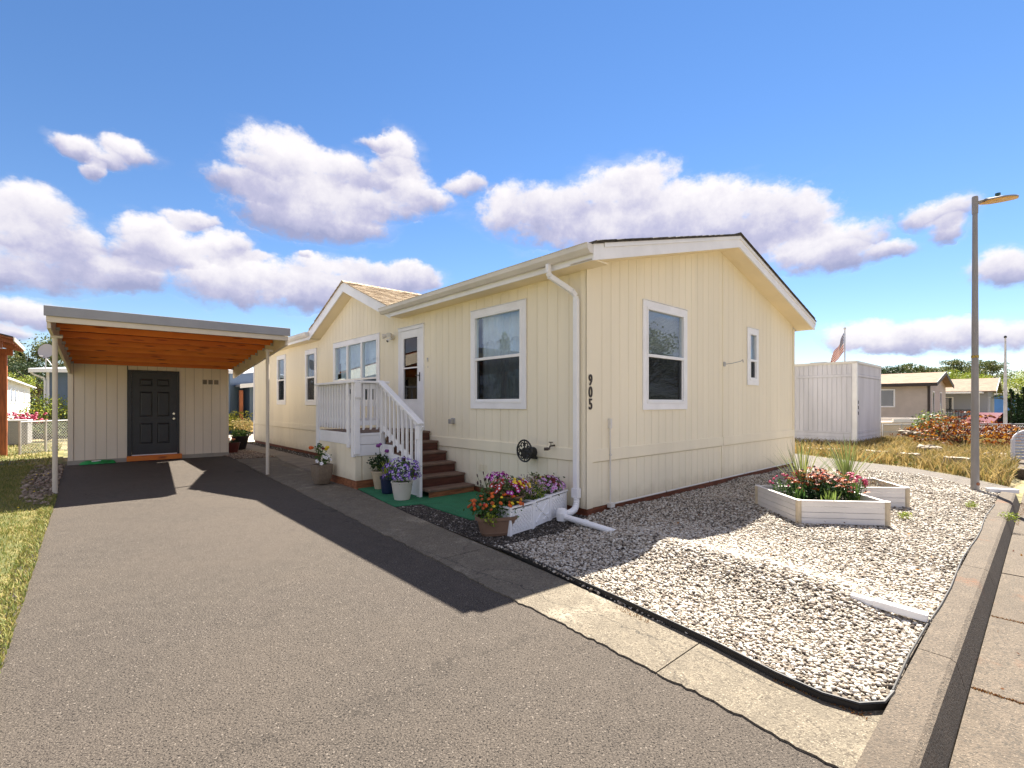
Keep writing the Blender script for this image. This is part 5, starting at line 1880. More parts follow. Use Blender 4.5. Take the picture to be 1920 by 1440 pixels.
m.build('wall', M_tan, shed)
m = MB().hexa([(SX0 - 0.1, SY + 0.48, 2.47), (SX1 + 0.1, SY + 0.48, 2.47), (SX1 + 0.1, SY + 2.9, 2.25), (SX0 - 0.1, SY + 2.9, 2.25), (SX0 - 0.1, SY + 0.48, 2.53), (SX1 + 0.1, SY + 0.48, 2.53), (SX1 + 0.1, SY + 2.9, 2.31), (SX0 - 0.1, SY + 2.9, 2.31)])
m.build('roof', M_greytrim, shed)
MB().fbox(FS, SD[0] - 0.03, SD[1] + 0.05, -0.02, 0.09, 0.01, 0.135).build('door_step', M_orange, shed, bevel=0.004)
m = MB()
m.fbox(FS, SD[0], SD[0] + 0.07, -0.03, 0.03, SD[2], SD[3])
m.fbox(FS, SD[1] - 0.05, SD[1], -0.03, 0.03, SD[2], SD[3])
m.fbox(FS, SD[0] + 0.07, SD[1] - 0.05, -0.03, 0.029, SD[3] - 0.05, SD[3])
m.fbox(FS, SD[0] - 0.02, SD[0] - 0.0, -0.03, 0.018, SD[2], SD[3] + 0.1)
m.build('door_frame', M_door, shed, bevel=0.003)
MB().fbox(FS, SD[0] + 0.07, SD[1] - 0.05, -0.03, 0.02, SD[2] + 0.001, SD[2] + 0.02).build('threshold', M_vinyl, shed)
dx0, dx1, dz0, dz1 = SD[0] + 0.073, SD[1] - 0.053, SD[2] + 0.022, SD[3] - 0.053
dd = MB()
DW, DH = dx1 - dx0, dz1 - dz0
cols_ = [(dx0 + DW * 0.17, dx0 + DW * 0.45), (dx0 + DW * 0.55, dx0 + DW * 0.83)]
rows_ = [(dz0 + DH * 0.13, dz0 + DH * 0.38), (dz0 + DH * 0.46, dz0 + DH * 0.765), (dz0 + DH * 0.835, dz0 + DH * 0.92)]
xs2 = [dx0, cols_[0][0], cols_[0][1], cols_[1][0], cols_[1][1], dx1]
zs2 = [dz0, rows_[0][0], rows_[0][1], rows_[1][0], rows_[1][1], rows_[2][0], rows_[2][1], dz1]
for i in range(5):
    for j in range(7):
        if i in (1, 3) and j in (1, 3, 5):
            continue
        dd.fbox(FS, xs2[i], xs2[i + 1], -0.03, 0.006, zs2[j], zs2[j + 1])
dr_ = dd.build('door', M_door, shed)
for ca, cb in cols_:
    for ra, rb in rows_:
        m = MB()
        g = 0.028
        o0 = [FS(ca, 0.006, ra), FS(cb, 0.006, ra), FS(cb, 0.006, rb), FS(ca, 0.006, rb)]
        o1 = [FS(ca + 0.012, -0.008, ra + 0.012), FS(cb - 0.012, -0.008, ra + 0.012), FS(cb - 0.012, -0.008, rb - 0.012), FS(ca + 0.012, -0.008, rb - 0.012)]
        o2 = [FS(ca + g + 0.01, 0.004, ra + g + 0.01), FS(cb - g - 0.01, 0.004, ra + g + 0.01), FS(cb - g - 0.01, 0.004, rb - g - 0.01), FS(ca + g + 0.01, 0.004, rb - g - 0.01)]
        m.add(o0 + o1 + o2, [(0, 1, 5, 4), (1, 2, 6, 5), (2, 3, 7, 6), (3, 0, 4, 7), (4, 5, 9, 8), (5, 6, 10, 9), (6, 7, 11, 10), (7, 4, 8, 11), (8, 9, 10, 11)])
        m.build('panel', M_door, dr_)
for z in (1.19, 1.06):
    m = MB().tube([FS(dx1 - 0.07, 0.006, z), FS(dx1 - 0.07, 0.02, z)], 0.028, 12)
    if z < 1.1:
        m.tube([FS(dx1 - 0.07, 0.02, z), FS(dx1 - 0.07, 0.045, z), FS(dx1 - 0.07, 0.055, z)], [0.012, 0.02, 0.024], 12)
    m.build('handle' if z < 1.1 else 'deadbolt', M_brass, dr_)
for k in range(3):
    a = 2.62 + k * 0.135
    m = MB().fbox(FS, a, a + 0.10, 0.0, 0.008, 1.98, 2.10)
    for j in range(5):
        m.fbox(FS, a + 0.012, a + 0.088, 0.008, 0.012, 1.995 + j * 0.02, 2.003 + j * 0.02)
    m.build('wall_vent', mat('vent_brown%d' % k, (0.24, 0.20, 0.16), 0.7) if k == 0 else MATS['vent_brown0'], shed)
# green bag on the asphalt
t = thing('green_bag', 'green plastic garden product bag lying flat against the shed base', 'bag', Vector(CP) + Matrix.Rotation(A_C, 3, 'Z') @ Vector((0.13, SY - 0.19, 0.004)), A_C)
b = bmesh.new()
bmesh.ops.create_grid(b, x_segments=24, y_segments=8, size=0.5)
for v in b.verts:
    fx, fy = v.co.x * 2, v.co.y * 2
    env = max(0, (1 - abs(fx) ** 5)) ** 0.5 * max(0, (1 - abs(fy) ** 3)) ** 0.5
    v.co = Vector((v.co.x * 0.68 + 0.34, v.co.y * 0.16 + 0.02, 0.008 + env * 0.085 * (1 + 0.05 * math.sin(fx * 9) + 0.05 * math.sin(fy * 8 + fx * 5))))
me = bpy.data.meshes.new('bag_body')
b.to_mesh(me)
b.free()
me.materials.append(M_green)
me.materials.append(FLC['white'])
me.materials.append(FLC['salmon'])
me.materials.append(FLC['white'])
for p in me.polygons:
    c = p.center
    if 0.24 < c.x < 0.40 and -0.045 < c.y < -0.012:
        p.material_index = 1
    elif 0.14 < c.x < 0.34 and c.y > 0.02:
        p.material_index = 2
    elif c.x < 0.012 or c.x > 0.668:
        p.material_index = 3
me.polygons.foreach_set('use_smooth', [True] * len(me.polygons))
link('bag_body', me, t)

# ------------------------------------------------------------------ lawn on the left
LAWN = [(-5.24, -3.0), (-5.27, 4.0), (-5.20, 7.0), (-5.5, 8.5), (-5.15, 11.3), (-5.2, 16.5), (-30, 30), (-30, -3)]
sheet('lawn', LAWN, 0.0, M_lawn)
near_ = [(-5.22, -0.5), (-5.26, 4.0), (-5.20, 7.0), (-5.55, 8.5), (-5.2, 11.3), (-5.3, 12), (-9.5, 12), (-9.5, -0.5)]
p_ = scatter(near_, 120000)
edge = rng.uniform(0, 1, len(p_))
w_ = toworld(p_)
hm = 0.5 + 0.5 * np.sin(w_[:, 0] * 2.1 + np.sin(w_[:, 1] * 1.7) * 2)
link('lawn_grass', blades('lawn_grass', w_, 0.0, rng.uniform(0.02, 0.06, len(w_)) * (0.7 + 0.5 * hm), 0.006, 0.7, M_grass), kind='stuff')
p_ = scatter([(-5.3, 12), (-5.3, 20), (-22, 28), (-22, 5), (-9.5, 5), (-9.5, 12)], 60000)
w_ = toworld(p_)
link('far_lawn_grass', blades('far_lawn_grass', w_, -0.01, rng.uniform(0.04, 0.09, len(w_)), 0.02, 0.7, M_grass), kind='stuff')
p_ = scatter([(-5.16, 5.4), (-5.5, 6.2), (-5.62, 8.6), (-5.60, 11.8), (-5.12, 11.6), (-5.12, 8)], 1100)
w_ = toworld(p_)
link('edge_rocks', stones('edge_rocks', w_, np.full(len(w_), 0.005), rng.uniform(0.018, 0.042, len(w_)), M_bstone), kind='stuff')
# small weeds along the asphalt edge
p_ = scatter([(-5.30, -1.0), (-5.16, -1.0), (-5.10, 6.5), (-5.24, 6.5)], 5200)
w_ = toworld(p_)
link('verge_weeds', blades('verge_weeds', w_, 0.0, rng.uniform(0.02, 0.07, len(w_)), 0.008, 0.9, M_grass), kind='stuff')
# dandelions
for k in range(6):
    x, y = rnd.uniform(-5.9, -5.25), rnd.uniform(4.5, 9.5)
    o = link('dandelion', fmesh('pom', 'yellow', 0.011), None, H(x, y, 0.05))
    tag(o, 'tiny yellow dandelion flower in the lawn beside the driveway', 'flower', 'dandelions in the lawn')

# dry grass beyond the neighbour lane
FIELD = [(7.3, -3.5), (8.5, -2.7), (9.45, -1.75), (9.95, -0.6), (10.8, 0.9), (12.9, 6), (17, 9), (30, 4), (34, -3.4)]


def fieldz(w):
    return np.array([gz(a, b) for a, b in w]) + 0.015


NF = [(7.3, -3.5), (8.5, -2.7), (9.45, -1.75), (9.95, -0.6), (10.8, 0.9), (12.0, 4), (17, 6), (20, -3.4)]
p_ = scatter(NF, 95000)
w_ = toworld(p_)
zz = fieldz(w_)
d_ = p_[:, 0] - 7.2
hh = rng.uniform(0.03, 0.15, len(w_)) * np.clip(0.22 + d_ / 11, 0.25, 1.3) * (0.35 + 1.0 * (0.5 + 0.5 * np.sin(p_[:, 0] * 2.2) * np.sin(p_[:, 1] * 2.7 + 1)))
link('dry_grass', blades('dry_grass', w_, zz, hh, 0.009, 1.1, M_dry), kind='stuff')
p_ = scatter(FIELD, 60000)
w_ = toworld(p_)
link('far_dry_grass', blades('far_dry_grass', w_, fieldz(w_), rng.uniform(0.1, 0.42, len(w_)), 0.028, 0.9, M_dry), kind='stuff')
c_ = []
for k in range(230):
    q = scatter(NF, 1)
    w = toworld(q)[0]
    c_.append(blob(24, (w[0], w[1], gz(*w) + 0.06), (0.26, 0.26, 0.07), 0.1))
c_ = np.vstack(c_)
V, F = leafcloud(c_, rng.uniform(0.04, 0.09, len(c_)), 0.5)
link('field_weeds', npmesh('field_weeds', V, F, leafmat('weed_leaf', [(0.05, 0.08, 0.015), (0.14, 0.16, 0.03), (0.30, 0.26, 0.07), (0.34, 0.30, 0.18)])), kind='stuff')


def landscape_stone(label, px0, px1, py, Y, h=0.14):
    a, b = P(px0, py, Y), P(px1, py + 3, Y * 0.97)
    m = MB()
    mid = (a + b) / 2
    L = (b - a).length
    n = 8
    v = []
    for i in range(n + 1):
        t = i / n - 0.5
        w = 0.14 * (1 + rnd.uniform(-0.15, 0.15))
        hz = rnd.uniform(-0.012, 0.012)
        v += [(t * L, -w, -0.16), (t * L, w, -0.16), (t * L, w, 0.0 + hz), (t * L, -w, 0.0 + hz)]
    f = []
    for i in range(n):
        for k in range(4):
            f.append((i * 4 + k, i * 4 + (k + 1) % 4, (i + 1) * 4 + (k + 1) % 4, (i + 1) * 4 + k))
    f += [(0, 1, 2, 3), tuple(n * 4 + k for k in range(4))]
    m.add(v, f)
    o = m.build('landscape_stone', mat('block_grey', (0.30, 0.25, 0.19), 0.9, 0.25, 5, bump=1, bscale=20) if 'block_grey' not in MATS else MATS['block_grey'])
    o.location = mid + Vector((0, 0, 0.05))
    o.rotation_euler = (0, 0, math.atan2(b.y - a.y, b.x - a.x))
    tag(o, label, 'stone', 'low stone edging pieces in the dry grass')


landscape_stone('long flat stone edging piece in front of the weathered white shed', 1512, 1582, 842, 14.6)
landscape_stone('flat stone edging piece just right of the white shed corner', 1622, 1662, 847, 13.3)
landscape_stone('short stone edging piece in dry grass left of the lamp post', 1686, 1726, 852, 12.4)
landscape_stone('stone edging piece in dry grass touching the lamp post', 1771, 1818, 860, 11.2)
for lb, px, py, Y, s in (('tall heap of dark stones in the dry grass behind the lane', 1745, 838, 13.6, 0.42), ('dark stone heap in the dry grass behind the white shed', 1708, 810, 17.4, 0.45), ('small dark stone heap right of the lamp post', 1868, 850, 12.6, 0.30)):
    t = thing('stone_heap', lb, 'stones', P(px, py, Y) - Vector((0, 0, 0.12)), 0, 'stone heaps in the dry grass')
    for k in range(9):
        b = bmesh.new()
        bmesh.ops.create_icosphere(b, subdivisions=1, radius=s * rnd.uniform(0.22, 0.42))
        for v in b.verts:
            v.co *= 1 + rnd.uniform(-0.2, 0.2)
            v.co.z *= 0.5
        me = bpy.data.meshes.new('stone')
        b.to_mesh(me)
        b.free()
        me.materials.append(MATS['block_grey'])
        link('stone', me, t, (rnd.uniform(-1, 1) * s * 0.7, rnd.uniform(-1, 1) * s * 0.4, rnd.uniform(0, 0.22) * s + 0.03), None, None, (rnd.uniform(-.4, .4), rnd.uniform(-.4, .4), rnd.uniform(0, 6)))


# fallen leaves and dry weeds in the corners of the paving
pp = np.vstack([scatter([(-1.7, -3.3), (5.5, -3.3), (5.0, -0.6), (-1.6, -0.8)], 60), scatter([(-2.0, -3.7), (6, -3.7), (6, -5.0), (-2.0, -5.0)], 60)])
ww = toworld(pp)
zl = np.where(pp[:, 1] > -3.5, 0.05, -0.115)
V, F = leafcloud(np.column_stack([ww, zl]), rng.uniform(0.018, 0.04, len(ww)), 0.0)
link('fallen_leaves', npmesh('fallen_leaves', V, F, leafmat('dead_leaf', [(0.10, 0.035, 0.015), (0.30, 0.12, 0.03), (0.42, 0.25, 0.08)])), kind='stuff')
wp, wz = [], []
for poly_, n_w, zw in (([(-2.12, -3.0), (-2.16, -3.0), (-2.17, -3.4), (-2.11, -3.4)], 260, 0.012),
                       ([(-1.5, -4.0), (-1.2, -3.92), (-1.0, -4.15), (-1.3, -4.5)], 2600, -0.125), ([(-1.163, -3.67), (-1.137, -3.67), (-1.137, -4.4), (-1.163, -4.4)], 700, -0.127), ([(0.185, -3.67), (0.215, -3.67), (0.215, -4.6), (0.185, -4.6)], 900, -0.127),
                       ([(-2.04, -1.9), (-1.97, -1.9), (-2.02, -2.2), (-2.08, -2.2)], 160, 0.012), 
                       ([(4.2, -3.665), (6.3, -3.665), (6.3, -3.75), (4.2, -3.70)], 500, -0.125)):
    q = scatter(poly_, n_w)
    wp.append(q)
    wz.append(np.full(n_w, zw))
wp = np.vstack(wp)
wz = np.concatenate(wz)
link('joint_weeds', blades('joint_weeds', toworld(wp), wz, rng.uniform(0.004, 0.014, len(wp)), 0.005, 1.0, leafmat('rusty_weed', [(0.10, 0.035, 0.012), (0.22, 0.075, 0.016), (0.28, 0.14, 0.035), (0.16, 0.11, 0.03)])), kind='stuff')

# ------------------------------------------------------------------ background buildings
M_pane = glass('far_pane', (0.25, 0.28, 0.3), 0.25)


def far_house(name, label, loc, rz, w, d, z0, eave, rise, wallm, roofm, trimm, axis='x', over=0.35, wins=(), lap=False, cat='house'):
    """box house, local x = width, y = depth (front face y=0); axis = direction of the ridge"""
    t = thing(name, label, cat, loc, rz)
    if axis == 'x':
        pr = [(0, z0), (d, z0), (d, eave), (d / 2, eave + rise), (0, eave)]
        MB().extr(pr, lambda a, b, s: (s, a, b), 0, w).build('wall', wallm, t)
        for s_ in (0, 1):
            ya, yb = (-over, d / 2) if s_ == 0 else (d + over, d / 2)
            za = eave - rise * over / (d / 2)
            zb = eave + rise
            MB().hexa([(-over, ya, za), (w + over, ya, za), (w + over, yb, zb), (-over, yb, zb), (-over, ya, za + 0.1), (w + over, ya, za + 0.1), (w + over, yb, zb + 0.1), (-over, yb, zb + 0.1)]).build('roof', roofm, t)
            for xx in (-over - 0.03, w + over):
                MB().hexa([(xx, ya, za - 0.08), (xx + 0.03, ya, za - 0.08), (xx + 0.03, yb, zb - 0.08), (xx, yb, zb - 0.08), (xx, ya, za + 0.12), (xx + 0.03, ya, za + 0.12), (xx + 0.03, yb, zb + 0.12), (xx, yb, zb + 0.12)]).build('rake_board', trimm, t)
        MB().box(-over, w + over, -over - 0.03, -over - 0.001, za - 0.06, za + 0.11).build('fascia', trimm, t)
    else:
        pr = [(0, z0), (w, z0), (w, eave), (w / 2, eave + rise), (0, eave)]
        MB().extr(pr, lambda a, b, s: (a, s, b), 0, d).build('wall', wallm, t)
        for s_ in (0, 1):
            xa, xb = (-over, w / 2) if s_ == 0 else (w + over, w / 2)
            za = eave - rise * over / (w / 2)
            zb = eave + rise
            MB().hexa([(xa, -over, za), (xa, d + over, za), (xb, d + over, zb), (xb, -over, zb), (xa, -over, za + 0.1), (xa, d + over, za + 0.1), (xb, d + over, zb + 0.1), (xb, -over, zb + 0.1)]).build('roof', roofm, t)
            MB().hexa([(xa, -over - 0.03, za - 0.08), (xa, -over, za - 0.08), (xb, -over, zb - 0.08), (xb, -over - 0.03, zb - 0.08), (xa, -over - 0.03, za + 0.12), (xa, -over, za + 0.12), (xb, -over, zb + 0.12), (xb, -over - 0.03, zb + 0.12)]).build('rake_board', trimm, t)
    if lap:
        for face in ('front', 'side', 'left'):
            m = MB()
            z = z0
            while z < eave - 0.02:
                zt = min(z + 0.13, eave)
                if face == 'front':
                    m.hexa([(0, -0.022, z), (w, -0.022, z), (w, 0, z), (0, 0, z), (0, -0.004, zt), (w, -0.004, zt), (w, 0, zt), (0, 0, zt)])
                elif face == 'left':
                    m.hexa([(-0.022, 0, z), (-0.022, d, z), (0, d, z), (0, 0, z), (-0.004, 0, zt), (-0.004, d, zt), (0, d, zt), (0, 0, zt)])
                else:
                    m.hexa([(w + 0.022, 0, z), (w + 0.022, d, z), (w, d, z), (w, 0, z), (w + 0.004, 0, zt), (w + 0.004, d, zt), (w, d, zt), (w, 0, zt)])
                z += 0.13
            m.build('lap_siding', wallm, t, kind='stuff')
    for face, a, b, za, zb in wins:
        if face == 'front':
            F = lambda p, q, z: (p, -q, z)
        elif face == 'left':
            F = lambda p, q, z: (-q, p, z)
        else:
            F = lambda p, q, z, w=w: (w + q, p, z)
        m = MB()
        m.fbox(F, a, b, 0.0, 0.05, zb - 0.07, zb).fbox(F, a, b, 0.0, 0.05, za, za + 0.07).fbox(F, a, a + 0.07, 0.0, 0.048, za + 0.07, zb - 0.07).fbox(F, b - 0.07, b, 0, 0.048, za + 0.07, zb - 0.07)
        wv_ = m.build('window', trimm if trimm is not M_darktrim else M_white, t)
        MB().fbox(F, a + 0.07, b - 0.07, 0.0, 0.028, za + 0.07, zb - 0.07).build('pane', mat('far_glass', (0.03, 0.04, 0.05), 0.05, spec=0.8) if 'far_glass' not in MATS else MATS['far_glass'], wv_)
    return t


M_darktrim = mat('dark_brown_trim', (0.035, 0.024, 0.02), 0.6)
M_lap = mat('beige_lap', (0.50, 0.43, 0.37), 0.6, 0.06, 2)
M_rooft = mat('tan_roof', (0.22, 0.14, 0.085), 0.9, 0.2, 3, bump=0.6, bscale=30)
M_roofb = mat('brown_roof', (0.20, 0.14, 0.09), 0.9, 0.2, 3, bump=0.6, bscale=30)
M_blueh = mat('blue_paint', (0.10, 0.28, 0.66), 0.6, 0.06, 2)
M_slate = mat('slate_blue', (0.11, 0.16, 0.24), 0.6, 0.06, 2)
M_greyh = mat('grey_green', (0.20, 0.25, 0.27), 0.6, 0.06, 2)
M_farwhite = mat('far_white', (0.74, 0.74, 0.74), 0.6, 0.05, 2)

# weathered white shed (house aligned)
wsd = thing('white_shed', 'weathered white flat-roofed shed with vertical boards beyond the gable wall', 'shed', H(14.54, 0.35, 0), A_H)
W0, D0, ZT = 3.45, 5.0, 2.86


def FWa(a, d, z):
    return (a, -d, z)


def FWb(a, d, z):
    return (-d, a, z)


MB().box(0.02, W0, 0.02, D0, 0.05, ZT - 0.02).build('wall', M_shedw, wsd)
for F, L in ((FWa, W0), (FWb, D0)):
    a = 0.11
    while a < L - 0.05:
        MB().fbox(F, a + 0.004, min(a + 0.141, L - 0.04), -0.01, 0.010, 0.50, 2.36).build('siding_board', M_shedw, wsd)
        MB().fbox(F, a + 0.004, min(a + 0.141, L - 0.04), -0.01, 0.010, 2.46, ZT - 0.05).build('siding_board', M_shedw, wsd)
        a += 0.145
    for z in (0.06, 0.19, 0.32):
        MB().hexa([F(0.1, 0.03, z), F(L, 0.03, z), F(L, -0.01, z), F(0.1, -0.01, z), F(0.1, 0.014, z + 0.12), F(L, 0.014, z + 0.12), F(L, -0.01, z + 0.12), F(0.1, -0.01, z + 0.12)]).build('skirt_board', M_shedw, wsd)
    MB().fbox(F, 0.1, L, -0.01, 0.028, 2.37, 2.45).build('belt_board', M_shedw, wsd)
    MB().fbox(F, 0.1, L, -0.01, 0.028, 0.445, 0.495).build('belt_board', M_shedw, wsd)
    MB().fbox(F, -0.03, L + 0.05, -0.01, 0.045, ZT - 0.05, ZT + 0.03).build('roof_trim', M_gutter, wsd)
m = MB().box(-0.035, 0.10, -0.034, -0.0, 0.02, ZT - 0.052).box(-0.034, 0.0, 0.0, 0.10, 0.02, ZT - 0.052)
m.build('corner_trim', M_white, wsd)
MB().fbox(FWa, W0 - 0.04, W0 + 0.03, -0.01, 0.03, 0.05, ZT - 0.052).build('corner_trim', M_white, wsd)
m = MB().box(-0.02, W0 + 0.03, -0.02, D0, ZT - 0.018, ZT + 0.032)
m.build('roof', M_greytrim, wsd)
for k, z in enumerate((1.50, 1.32, 1.13)):
    MB().tube([(0.235, -0.016, z - 0.055), (0.235, -0.016, z + 0.055)], 0.012, 6).build('number_mark', M_dark, wsd)
MB().lathe([(0.16, 0), (0.18, 0.04), (0.10, 0.10)], 10, (0.9, 3.2, ZT + 0.03)).build('roof_vent', M_dark, wsd)
MB().box(0.5, 1.1, 1.0, 1.5, ZT + 0.032, ZT + 0.09).build('roof_hatch', M_galv, wsd)

# flag and its pole behind the white shed
fp = P(1584, 757, 24.0)
fl_ = thing('flagpole', 'thin silver pole carrying the drooping flag behind the white shed', 'flagpole', (fp.x, fp.y, -0.45), 0)
MB().tube([(0, 0, 0), (0, 0, 5.60)], [0.04, 0.028], 8).lathe([(0.03, 5.6), (0.055, 5.64), (0.055, 5.68), (0.02, 5.72)], 8).build('pole', M_silver, fl_)
FLW, FLH = 26, 13
fm = MB()
vs = []
for j in range(FLH + 1):
    for i in range(FLW + 1):
        u, v = i / FLW, j / FLH        # u out from the hoist, v down
        x = -0.04 - u * 0.78 * (0.45 + 0.55 * v) - 0.1 * u
        z = 5.45 - v * 0.95 - u * 1.0
        y = 0.09 * math.sin(u * 9 + v * 2.2) * (0.3 + u)
        x += 0.05 * math.sin(u * 11 + v * 3) * u
        vs.append((x, y, z))
faces, mi = [], []
for j in range(FLH):
    for i in range(FLW):
        faces.append((j * (FLW + 1) + i, j * (FLW + 1) + i + 1, (j + 1) * (FLW + 1) + i + 1, (j + 1) * (FLW + 1) + i))
        if i < 11 and j < 7:
            mi.append(3 if (i % 2 == 1 and j % 2 == 1) else 2)
        else:
            mi.append(0 if j % 2 == 0 else 1)
fm.v, fm.f, fm.m = vs, faces, mi
me = fm.mesh('flag', [mat('flag_red', (0.30, 0.02, 0.016), 0.8, trans=0.15), mat('flag_white', (0.66, 0.58, 0.50), 0.8, trans=0.15), mat('flag_blue', (0.03, 0.04, 0.10), 0.8, trans=0.2), MATS['flag_white']], smooth=True, recalc=False)
o = link('flag', me, None, (fp.x, fp.y, -0.45))
tag(o, 'red and white striped flag with blue starred canton hanging above the white shed', 'flag')
bp = P(1885, 757, 22.0)
t = thing('bare_pole', 'thin bare white pole without a flag near the right edge', 'pole', (bp.x, bp.y, gz(bp.x, bp.y)), 0)
m = MB().tube([(0, 0, 0), (0, 0, 2.6), (0, 0, 4.0), (0, 0, 4.85)], [0.075, 0.06, 0.042, 0.03], 10)
m.build('pole', mat('white_pole', (0.62, 0.60, 0.58), 0.6, 0.15, 5), t)
MB().lathe([(0.04, 4.84), (0.06, 4.88), (0.03, 4.94)], 8).build('pole_cap', M_dark, t)

# beige house on the right
K = P(1742, 757, 26.0)
bh = far_house('beige_house', 'beige lap-sided house with tan roof and dark brown trim behind the pickup', (K.x - 12 * math.cos(A_H + R(90)) * -1, K.y, 0), 0, 1, 1, 0, 1, 0.5, M_lap, M_rooft, M_darktrim) if False else None
# local frame: x = along gable (v), y = along the long wall (u); long wall is x=0 and gable wall is y=0
bh = far_house('beige_house', 'beige lap-sided house with tan roof and dark brown trim behind the pickup', (K.x, K.y, 0), A_H, 6.2, 13.0, -0.4, 2.55, 0.64, M_lap, M_rooft, M_darktrim, axis='y', over=0.35,
               wins=[('left', 1.45, 2.75, 1.25, 2.28), ('front', 0.9, 1.6, 0.85, 2.15), ('front', 3.6, 4.3, 0.85, 2.15)], lap=True)
MB().box(-0.05, 0.06, -0.05, 0.06, -0.4, 2.55).build('corner_trim', M_darktrim, bh)
MB().box(-0.40, -0.36, -0.38, 13.3, 2.40, 2.58).build('fascia', M_darktrim, bh)
# pickup in front of it
pk = thing('pickup_truck', 'tan pickup truck with wheel arch showing behind the white shed', 'pickup truck', (15.6, 20.5, -0.42), R(4))
M_pk = mat('pickup_tan', (0.50, 0.40, 0.27), 0.35, 0.04, 2, coat=0.4)


def arched(m, x0, x1, zb, zt, arches, y0, y1, mi=0):
    """body side with semicircular wheel arches"""
    pts = [(x0, zb)]
    for cx, r in arches:
        for k in range(9):
            a = math.pi - math.pi * k / 8
            pts.append((cx + r * math.cos(a), max(zb, zb + r * math.sin(a) * 0.95)))
    pts += [(x1, zb), (x1, zt), (x0, zt)]
    m.extr(pts, lambda a, b, t: (a, t, b), y0, y1, mi)


m = MB()
arched(m, -3.1, 2.15, 0.42, 1.12, [(-2.1, 0.47), (1.05, 0.47)], -0.9, 0.9)
m.build('body', M_pk, pk, bevel=0.02)
m = MB()
m.box(-0.1, 2.13, -0.88, -0.80, 1.12, 1.25).box(-0.1, 2.13, 0.80, 0.88, 1.12, 1.25).box(2.07, 2.15, -0.8, 0.8, 1.12, 1.25)
m.build('bed_rail', mat('rail_white', (0.7, 0.68, 0.64), 0.4), pk)
MB().extr([(-2.3, 1.12), (-1.75, 1.72), (-0.75, 1.72), (-0.6, 1.12)], lambda a, b, t: (a, t, b), -0.78, 0.78).build('cab', M_pk, pk)
MB().extr([(-2.12, 1.17), (-1.7, 1.64), (-0.82, 1.64), (-0.72, 1.17)], lambda a, b, t: (a, t, b), -0.79, 0.79).build('side_glass', M_dark, pk)
MB().box(-3.0, 2.1, -0.915, -0.90, 0.70, 0.76).build('side_trim', M_galv, pk)
MB().box(2.15, 2.28, -0.85, 0.85, 0.46, 0.60).build('bumper', mat('chrome', (0.6, 0.6, 0.6), 0.15, metal=1), pk)
MB().box(2.10, 2.165, -0.905, -0.78, 0.80, 1.05).build('tail_lamp', mat('lamp_red', (0.45, 0.02, 0.02), 0.25), pk)
MB().box(2.10, 2.165, 0.78, 0.905, 0.80, 1.05).build('tail_lamp', MATS['lamp_red'], pk)
for cx in (-2.1, 1.05):
    for sy in (-0.80, 0.80):
        wh = MB().tube([(cx, sy - 0.11, 0.37), (cx, sy + 0.11, 0.37)], 0.36, 20).build('wheel', mat('tyre', (0.02, 0.02, 0.02), 0.8) if 'tyre' not in MATS else MATS['tyre'], pk)
        MB().tube([(cx, sy - 0.116, 0.37), (cx, sy + 0.116, 0.37)], 0.20, 12).build('rim', M_galv, wh)
# brown-roofed house with porch
K2 = P(1852, 757, 38.0)
h2 = far_house('porch_house', 'low house with brown roof and shaded front porch behind the orange bush', (K2.x, K2.y, 0), A_H, 7.0, 12.0, -0.4, 2.5, 1.0, mat('grey_wall', (0.34, 0.35, 0.40), 0.6), M_roofb, M_white, axis='y', over=0.5, wins=[('left', 2.0, 3.6, 0.7, 2.0), ('front', 1.0, 2.0, 0.7, 2.0)])
m = MB().box(-2.6, -0.2, 0.2, 9.0, 2.25, 2.37)
m.build('porch_roof', M_white, h2)
for k in range(5):
    MB().box(-2.55, -2.43, 0.3 + k * 2.1, 0.42 + k * 2.1, -0.4, 2.25).build('porch_post', M_white, h2)
m = MB().box(-2.55, -2.47, 0.42, 9.0, 0.93, 1.0).box(-2.55, -2.47, 0.42, 9.0, 0.25, 0.31)
k = 0.5
while k < 9:
    m.box(-2.53, -2.49, k, k + 0.04, 0.31, 0.93)
    k += 0.16
m.build('porch_railing', M_dark, h2)
MB().box(-0.06, -0.001, 4.2, 6.3, -0.1, 2.2).build('garage_door', M_farwhite, h2)
# blue house
K3 = P(1867, 757, 47.0)
h3 = far_house('blue_house', 'bright blue house with grey roof beyond the porch house', (K3.x + 1.6, K3.y - 1.5, 0), A_H, 8.0, 14.0, -0.4, 2.35, 1.0, M_blueh, mat('grey_roof', (0.17, 0.16, 0.15), 0.9, 0.15, 3), M_white, axis='y', over=0.4, wins=[('front', 1.0, 2.0, 0.6, 1.9)])
MB().box(-0.05, 0.10, -0.05, 0.12, -0.4, 2.35).build('corner_trim', M_white, h3)
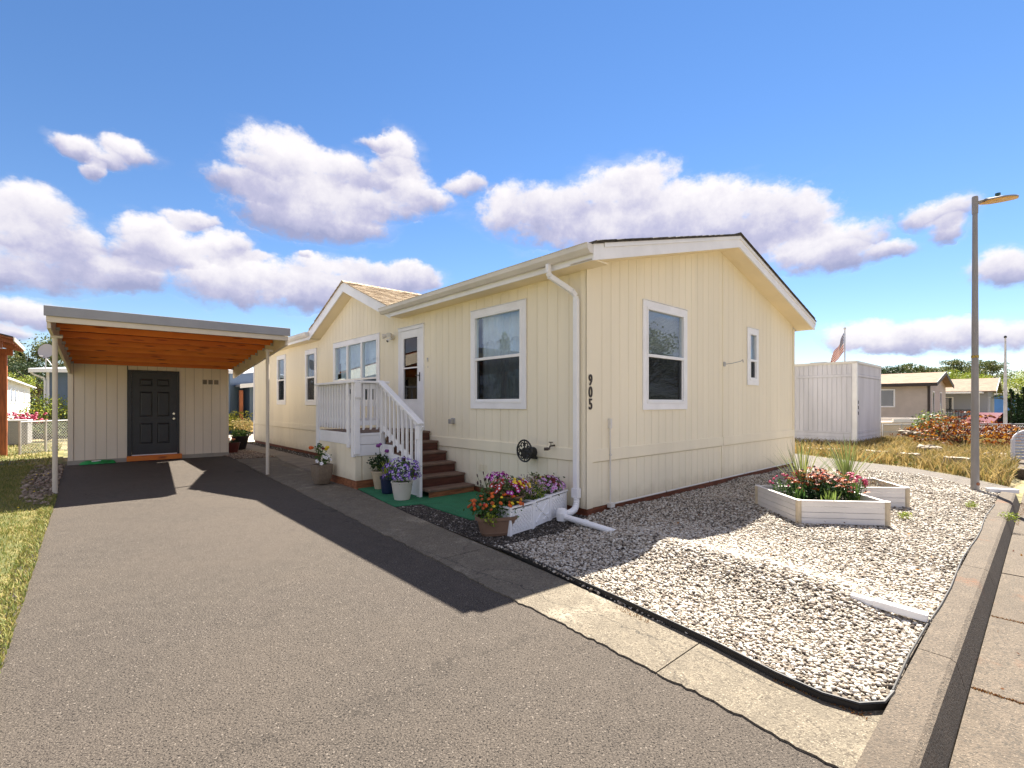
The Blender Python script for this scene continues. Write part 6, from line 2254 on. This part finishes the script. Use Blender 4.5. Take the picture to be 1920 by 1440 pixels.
# red car
car = thing('red_car', 'dark red car parked right of the lamp post behind the orange bush', 'car', (P(1868, 757, 26).x, 26.0, -0.45), R(8))
M_red = mat('car_red', (0.17, 0.008, 0.012), 0.25, coat=0.8)
m = MB()
arched(m, -2.1, 2.2, 0.30, 0.92, [(-1.3, 0.37), (1.35, 0.37)], -0.85, 0.85)
m.build('body', M_red, car, bevel=0.03)
MB().extr([(-1.15, 0.92), (-0.55, 1.42), (0.85, 1.42), (1.7, 0.92)], lambda a, b, t: (a, t, b), -0.72, 0.72).build('cabin', M_red, car)
MB().extr([(-0.98, 0.95), (-0.48, 1.36), (0.80, 1.36), (1.48, 0.95)], lambda a, b, t: (a, t, b), -0.73, 0.73).build('side_glass', M_dark, car)
for cx in (-1.3, 1.35):
    for sy in (-0.75, 0.75):
        wh = MB().tube([(cx, sy - 0.1, 0.31), (cx, sy + 0.1, 0.31)], 0.31, 18).build('wheel', MATS['tyre'], car)
        MB().tube([(cx, sy - 0.106, 0.31), (cx, sy + 0.106, 0.31)], 0.19, 10).build('rim', M_galv, wh)
for sy in (-0.8, 0.62):
    MB().box(-2.13, -2.05, sy, sy + 0.18, 0.62, 0.78).build('headlight', M_vinyl, car)


# chain-link fences
def chainlink(name, label, a, b, z0, h, step=0.09, posts=3, wire=0.003, rails=1, group=None):
    a, b = Vector(a), Vector(b)
    L = (b - a).length
    t = thing(name, label, 'fence', (a.x, a.y, z0), math.atan2(b.y - a.y, b.x - a.x), group)
    m = MB()
    k = -h
    while k < L:
        x0, x1 = k, k + h
        za, zb = 0, h
        if x0 < 0:
            za, x0 = -x0, 0
        if x1 > L:
            zb, x1 = h - (x1 - L), L
        if x1 > x0:
            m.bar((x0, 0, za), (x1, 0, zb), wire, wire)
            m.bar((x0, 0.004, h - za), (x1, 0.004, h - zb), wire, wire)
        k += step
    m.build('wire_mesh', M_galv, t, kind='stuff')
    for j in range(rails):
        MB().tube([(0, 0, h - j * 0.14), (L, 0, h - j * 0.14)], 0.021, 8).build('top_rail', M_galv, t)
    for i in range(posts):
        x = L * i / (posts - 1)
        MB().tube([(x, 0, 0), (x, 0, h + 0.04)], 0.03, 8).build('post', M_galv, t)
    return t


fa, fb = P(37, 757, 13.65), P(129, 757, 15.2)
chainlink('chain_link_fence', 'short chain-link fence on the lawn left of the tan shed', (fa.x, fa.y, 0), (fb.x, fb.y, 0), 0.0, 0.93, 0.085, 3, 0.006)
fa, fb = P(1655, 757, 19.0), P(1760, 757, 19.6)
chainlink('chain_link_fence', 'chain-link fence in front of the tan pickup', (fa.x, fa.y, 0), (fb.x, fb.y, 0), -0.30, 0.92, 0.13, 4, 0.005)
fa, fb = P(1745, 757, 20.5), P(2100, 757, 22.5)
chainlink('chain_link_fence', 'double-railed chain-link fence right of the orange bush', (fa.x, fa.y, 0), (fb.x, fb.y, 0), -0.43, 0.98, 0.14, 6, 0.006, 2)
fa, fb = P(405, 757, 30.0), P(500, 757, 27.0)
chainlink('chain_link_fence', 'chain-link fence seen in the gap between shed and house', (fa.x, fa.y, 0), (fb.x, fb.y, 0), -0.1, 1.15, 0.15, 5, 0.008)

# orange shrub
ob = P(1808, 757, 15.6)
t = thing('orange_shrub', 'wide shrub with orange and dark red leaves behind the lamp post', 'shrub', (ob.x, ob.y, gz(ob.x, ob.y)), 0)
c_ = []
for k in range(170):
    a = rnd.uniform(0, 6.28)
    r_ = rnd.uniform(0, 1) ** 0.5
    x, y = math.cos(a) * r_ * 1.45, math.sin(a) * r_ * 1.0
    z = 0.1 + 1.25 * rnd.random() ** 0.8 * (1 - 0.6 * r_ * r_)
    c_.append(blob(16, (x, y, z), (0.26, 0.26, 0.05), 0.0))
for k in range(20):   # low spray reaching left and right
    s_ = rnd.choice((-1, 1))
    c_.append(blob(14, (s_ * rnd.uniform(1.2, 2.1), rnd.uniform(-.6, .3), rnd.uniform(0.35, 0.7) if s_ < 0 else rnd.uniform(0.1, 0.9)), (0.3, 0.2, 0.04), 0.0))
c_ = np.vstack(c_)
foliage('foliage', c_, rng.uniform(0.05, 0.11, len(c_)), M_leafo, t, up=0.0)
m = MB()
for k in range(26):
    a = rnd.uniform(0, 6.28)
    L = rnd.uniform(0.5, 1.5)
    m.tube([(0, 0, 0), (math.cos(a) * L * 0.4, math.sin(a) * L * 0.3, 0.35), (math.cos(a) * L, math.sin(a) * L * 0.6, rnd.uniform(0.3, 0.8))], [0.02, 0.014, 0.004], 5)
m.build('branches', M_bark, t, kind='stuff')


def bush(name, label, X, Y, z, r, h, m_, n=900, ls=(0.06, 0.12), flowers_=None, group=None):
    t = thing(name, label, 'shrub', (X, Y, z), 0, group)
    c_ = []
    for k in range(14):
        a = rnd.uniform(0, 6.28)
        q = rnd.uniform(0, 0.7)
        c_.append(blob(n // 14, (math.cos(a) * q * r, math.sin(a) * q * r, h * rnd.uniform(0.35, 0.75)), (r * 0.42, r * 0.42, h * 0.28), 0.4))
    c_ = np.vstack(c_)
    foliage('foliage', c_, rng.uniform(*ls, len(c_)), m_, t)
    m = MB()
    for k in range(7):
        a = rnd.uniform(0, 6.28)
        m.tube([(0, 0, 0), (math.cos(a) * r * 0.5, math.sin(a) * r * 0.5, h * 0.6)], [0.03, 0.012], 5)
    m.build('branches', M_bark, t, kind='stuff')
    return t


gp = P(1758, 757, 17.5)
bush('green_shrub', 'pale green shrub growing left of the orange one', gp.x, gp.y, gz(gp.x, gp.y), 1.0, 1.25, M_leafg, 900)
gp = P(1740, 757, 18.2)
bush('green_shrub', 'small lime shrub against the beige house corner', gp.x, gp.y, gz(gp.x, gp.y), 0.6, 1.3, M_leafy, 500)

# weathered arched panel at the right edge
sp = P(1912, 757, 11.8)
t = thing('arched_panel', 'weathered white arched lattice panel standing in the dry grass at the right edge', 'garden panel', (sp.x - 0.17, sp.y, -0.02), R(-14))
m = MB()
arc = [(0.9 * (1 - math.cos(math.pi * k / 14)) / 2, 0.58 + 0.26 * math.sin(math.pi * k / 14)) for k in range(15)]
m.tube([(x, 0, z) for x, z in arc], 0.025, 6)
m.box(-0.03, 0.03, -0.03, 0.03, 0, 0.60).box(0.87, 0.93, -0.03, 0.03, 0, 0.60)
m.build('frame', M_shedw, t)
for k in range(9):
    x0, x1 = 0.04, 0.86
    z = 0.12 + k * 0.075
    if z > 0.58:
        u = math.sqrt(max(0, 1 - ((z - 0.58) / 0.26) ** 2))
        x0, x1 = 0.45 - 0.43 * u, 0.45 + 0.43 * u
    MB().box(x0, x1, -0.012, 0.012, z, z + 0.058).build('slat', mat('slat_bluegrey', (0.38, 0.42, 0.50), 0.7, 0.15, 6) if 'slat_bluegrey' not in MATS else MATS['slat_bluegrey'], t)


# ------------------------------------------------------------------ trees
def conifer(label, X, Y, z, h, r, m_=None, n=2600, group='conifers on the skyline', name='conifer_tree', ls=None):
    t = thing(name, label, 'tree', (X, Y, z), 0, group)
    MB().tube([(0, 0, 0), (0, 0, h * 0.5), (0, 0, h * 0.97)], [h * 0.02, h * 0.012, 0.01], 7).build('trunk', M_bark, t)
    c_ = []
    nl = 26
    for k in range(nl):
        f = (k + 0.5) / nl
        zz = h * (0.10 + 0.90 * f)
        rr = r * (1 - f) ** 0.85 + 0.02 * h
        nb = max(4, int(13 * (1 - f)) + 3)
        for b_ in range(nb):
            a = rnd.uniform(0, 6.28)
            L = rr * rnd.uniform(0.55, 1.1)
            q = max(5, int(n / nl / nb))
            s_ = rng.uniform(0.15, 1, q)
            c_.append(np.stack([np.cos(a) * L * s_ + rng.normal(0, 0.05 * rr, q), np.sin(a) * L * s_ + rng.normal(0, 0.05 * rr, q), zz - 0.30 * L * s_ ** 1.5 + rng.normal(0, 0.012 * h, q)], 1))
    c_ = np.vstack(c_)
    foliage('crown', c_, rng.uniform(0.022, 0.05, len(c_)) * h if ls is None else rng.uniform(*ls, len(c_)), m_ or M_leafc, t, up=-0.3)
    return t


def broadleaf(label, X, Y, z, h, r, m_, n=3000, group='broadleaf trees on the skyline', open_=0.6, clumps=34):
    t = thing('broadleaf_tree', label, 'tree', (X, Y, z), 0, group)
    m = MB().tube([(0, 0, 0), (h * 0.01, 0, h * 0.35), (0, 0, h * 0.62)], [h * 0.035, h * 0.024, h * 0.012], 8)
    c_ = []
    for k in range(clumps):
        a = rnd.uniform(0, 6.28)
        e = rnd.uniform(-0.35, 1.45)
        q = rnd.uniform(0.45, 0.95)
        p = Vector((math.cos(a) * math.cos(e) * r * q, math.sin(a) * math.cos(e) * r * q, h * 0.62 + math.sin(e) * h * 0.36 * q))
        m.tube([(0, 0, h * rnd.uniform(0.3, 0.55)), p * 0.55 + Vector((0, 0, h * 0.22)), p], [h * 0.012, h * 0.007, h * 0.002], 4)
        cr = r * rnd.uniform(0.16, 0.30)
        c_.append(blob(n // clumps, p, (cr, cr, cr * open_), 0.35))
    m.build('trunk', M_bark, t)
    c_ = np.vstack(c_)
    foliage('crown', c_, rng.uniform(0.018, 0.036, len(c_)) * h, m_, t)
    return t


def sky_tree(fn, label, px, py_top, Y, r, m_, z=-0.3, **kw):
    p = P(px, py_top - 5, Y)
    h = p.z - z
    return fn(label, p.x, p.y, z, h, r, m_, **kw)


# left skyline
sky_tree(conifer, 'tall pointed conifer left of the satellite dish', 37, 653, 62, 3.2, M_leafc)
sky_tree(conifer, 'shorter conifer at the left frame edge of the skyline', 18, 672, 64, 2.6, M_leafc)
sky_tree(conifer, 'dense conifer between the pointed one and the satellite dish', 58, 678, 58, 3.4, M_leafc)
sky_tree(broadleaf, 'big round dark green tree behind the satellite dish', 97, 636, 60, 4.8, M_leafm, n=5200, open_=0.9)
sky_tree(broadleaf, 'dark green tree crown low behind the blue-grey house', 70, 676, 55, 3.6, M_leafc, n=3600, open_=0.9)
sky_tree(broadleaf, 'small bright green tree behind the far white house', 25, 705, 48, 2.4, M_leafy, n=2200, open_=0.9)
for i, px in enumerate((52, 60, 68, 76, 84)):
    p = P(px, 714 + (i % 2) * 3, 30)
    t = conifer(['first', 'second', 'third', 'fourth', 'fifth'][i] + ' clipped columnar cypress from the left in the hedge by the blue-grey house', p.x, p.y + 1, 0, p.z, 0.42, M_leafd, n=900, group='columnar cypresses in a row', name='cypress', ls=(0.05, 0.12))
    foliage('sunlit_tips', blob(120, (0, 0, p.z * 0.9), (0.24, 0.24, p.z * 0.09), 0.2), rng.uniform(0.05, 0.10, 120), M_leafy, t)  # sunlight on the tips put in as lime leaf colour
# right skyline
for i, (px, py, Y, r_, m_, lb) in enumerate(((1672, 690, 75, 3.0, M_leafc, 'dark low tree just right of the white shed roof'), (1690, 686, 78, 2.6, M_leafm, 'bushy tree above the left end of the tan roof'),
                                          (1708, 682, 80, 3.0, M_leafm, 'taller rounded tree above the tan roof'), (1733, 690, 80, 3.0, M_leafm, 'low rounded tree above the tan roof ridge'),
                                          (1786, 678, 85, 4.2, M_leafm, 'open airy tree above the brown roof left of the lamp post'), (1798, 700, 60, 3.4, M_leafy, 'dense lime green tree above the brown roof'),
                                          (1857, 678, 80, 4.6, M_leafm, 'tall open tree just right of the lamp post'), (1835, 706, 62, 3.0, M_leafy, 'lime tree behind the lamp post'),
                                          (1880, 702, 82, 4.0, M_leafm, 'open tree behind the bare white pole'), (1915, 708, 40, 3.4, M_leafy, 'yellow-green tree at the right frame edge'),
                                          (1965, 700, 48, 5.0, M_leafy, 'yellow-green tree beyond the right frame edge'))):
    sky_tree(broadleaf, lb, px, py, Y, r_, m_, n=5200, open_=0.45 if m_ is M_leafm else 0.85, clumps=40)
for i, px in enumerate((1896, 1908, 1920, 1934)):
    p = P(px, (730, 738, 726, 732)[i], 25.0)
    conifer(['first', 'second', 'third', 'fourth'][i] + ' dark cypress from the left behind the right-hand fence', p.x, p.y, -0.45, p.z + 0.45, 0.55, M_leafd, n=1500, group='dark cypresses behind the right-hand fence', name='cypress', ls=(0.06, 0.14))
# trees across the street, mirrored in the windows
for i, (X, Y, h, r_) in enumerate(((36, 12.5, 8.5, 4.2), (44, 6, 7.5, 3.6), (30, -12, 6.5, 3.2), (52, 20, 7, 3.6))):
    broadleaf(['round broadleaf tree across the street, mirrored in the gable window', 'second broadleaf tree across the street right of the view', 'smaller broadleaf tree far behind the camera on the right', 'broadleaf tree at the far right end of the street'][i], X, Y, -0.2, h, r_, M_leafm, n=3600, group='trees across the street', open_=0.8)
for i, (X, Y, h, r_) in enumerate(((-24, -8, 5.6, 2.0), (-29, -3, 5.0, 2.0), (-14, -18, 5.5, 2.0), (-33, 6, 7.0, 2.6), (-25, 2.5, 4.2, 1.8), (-30, 11, 7.0, 2.6))):
    conifer(['tall', 'second', 'third', 'fourth', 'smallest', 'sixth'][i] + ' conifer across the lawn outside the view, mirrored in the windows', X, Y, -0.1, h, r_, M_leafc, n=1500, group='conifers across the lawn')

# far woods
c_ = []
for a in np.arange(-180, 180, 0.8):
    rr = 170 + 14 * math.sin(a * 0.3) + rnd.uniform(-6, 6)
    hh_ = 3.6 + 1.6 * math.sin(a * 0.17) + rnd.uniform(0, 2.2)
    X, Y = math.sin(R(a)) * rr, math.cos(R(a)) * rr
    c_.append(blob(70, (X, Y, hh_ * 0.4), (3.2, 3.2, hh_ * 0.65), 0.3))
c_ = np.vstack(c_)
V, F = leafcloud(c_, rng.uniform(0.5, 1.1, len(c_)))
link('far_woods', npmesh('far_woods', V, F, leafmat('woods', [(0.03, 0.05, 0.03), (0.06, 0.09, 0.05), (0.09, 0.11, 0.06)])), kind='stuff')
# distant hills
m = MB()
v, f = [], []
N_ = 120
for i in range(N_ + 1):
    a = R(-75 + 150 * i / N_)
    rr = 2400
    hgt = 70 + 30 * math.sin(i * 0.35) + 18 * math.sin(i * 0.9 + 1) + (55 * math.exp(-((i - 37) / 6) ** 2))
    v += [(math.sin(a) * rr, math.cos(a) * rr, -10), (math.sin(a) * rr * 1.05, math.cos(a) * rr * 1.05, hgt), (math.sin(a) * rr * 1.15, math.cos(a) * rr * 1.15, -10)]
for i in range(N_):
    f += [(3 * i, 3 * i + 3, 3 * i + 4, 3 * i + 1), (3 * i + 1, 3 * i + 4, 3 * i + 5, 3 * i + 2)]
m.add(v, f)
m.build('distant_hills', mat('hazed_hill', (0.30, 0.38, 0.52), 0.95, 0.1, 0.01), None, smooth=True, kind='structure')  # distance haze painted into the pale blue base colour

# ------------------------------------------------------------------ left background
g = P(5, 757, 13.35)
gz_ = thing('garden_shelter', 'open shelter with brown wooden post and shingled roof at the left edge', 'shelter', (g.x, g.y, 0), A_H)
M_shel = mat('shelter_wood', (0.30, 0.09, 0.03), 0.6, 0.3, 5, stretch=(6, 6, 0.6))
for x, y in ((0, 0), (-3.4, 0), (0, -2.45), (-3.4, -2.45)):
    MB().box(x - 0.09, x + 0.09, y - 0.09, y + 0.09, 0, 2.80).build('post', M_shel, gz_, bevel=0.006)
for y in (0, -2.45):
    MB().box(-3.6, 0.2, y - 0.07, y + 0.07, 2.801, 2.98).build('beam', M_shel, gz_)
for s_ in (0, 1):
    xa, xb = (0.40, -1.7) if s_ == 0 else (-3.8, -1.7)
    MB().hexa([(xa, -2.72, 3.00), (xa, 0.2, 3.00), (xb, 0.2, 3.55), (xb, -2.72, 3.55), (xa, -2.72, 3.04), (xa, 0.2, 3.04), (xb, 0.2, 3.59), (xb, -2.72, 3.59)]).build('roof_board', M_shel, gz_)
    MB().hexa([(xa, -2.76, 3.041), (xa, 0.24, 3.041), (xb, 0.24, 3.591), (xb, -2.76, 3.591), (xa, -2.76, 3.07), (xa, 0.24, 3.07), (xb, 0.24, 3.62), (xb, -2.76, 3.62)]).build('roof', M_roofdk, gz_)
MB().box(0.40, 0.425, -2.72, 0.2, 2.96, 3.05).build('fascia', M_beige, gz_)
for k in range(6):
    y = -2.6 + k * 0.5
    MB().hexa([(0.40, y, 2.90), (0.40, y + 0.05, 2.90), (-1.7, y + 0.05, 3.45), (-1.7, y, 3.45), (0.40, y, 2.999), (0.40, y + 0.05, 2.999), (-1.7, y + 0.05, 3.549), (-1.7, y, 3.549)]).build('rafter', M_shel, gz_)
# AC unit
g = P(29, 757, 16.8)
ac = thing('air_conditioner', 'grey outdoor air conditioning unit behind the chain-link fence', 'air conditioner', (g.x, g.y, 0), R(35))
MB().box(-0.35, 0.35, -0.33, 0.33, 0.04, 0.84).build('casing', mat('ac_inner', (0.14, 0.14, 0.13), 0.6), ac)
m = MB()
for k in range(26):
    z = 0.07 + k * 0.029
    m.box(-0.365, 0.365, -0.345, -0.331, z, z + 0.012).box(-0.365, -0.351, -0.345, 0.345, z, z + 0.012).box(0.351, 0.365, -0.345, 0.345, z, z + 0.012)
m.build('grille', mat('ac_grille', (0.46, 0.45, 0.43), 0.5), ac, kind='stuff')
MB().box(-0.38, 0.38, -0.36, 0.36, 0.84, 0.89).build('lid', MATS['ac_grille'], ac, bevel=0.01)
# rose bush and shrub
g = P(62, 757, 20.5)
t = bush('rose_bush', 'low rose bush with bright pink blooms behind the fence', g.x, g.y, 0, 1.25, 1.0, M_leafm, 1400)
for k in range(130):
    a = rnd.uniform(0, 6.28)
    q = rnd.uniform(0.1, 1)
    link('flower', fmesh('pom', 'pink', 0.055), t, (math.cos(a) * q * 0.95, math.sin(a) * q * 0.5 - 0.45, rnd.uniform(0.62, 1.08)))
g = P(102, 757, 21.5)
bush('lime_shrub', 'tall lime green shrub in front of the blue-grey house', g.x, g.y, 0, 1.6, 1.85, M_leafy, 2400)
g = P(88, 757, 19.0)
bush('low_hedge', 'low dark green hedge bush behind the chain-link fence', g.x, g.y, 0, 1.5, 0.75, M_leafm, 1600)
# white house far left
hw_ = far_house('white_house', 'far white house with narrow dark windows beyond the air conditioner', (-27.9 - 7 * math.cos(A_H), 26.0 - 7 * math.sin(A_H), 0), A_H, 7.0, 24.0, 0, 2.95, 0.8, M_farwhite, mat('pale_roof', (0.55, 0.55, 0.58), 0.8, 0.05, 2), M_white, axis='y', over=0.4,
                wins=[('side', 6.9, 7.9, 1.5, 2.5), ('side', 9.5, 10.6, 1.5, 2.5), ('side', 11.8, 12.5, 1.6, 2.4), ('side', 16.8, 17.7, 1.4, 2.5)])
# blue-grey house with dish
K5 = P(90, 757, 22.5)
hb = far_house('blue_grey_house', 'blue-grey house with white trim partly hidden by the carport post', (K5.x, K5.y, 0), A_H - R(35), 8.0, 7.0, 0, 3.0, 0.35, M_slate, mat('pale_roof2', (0.50, 0.50, 0.52), 0.8), M_white, axis='x', over=0.45)
MB().box(-0.04, 0.08, -0.05, 0.06, 0, 2.98).build('corner_trim', M_white, hb)
MB().tube([(-0.42, -0.42, 2.92), (-0.35, -0.3, 2.80), (-0.10, -0.09, 2.65), (-0.06, -0.09, 2.5), (-0.06, -0.09, 0.2)], 0.045, 8).build('downspout', M_vinyl, hb)
dsh = thing('satellite_dish', 'grey satellite dish on the roof edge of the blue-grey house', 'satellite dish', P(85, 693, 22.3), 0)
dm = MB()
prof = []
n_ = 18
v = [(0, 0, 0)]
for ring_ in range(1, 4):
    rr = 0.36 * ring_ / 3
    for k in range(n_):
        a = 2 * math.pi * k / n_
        v.append((rr * math.cos(a) * 0.8, 0.35 * rr * rr * -1 , rr * math.sin(a)))
f = [(0, 1 + k, 1 + (k + 1) % n_) for k in range(n_)]
for ring_ in range(2):
    for k in range(n_):
        k2 = (k + 1) % n_
        f.append((1 + ring_ * n_ + k, 1 + ring_ * n_ + k2, 1 + (ring_ + 1) * n_ + k2, 1 + (ring_ + 1) * n_ + k))
dm.add([(x, y, z) for x, y, z in v], f)
o = dm.build('dish', mat('dish_grey', (0.45, 0.42, 0.42), 0.5), dsh, smooth=True)
o.location = (0.05, 0, 0.85)
o.rotation_euler = (R(-20), 0, R(25))
MB().tube([(0, 0, 0), (0, 0.02, 0.5), (0.03, 0.04, 0.75)], 0.022, 6).tube([(0.45, 0, 0.02), (0.05, 0.02, 0.5)], 0.014, 5).tube([(0.05, -0.02, 0.62), (0.1, -0.4, 0.6)], 0.014, 5).build('mast', M_galv, dsh)

# ------------------------------------------------------------------ middle gap
K6 = P(456, 757, 33)
far_house('grey_house', 'grey-green house with white trim seen in the gap beside the tan shed', (K6.x - 0.9, K6.y + 2, 0), A_H, 8, 12, -0.2, 2.35, 0.7, M_greyh, mat('pale_roof3', (0.5, 0.5, 0.5), 0.8), M_white, axis='y', over=0.4, wins=[('front', 1.6, 2.4, 0.8, 2.0)])
K7 = P(468, 757, 24)
h7 = far_house('slate_house', 'slate grey house with brown porch post close behind the cream house corner', (K7.x, K7.y, 0), A_H, 8, 9, -0.2, 2.35, 0.5, M_slate, M_greytrim, M_white, axis='y', over=0.55)
MB().box(-0.55, -0.40, -0.5, -0.35, -0.1, 2.1).build('porch_post', MATS['shelter_wood'], h7)
K8 = P(432, 757, 40)
h8 = far_house('tan_house', 'pale house with carport roof at the far left of the gap', (K8.x - 7.5, K8.y - 2, 0), A_H - R(6), 8, 10, -0.2, 2.55, 0.8, mat('pale_tan', (0.45, 0.40, 0.34), 0.7), M_rooft, M_white, axis='y', over=0.5)
gs = P(446, 757, 28.5)
st_ = thing('white_steps', 'white stair railing climbing to the grey house in the gap', 'stairs', (gs.x, gs.y, 0), R(8))
m = MB().bar((-0.9, 0, 0.45), (0.6, 0, 1.25), 0.05, 0.08).bar((0.6, 0, 1.25), (1.2, 0, 1.25), 0.05, 0.08).bar((-0.9, 0, 0.0), (0.6, 0, 0.6), 0.05, 0.1)
for k in range(12):
    x = -0.85 + k * 0.16
    z = 0.45 + (x + 0.9) / 1.5 * 0.8 if x < 0.6 else 1.25
    m.bar((x, 0, max(0, z - 0.65)), (x, 0, z), 0.04, 0.04)
m.build('railing', M_farwhite, st_)
for k in range(4):
    MB().box(-0.7 + k * 0.35, 0.9, 0.05, 0.9, k * 0.18, k * 0.18 + 0.16).build('step', M_farwhite, st_)
gp = P(447, 757, 23.0)
bush('yellow_shrub', 'yellow-green sunlit shrub in the gap between shed and house', gp.x - 0.6, gp.y, 0, 1.5, 1.15, leafmat('leaf_yellow', [(0.20, 0.24, 0.04), (0.42, 0.42, 0.06), (0.60, 0.55, 0.12)]), 2600, (0.06, 0.13))
gp = P(468, 757, 22.0)
bush('dry_shrub', 'tan dry shrub beside the far house corner trim', gp.x, gp.y, 0, 0.9, 0.8, M_dry, 1300, (0.05, 0.11))
sky_tree(broadleaf, 'dark tree just above the tan house in the gap', 424, 712, 60, 2.6, M_leafc, n=1800)

# ------------------------------------------------------------------ street lamp
lp = H(6.27, -3.14, 0.02)
lamp = thing('street_lamp', 'tall grey street lamp with flat angled head standing in the gravel', 'street lamp', lp, 0)
m = MB().tube([(0, 0, 0), (0, 0, 0.02), (0, 0, 1.2), (0, 0, 3.0), (0, 0, 4.65)], [0.056, 0.056, 0.050, 0.042, 0.034], 20)
m.build('pole', M_pole, lamp, smooth=False)
MB().tube([(0, 0, 4.60), (0, 0, 4.87)], 0.041, 16).tube([(0, 0, 4.87), (0, 0, 4.885)], 0.036, 16).build('pole_collar', M_pole, lamp)
MB().tube([(0.03, 0, 4.79), (0.20, 0, 4.83)], 0.022, 10).build('arm', M_pole, lamp)
hd = []
n_ = 14
m = MB()
for i in range(n_ + 1):
    t_ = i / n_
    x = 0.14 + 0.56 * t_
    zc = 4.815 + 0.075 * t_
    w = 0.15 * (1 - max(0, t_ - 0.35) ** 2.4 * 2.2) if t_ > 0.35 else 0.15 * min(1, 0.6 + t_ * 1.2)
    w = max(0.012, w)
    hd.append((x, w, zc))
v, f = [], []
for x, w, zc in hd:
    v += [(x, -w, zc - 0.020), (x, -w, zc), (x, -w * 0.5, zc + 0.022), (x, w * 0.5, zc + 0.022), (x, w, zc), (x, w, zc - 0.020)]
for i in range(n_):
    for k in range(6):
        f.append((i * 6 + k, i * 6 + (k + 1) % 6, (i + 1) * 6 + (k + 1) % 6, (i + 1) * 6 + k))
f += [tuple(range(6)), tuple(n_ * 6 + k for k in range(6))]
m.add(v, f)
m.build('lamp_head', M_pole, lamp)
m = MB()
v, f = [], []
for x, w, zc in hd:
    v += [(x, -w * 0.9, zc - 0.022), (x, w * 0.9, zc - 0.022), (x, w * 0.75, zc - 0.040), (x, -w * 0.75, zc - 0.040)]
for i in range(n_):
    for k in range(4):
        f.append((i * 4 + k, i * 4 + (k + 1) % 4, (i + 1) * 4 + (k + 1) % 4, (i + 1) * 4 + k))
f += [(0, 1, 2, 3), tuple(n_ * 4 + k for k in range(4))]
m.add(v, f)
m.build('lens', M_amber, lamp)
MB().tube([(0.38, 0, 4.87), (0.38, 0, 4.90)], 0.022, 10).tube([(0.38, 0, 4.90), (0.38, 0, 4.94)], 0.036, 10).build('photocell', mat('photocell', (0.02, 0.07, 0.07), 0.3), lamp)
m = MB().tube([(0, 0, 2.195), (0, 0, 2.235)], 0.050, 18)
m.build('tag_band', mat('tag_yellow', (0.50, 0.34, 0.04), 0.5, 0.3, 60, col2=(0.12, 0.08, 0.01)), lamp)
MB().tube([(0, -0.052, 0.10), (0, -0.060, 0.10)], 0.028, 10).build('hand_hole', mat('rust', (0.20, 0.07, 0.03), 0.8, 0.3, 20), lamp)
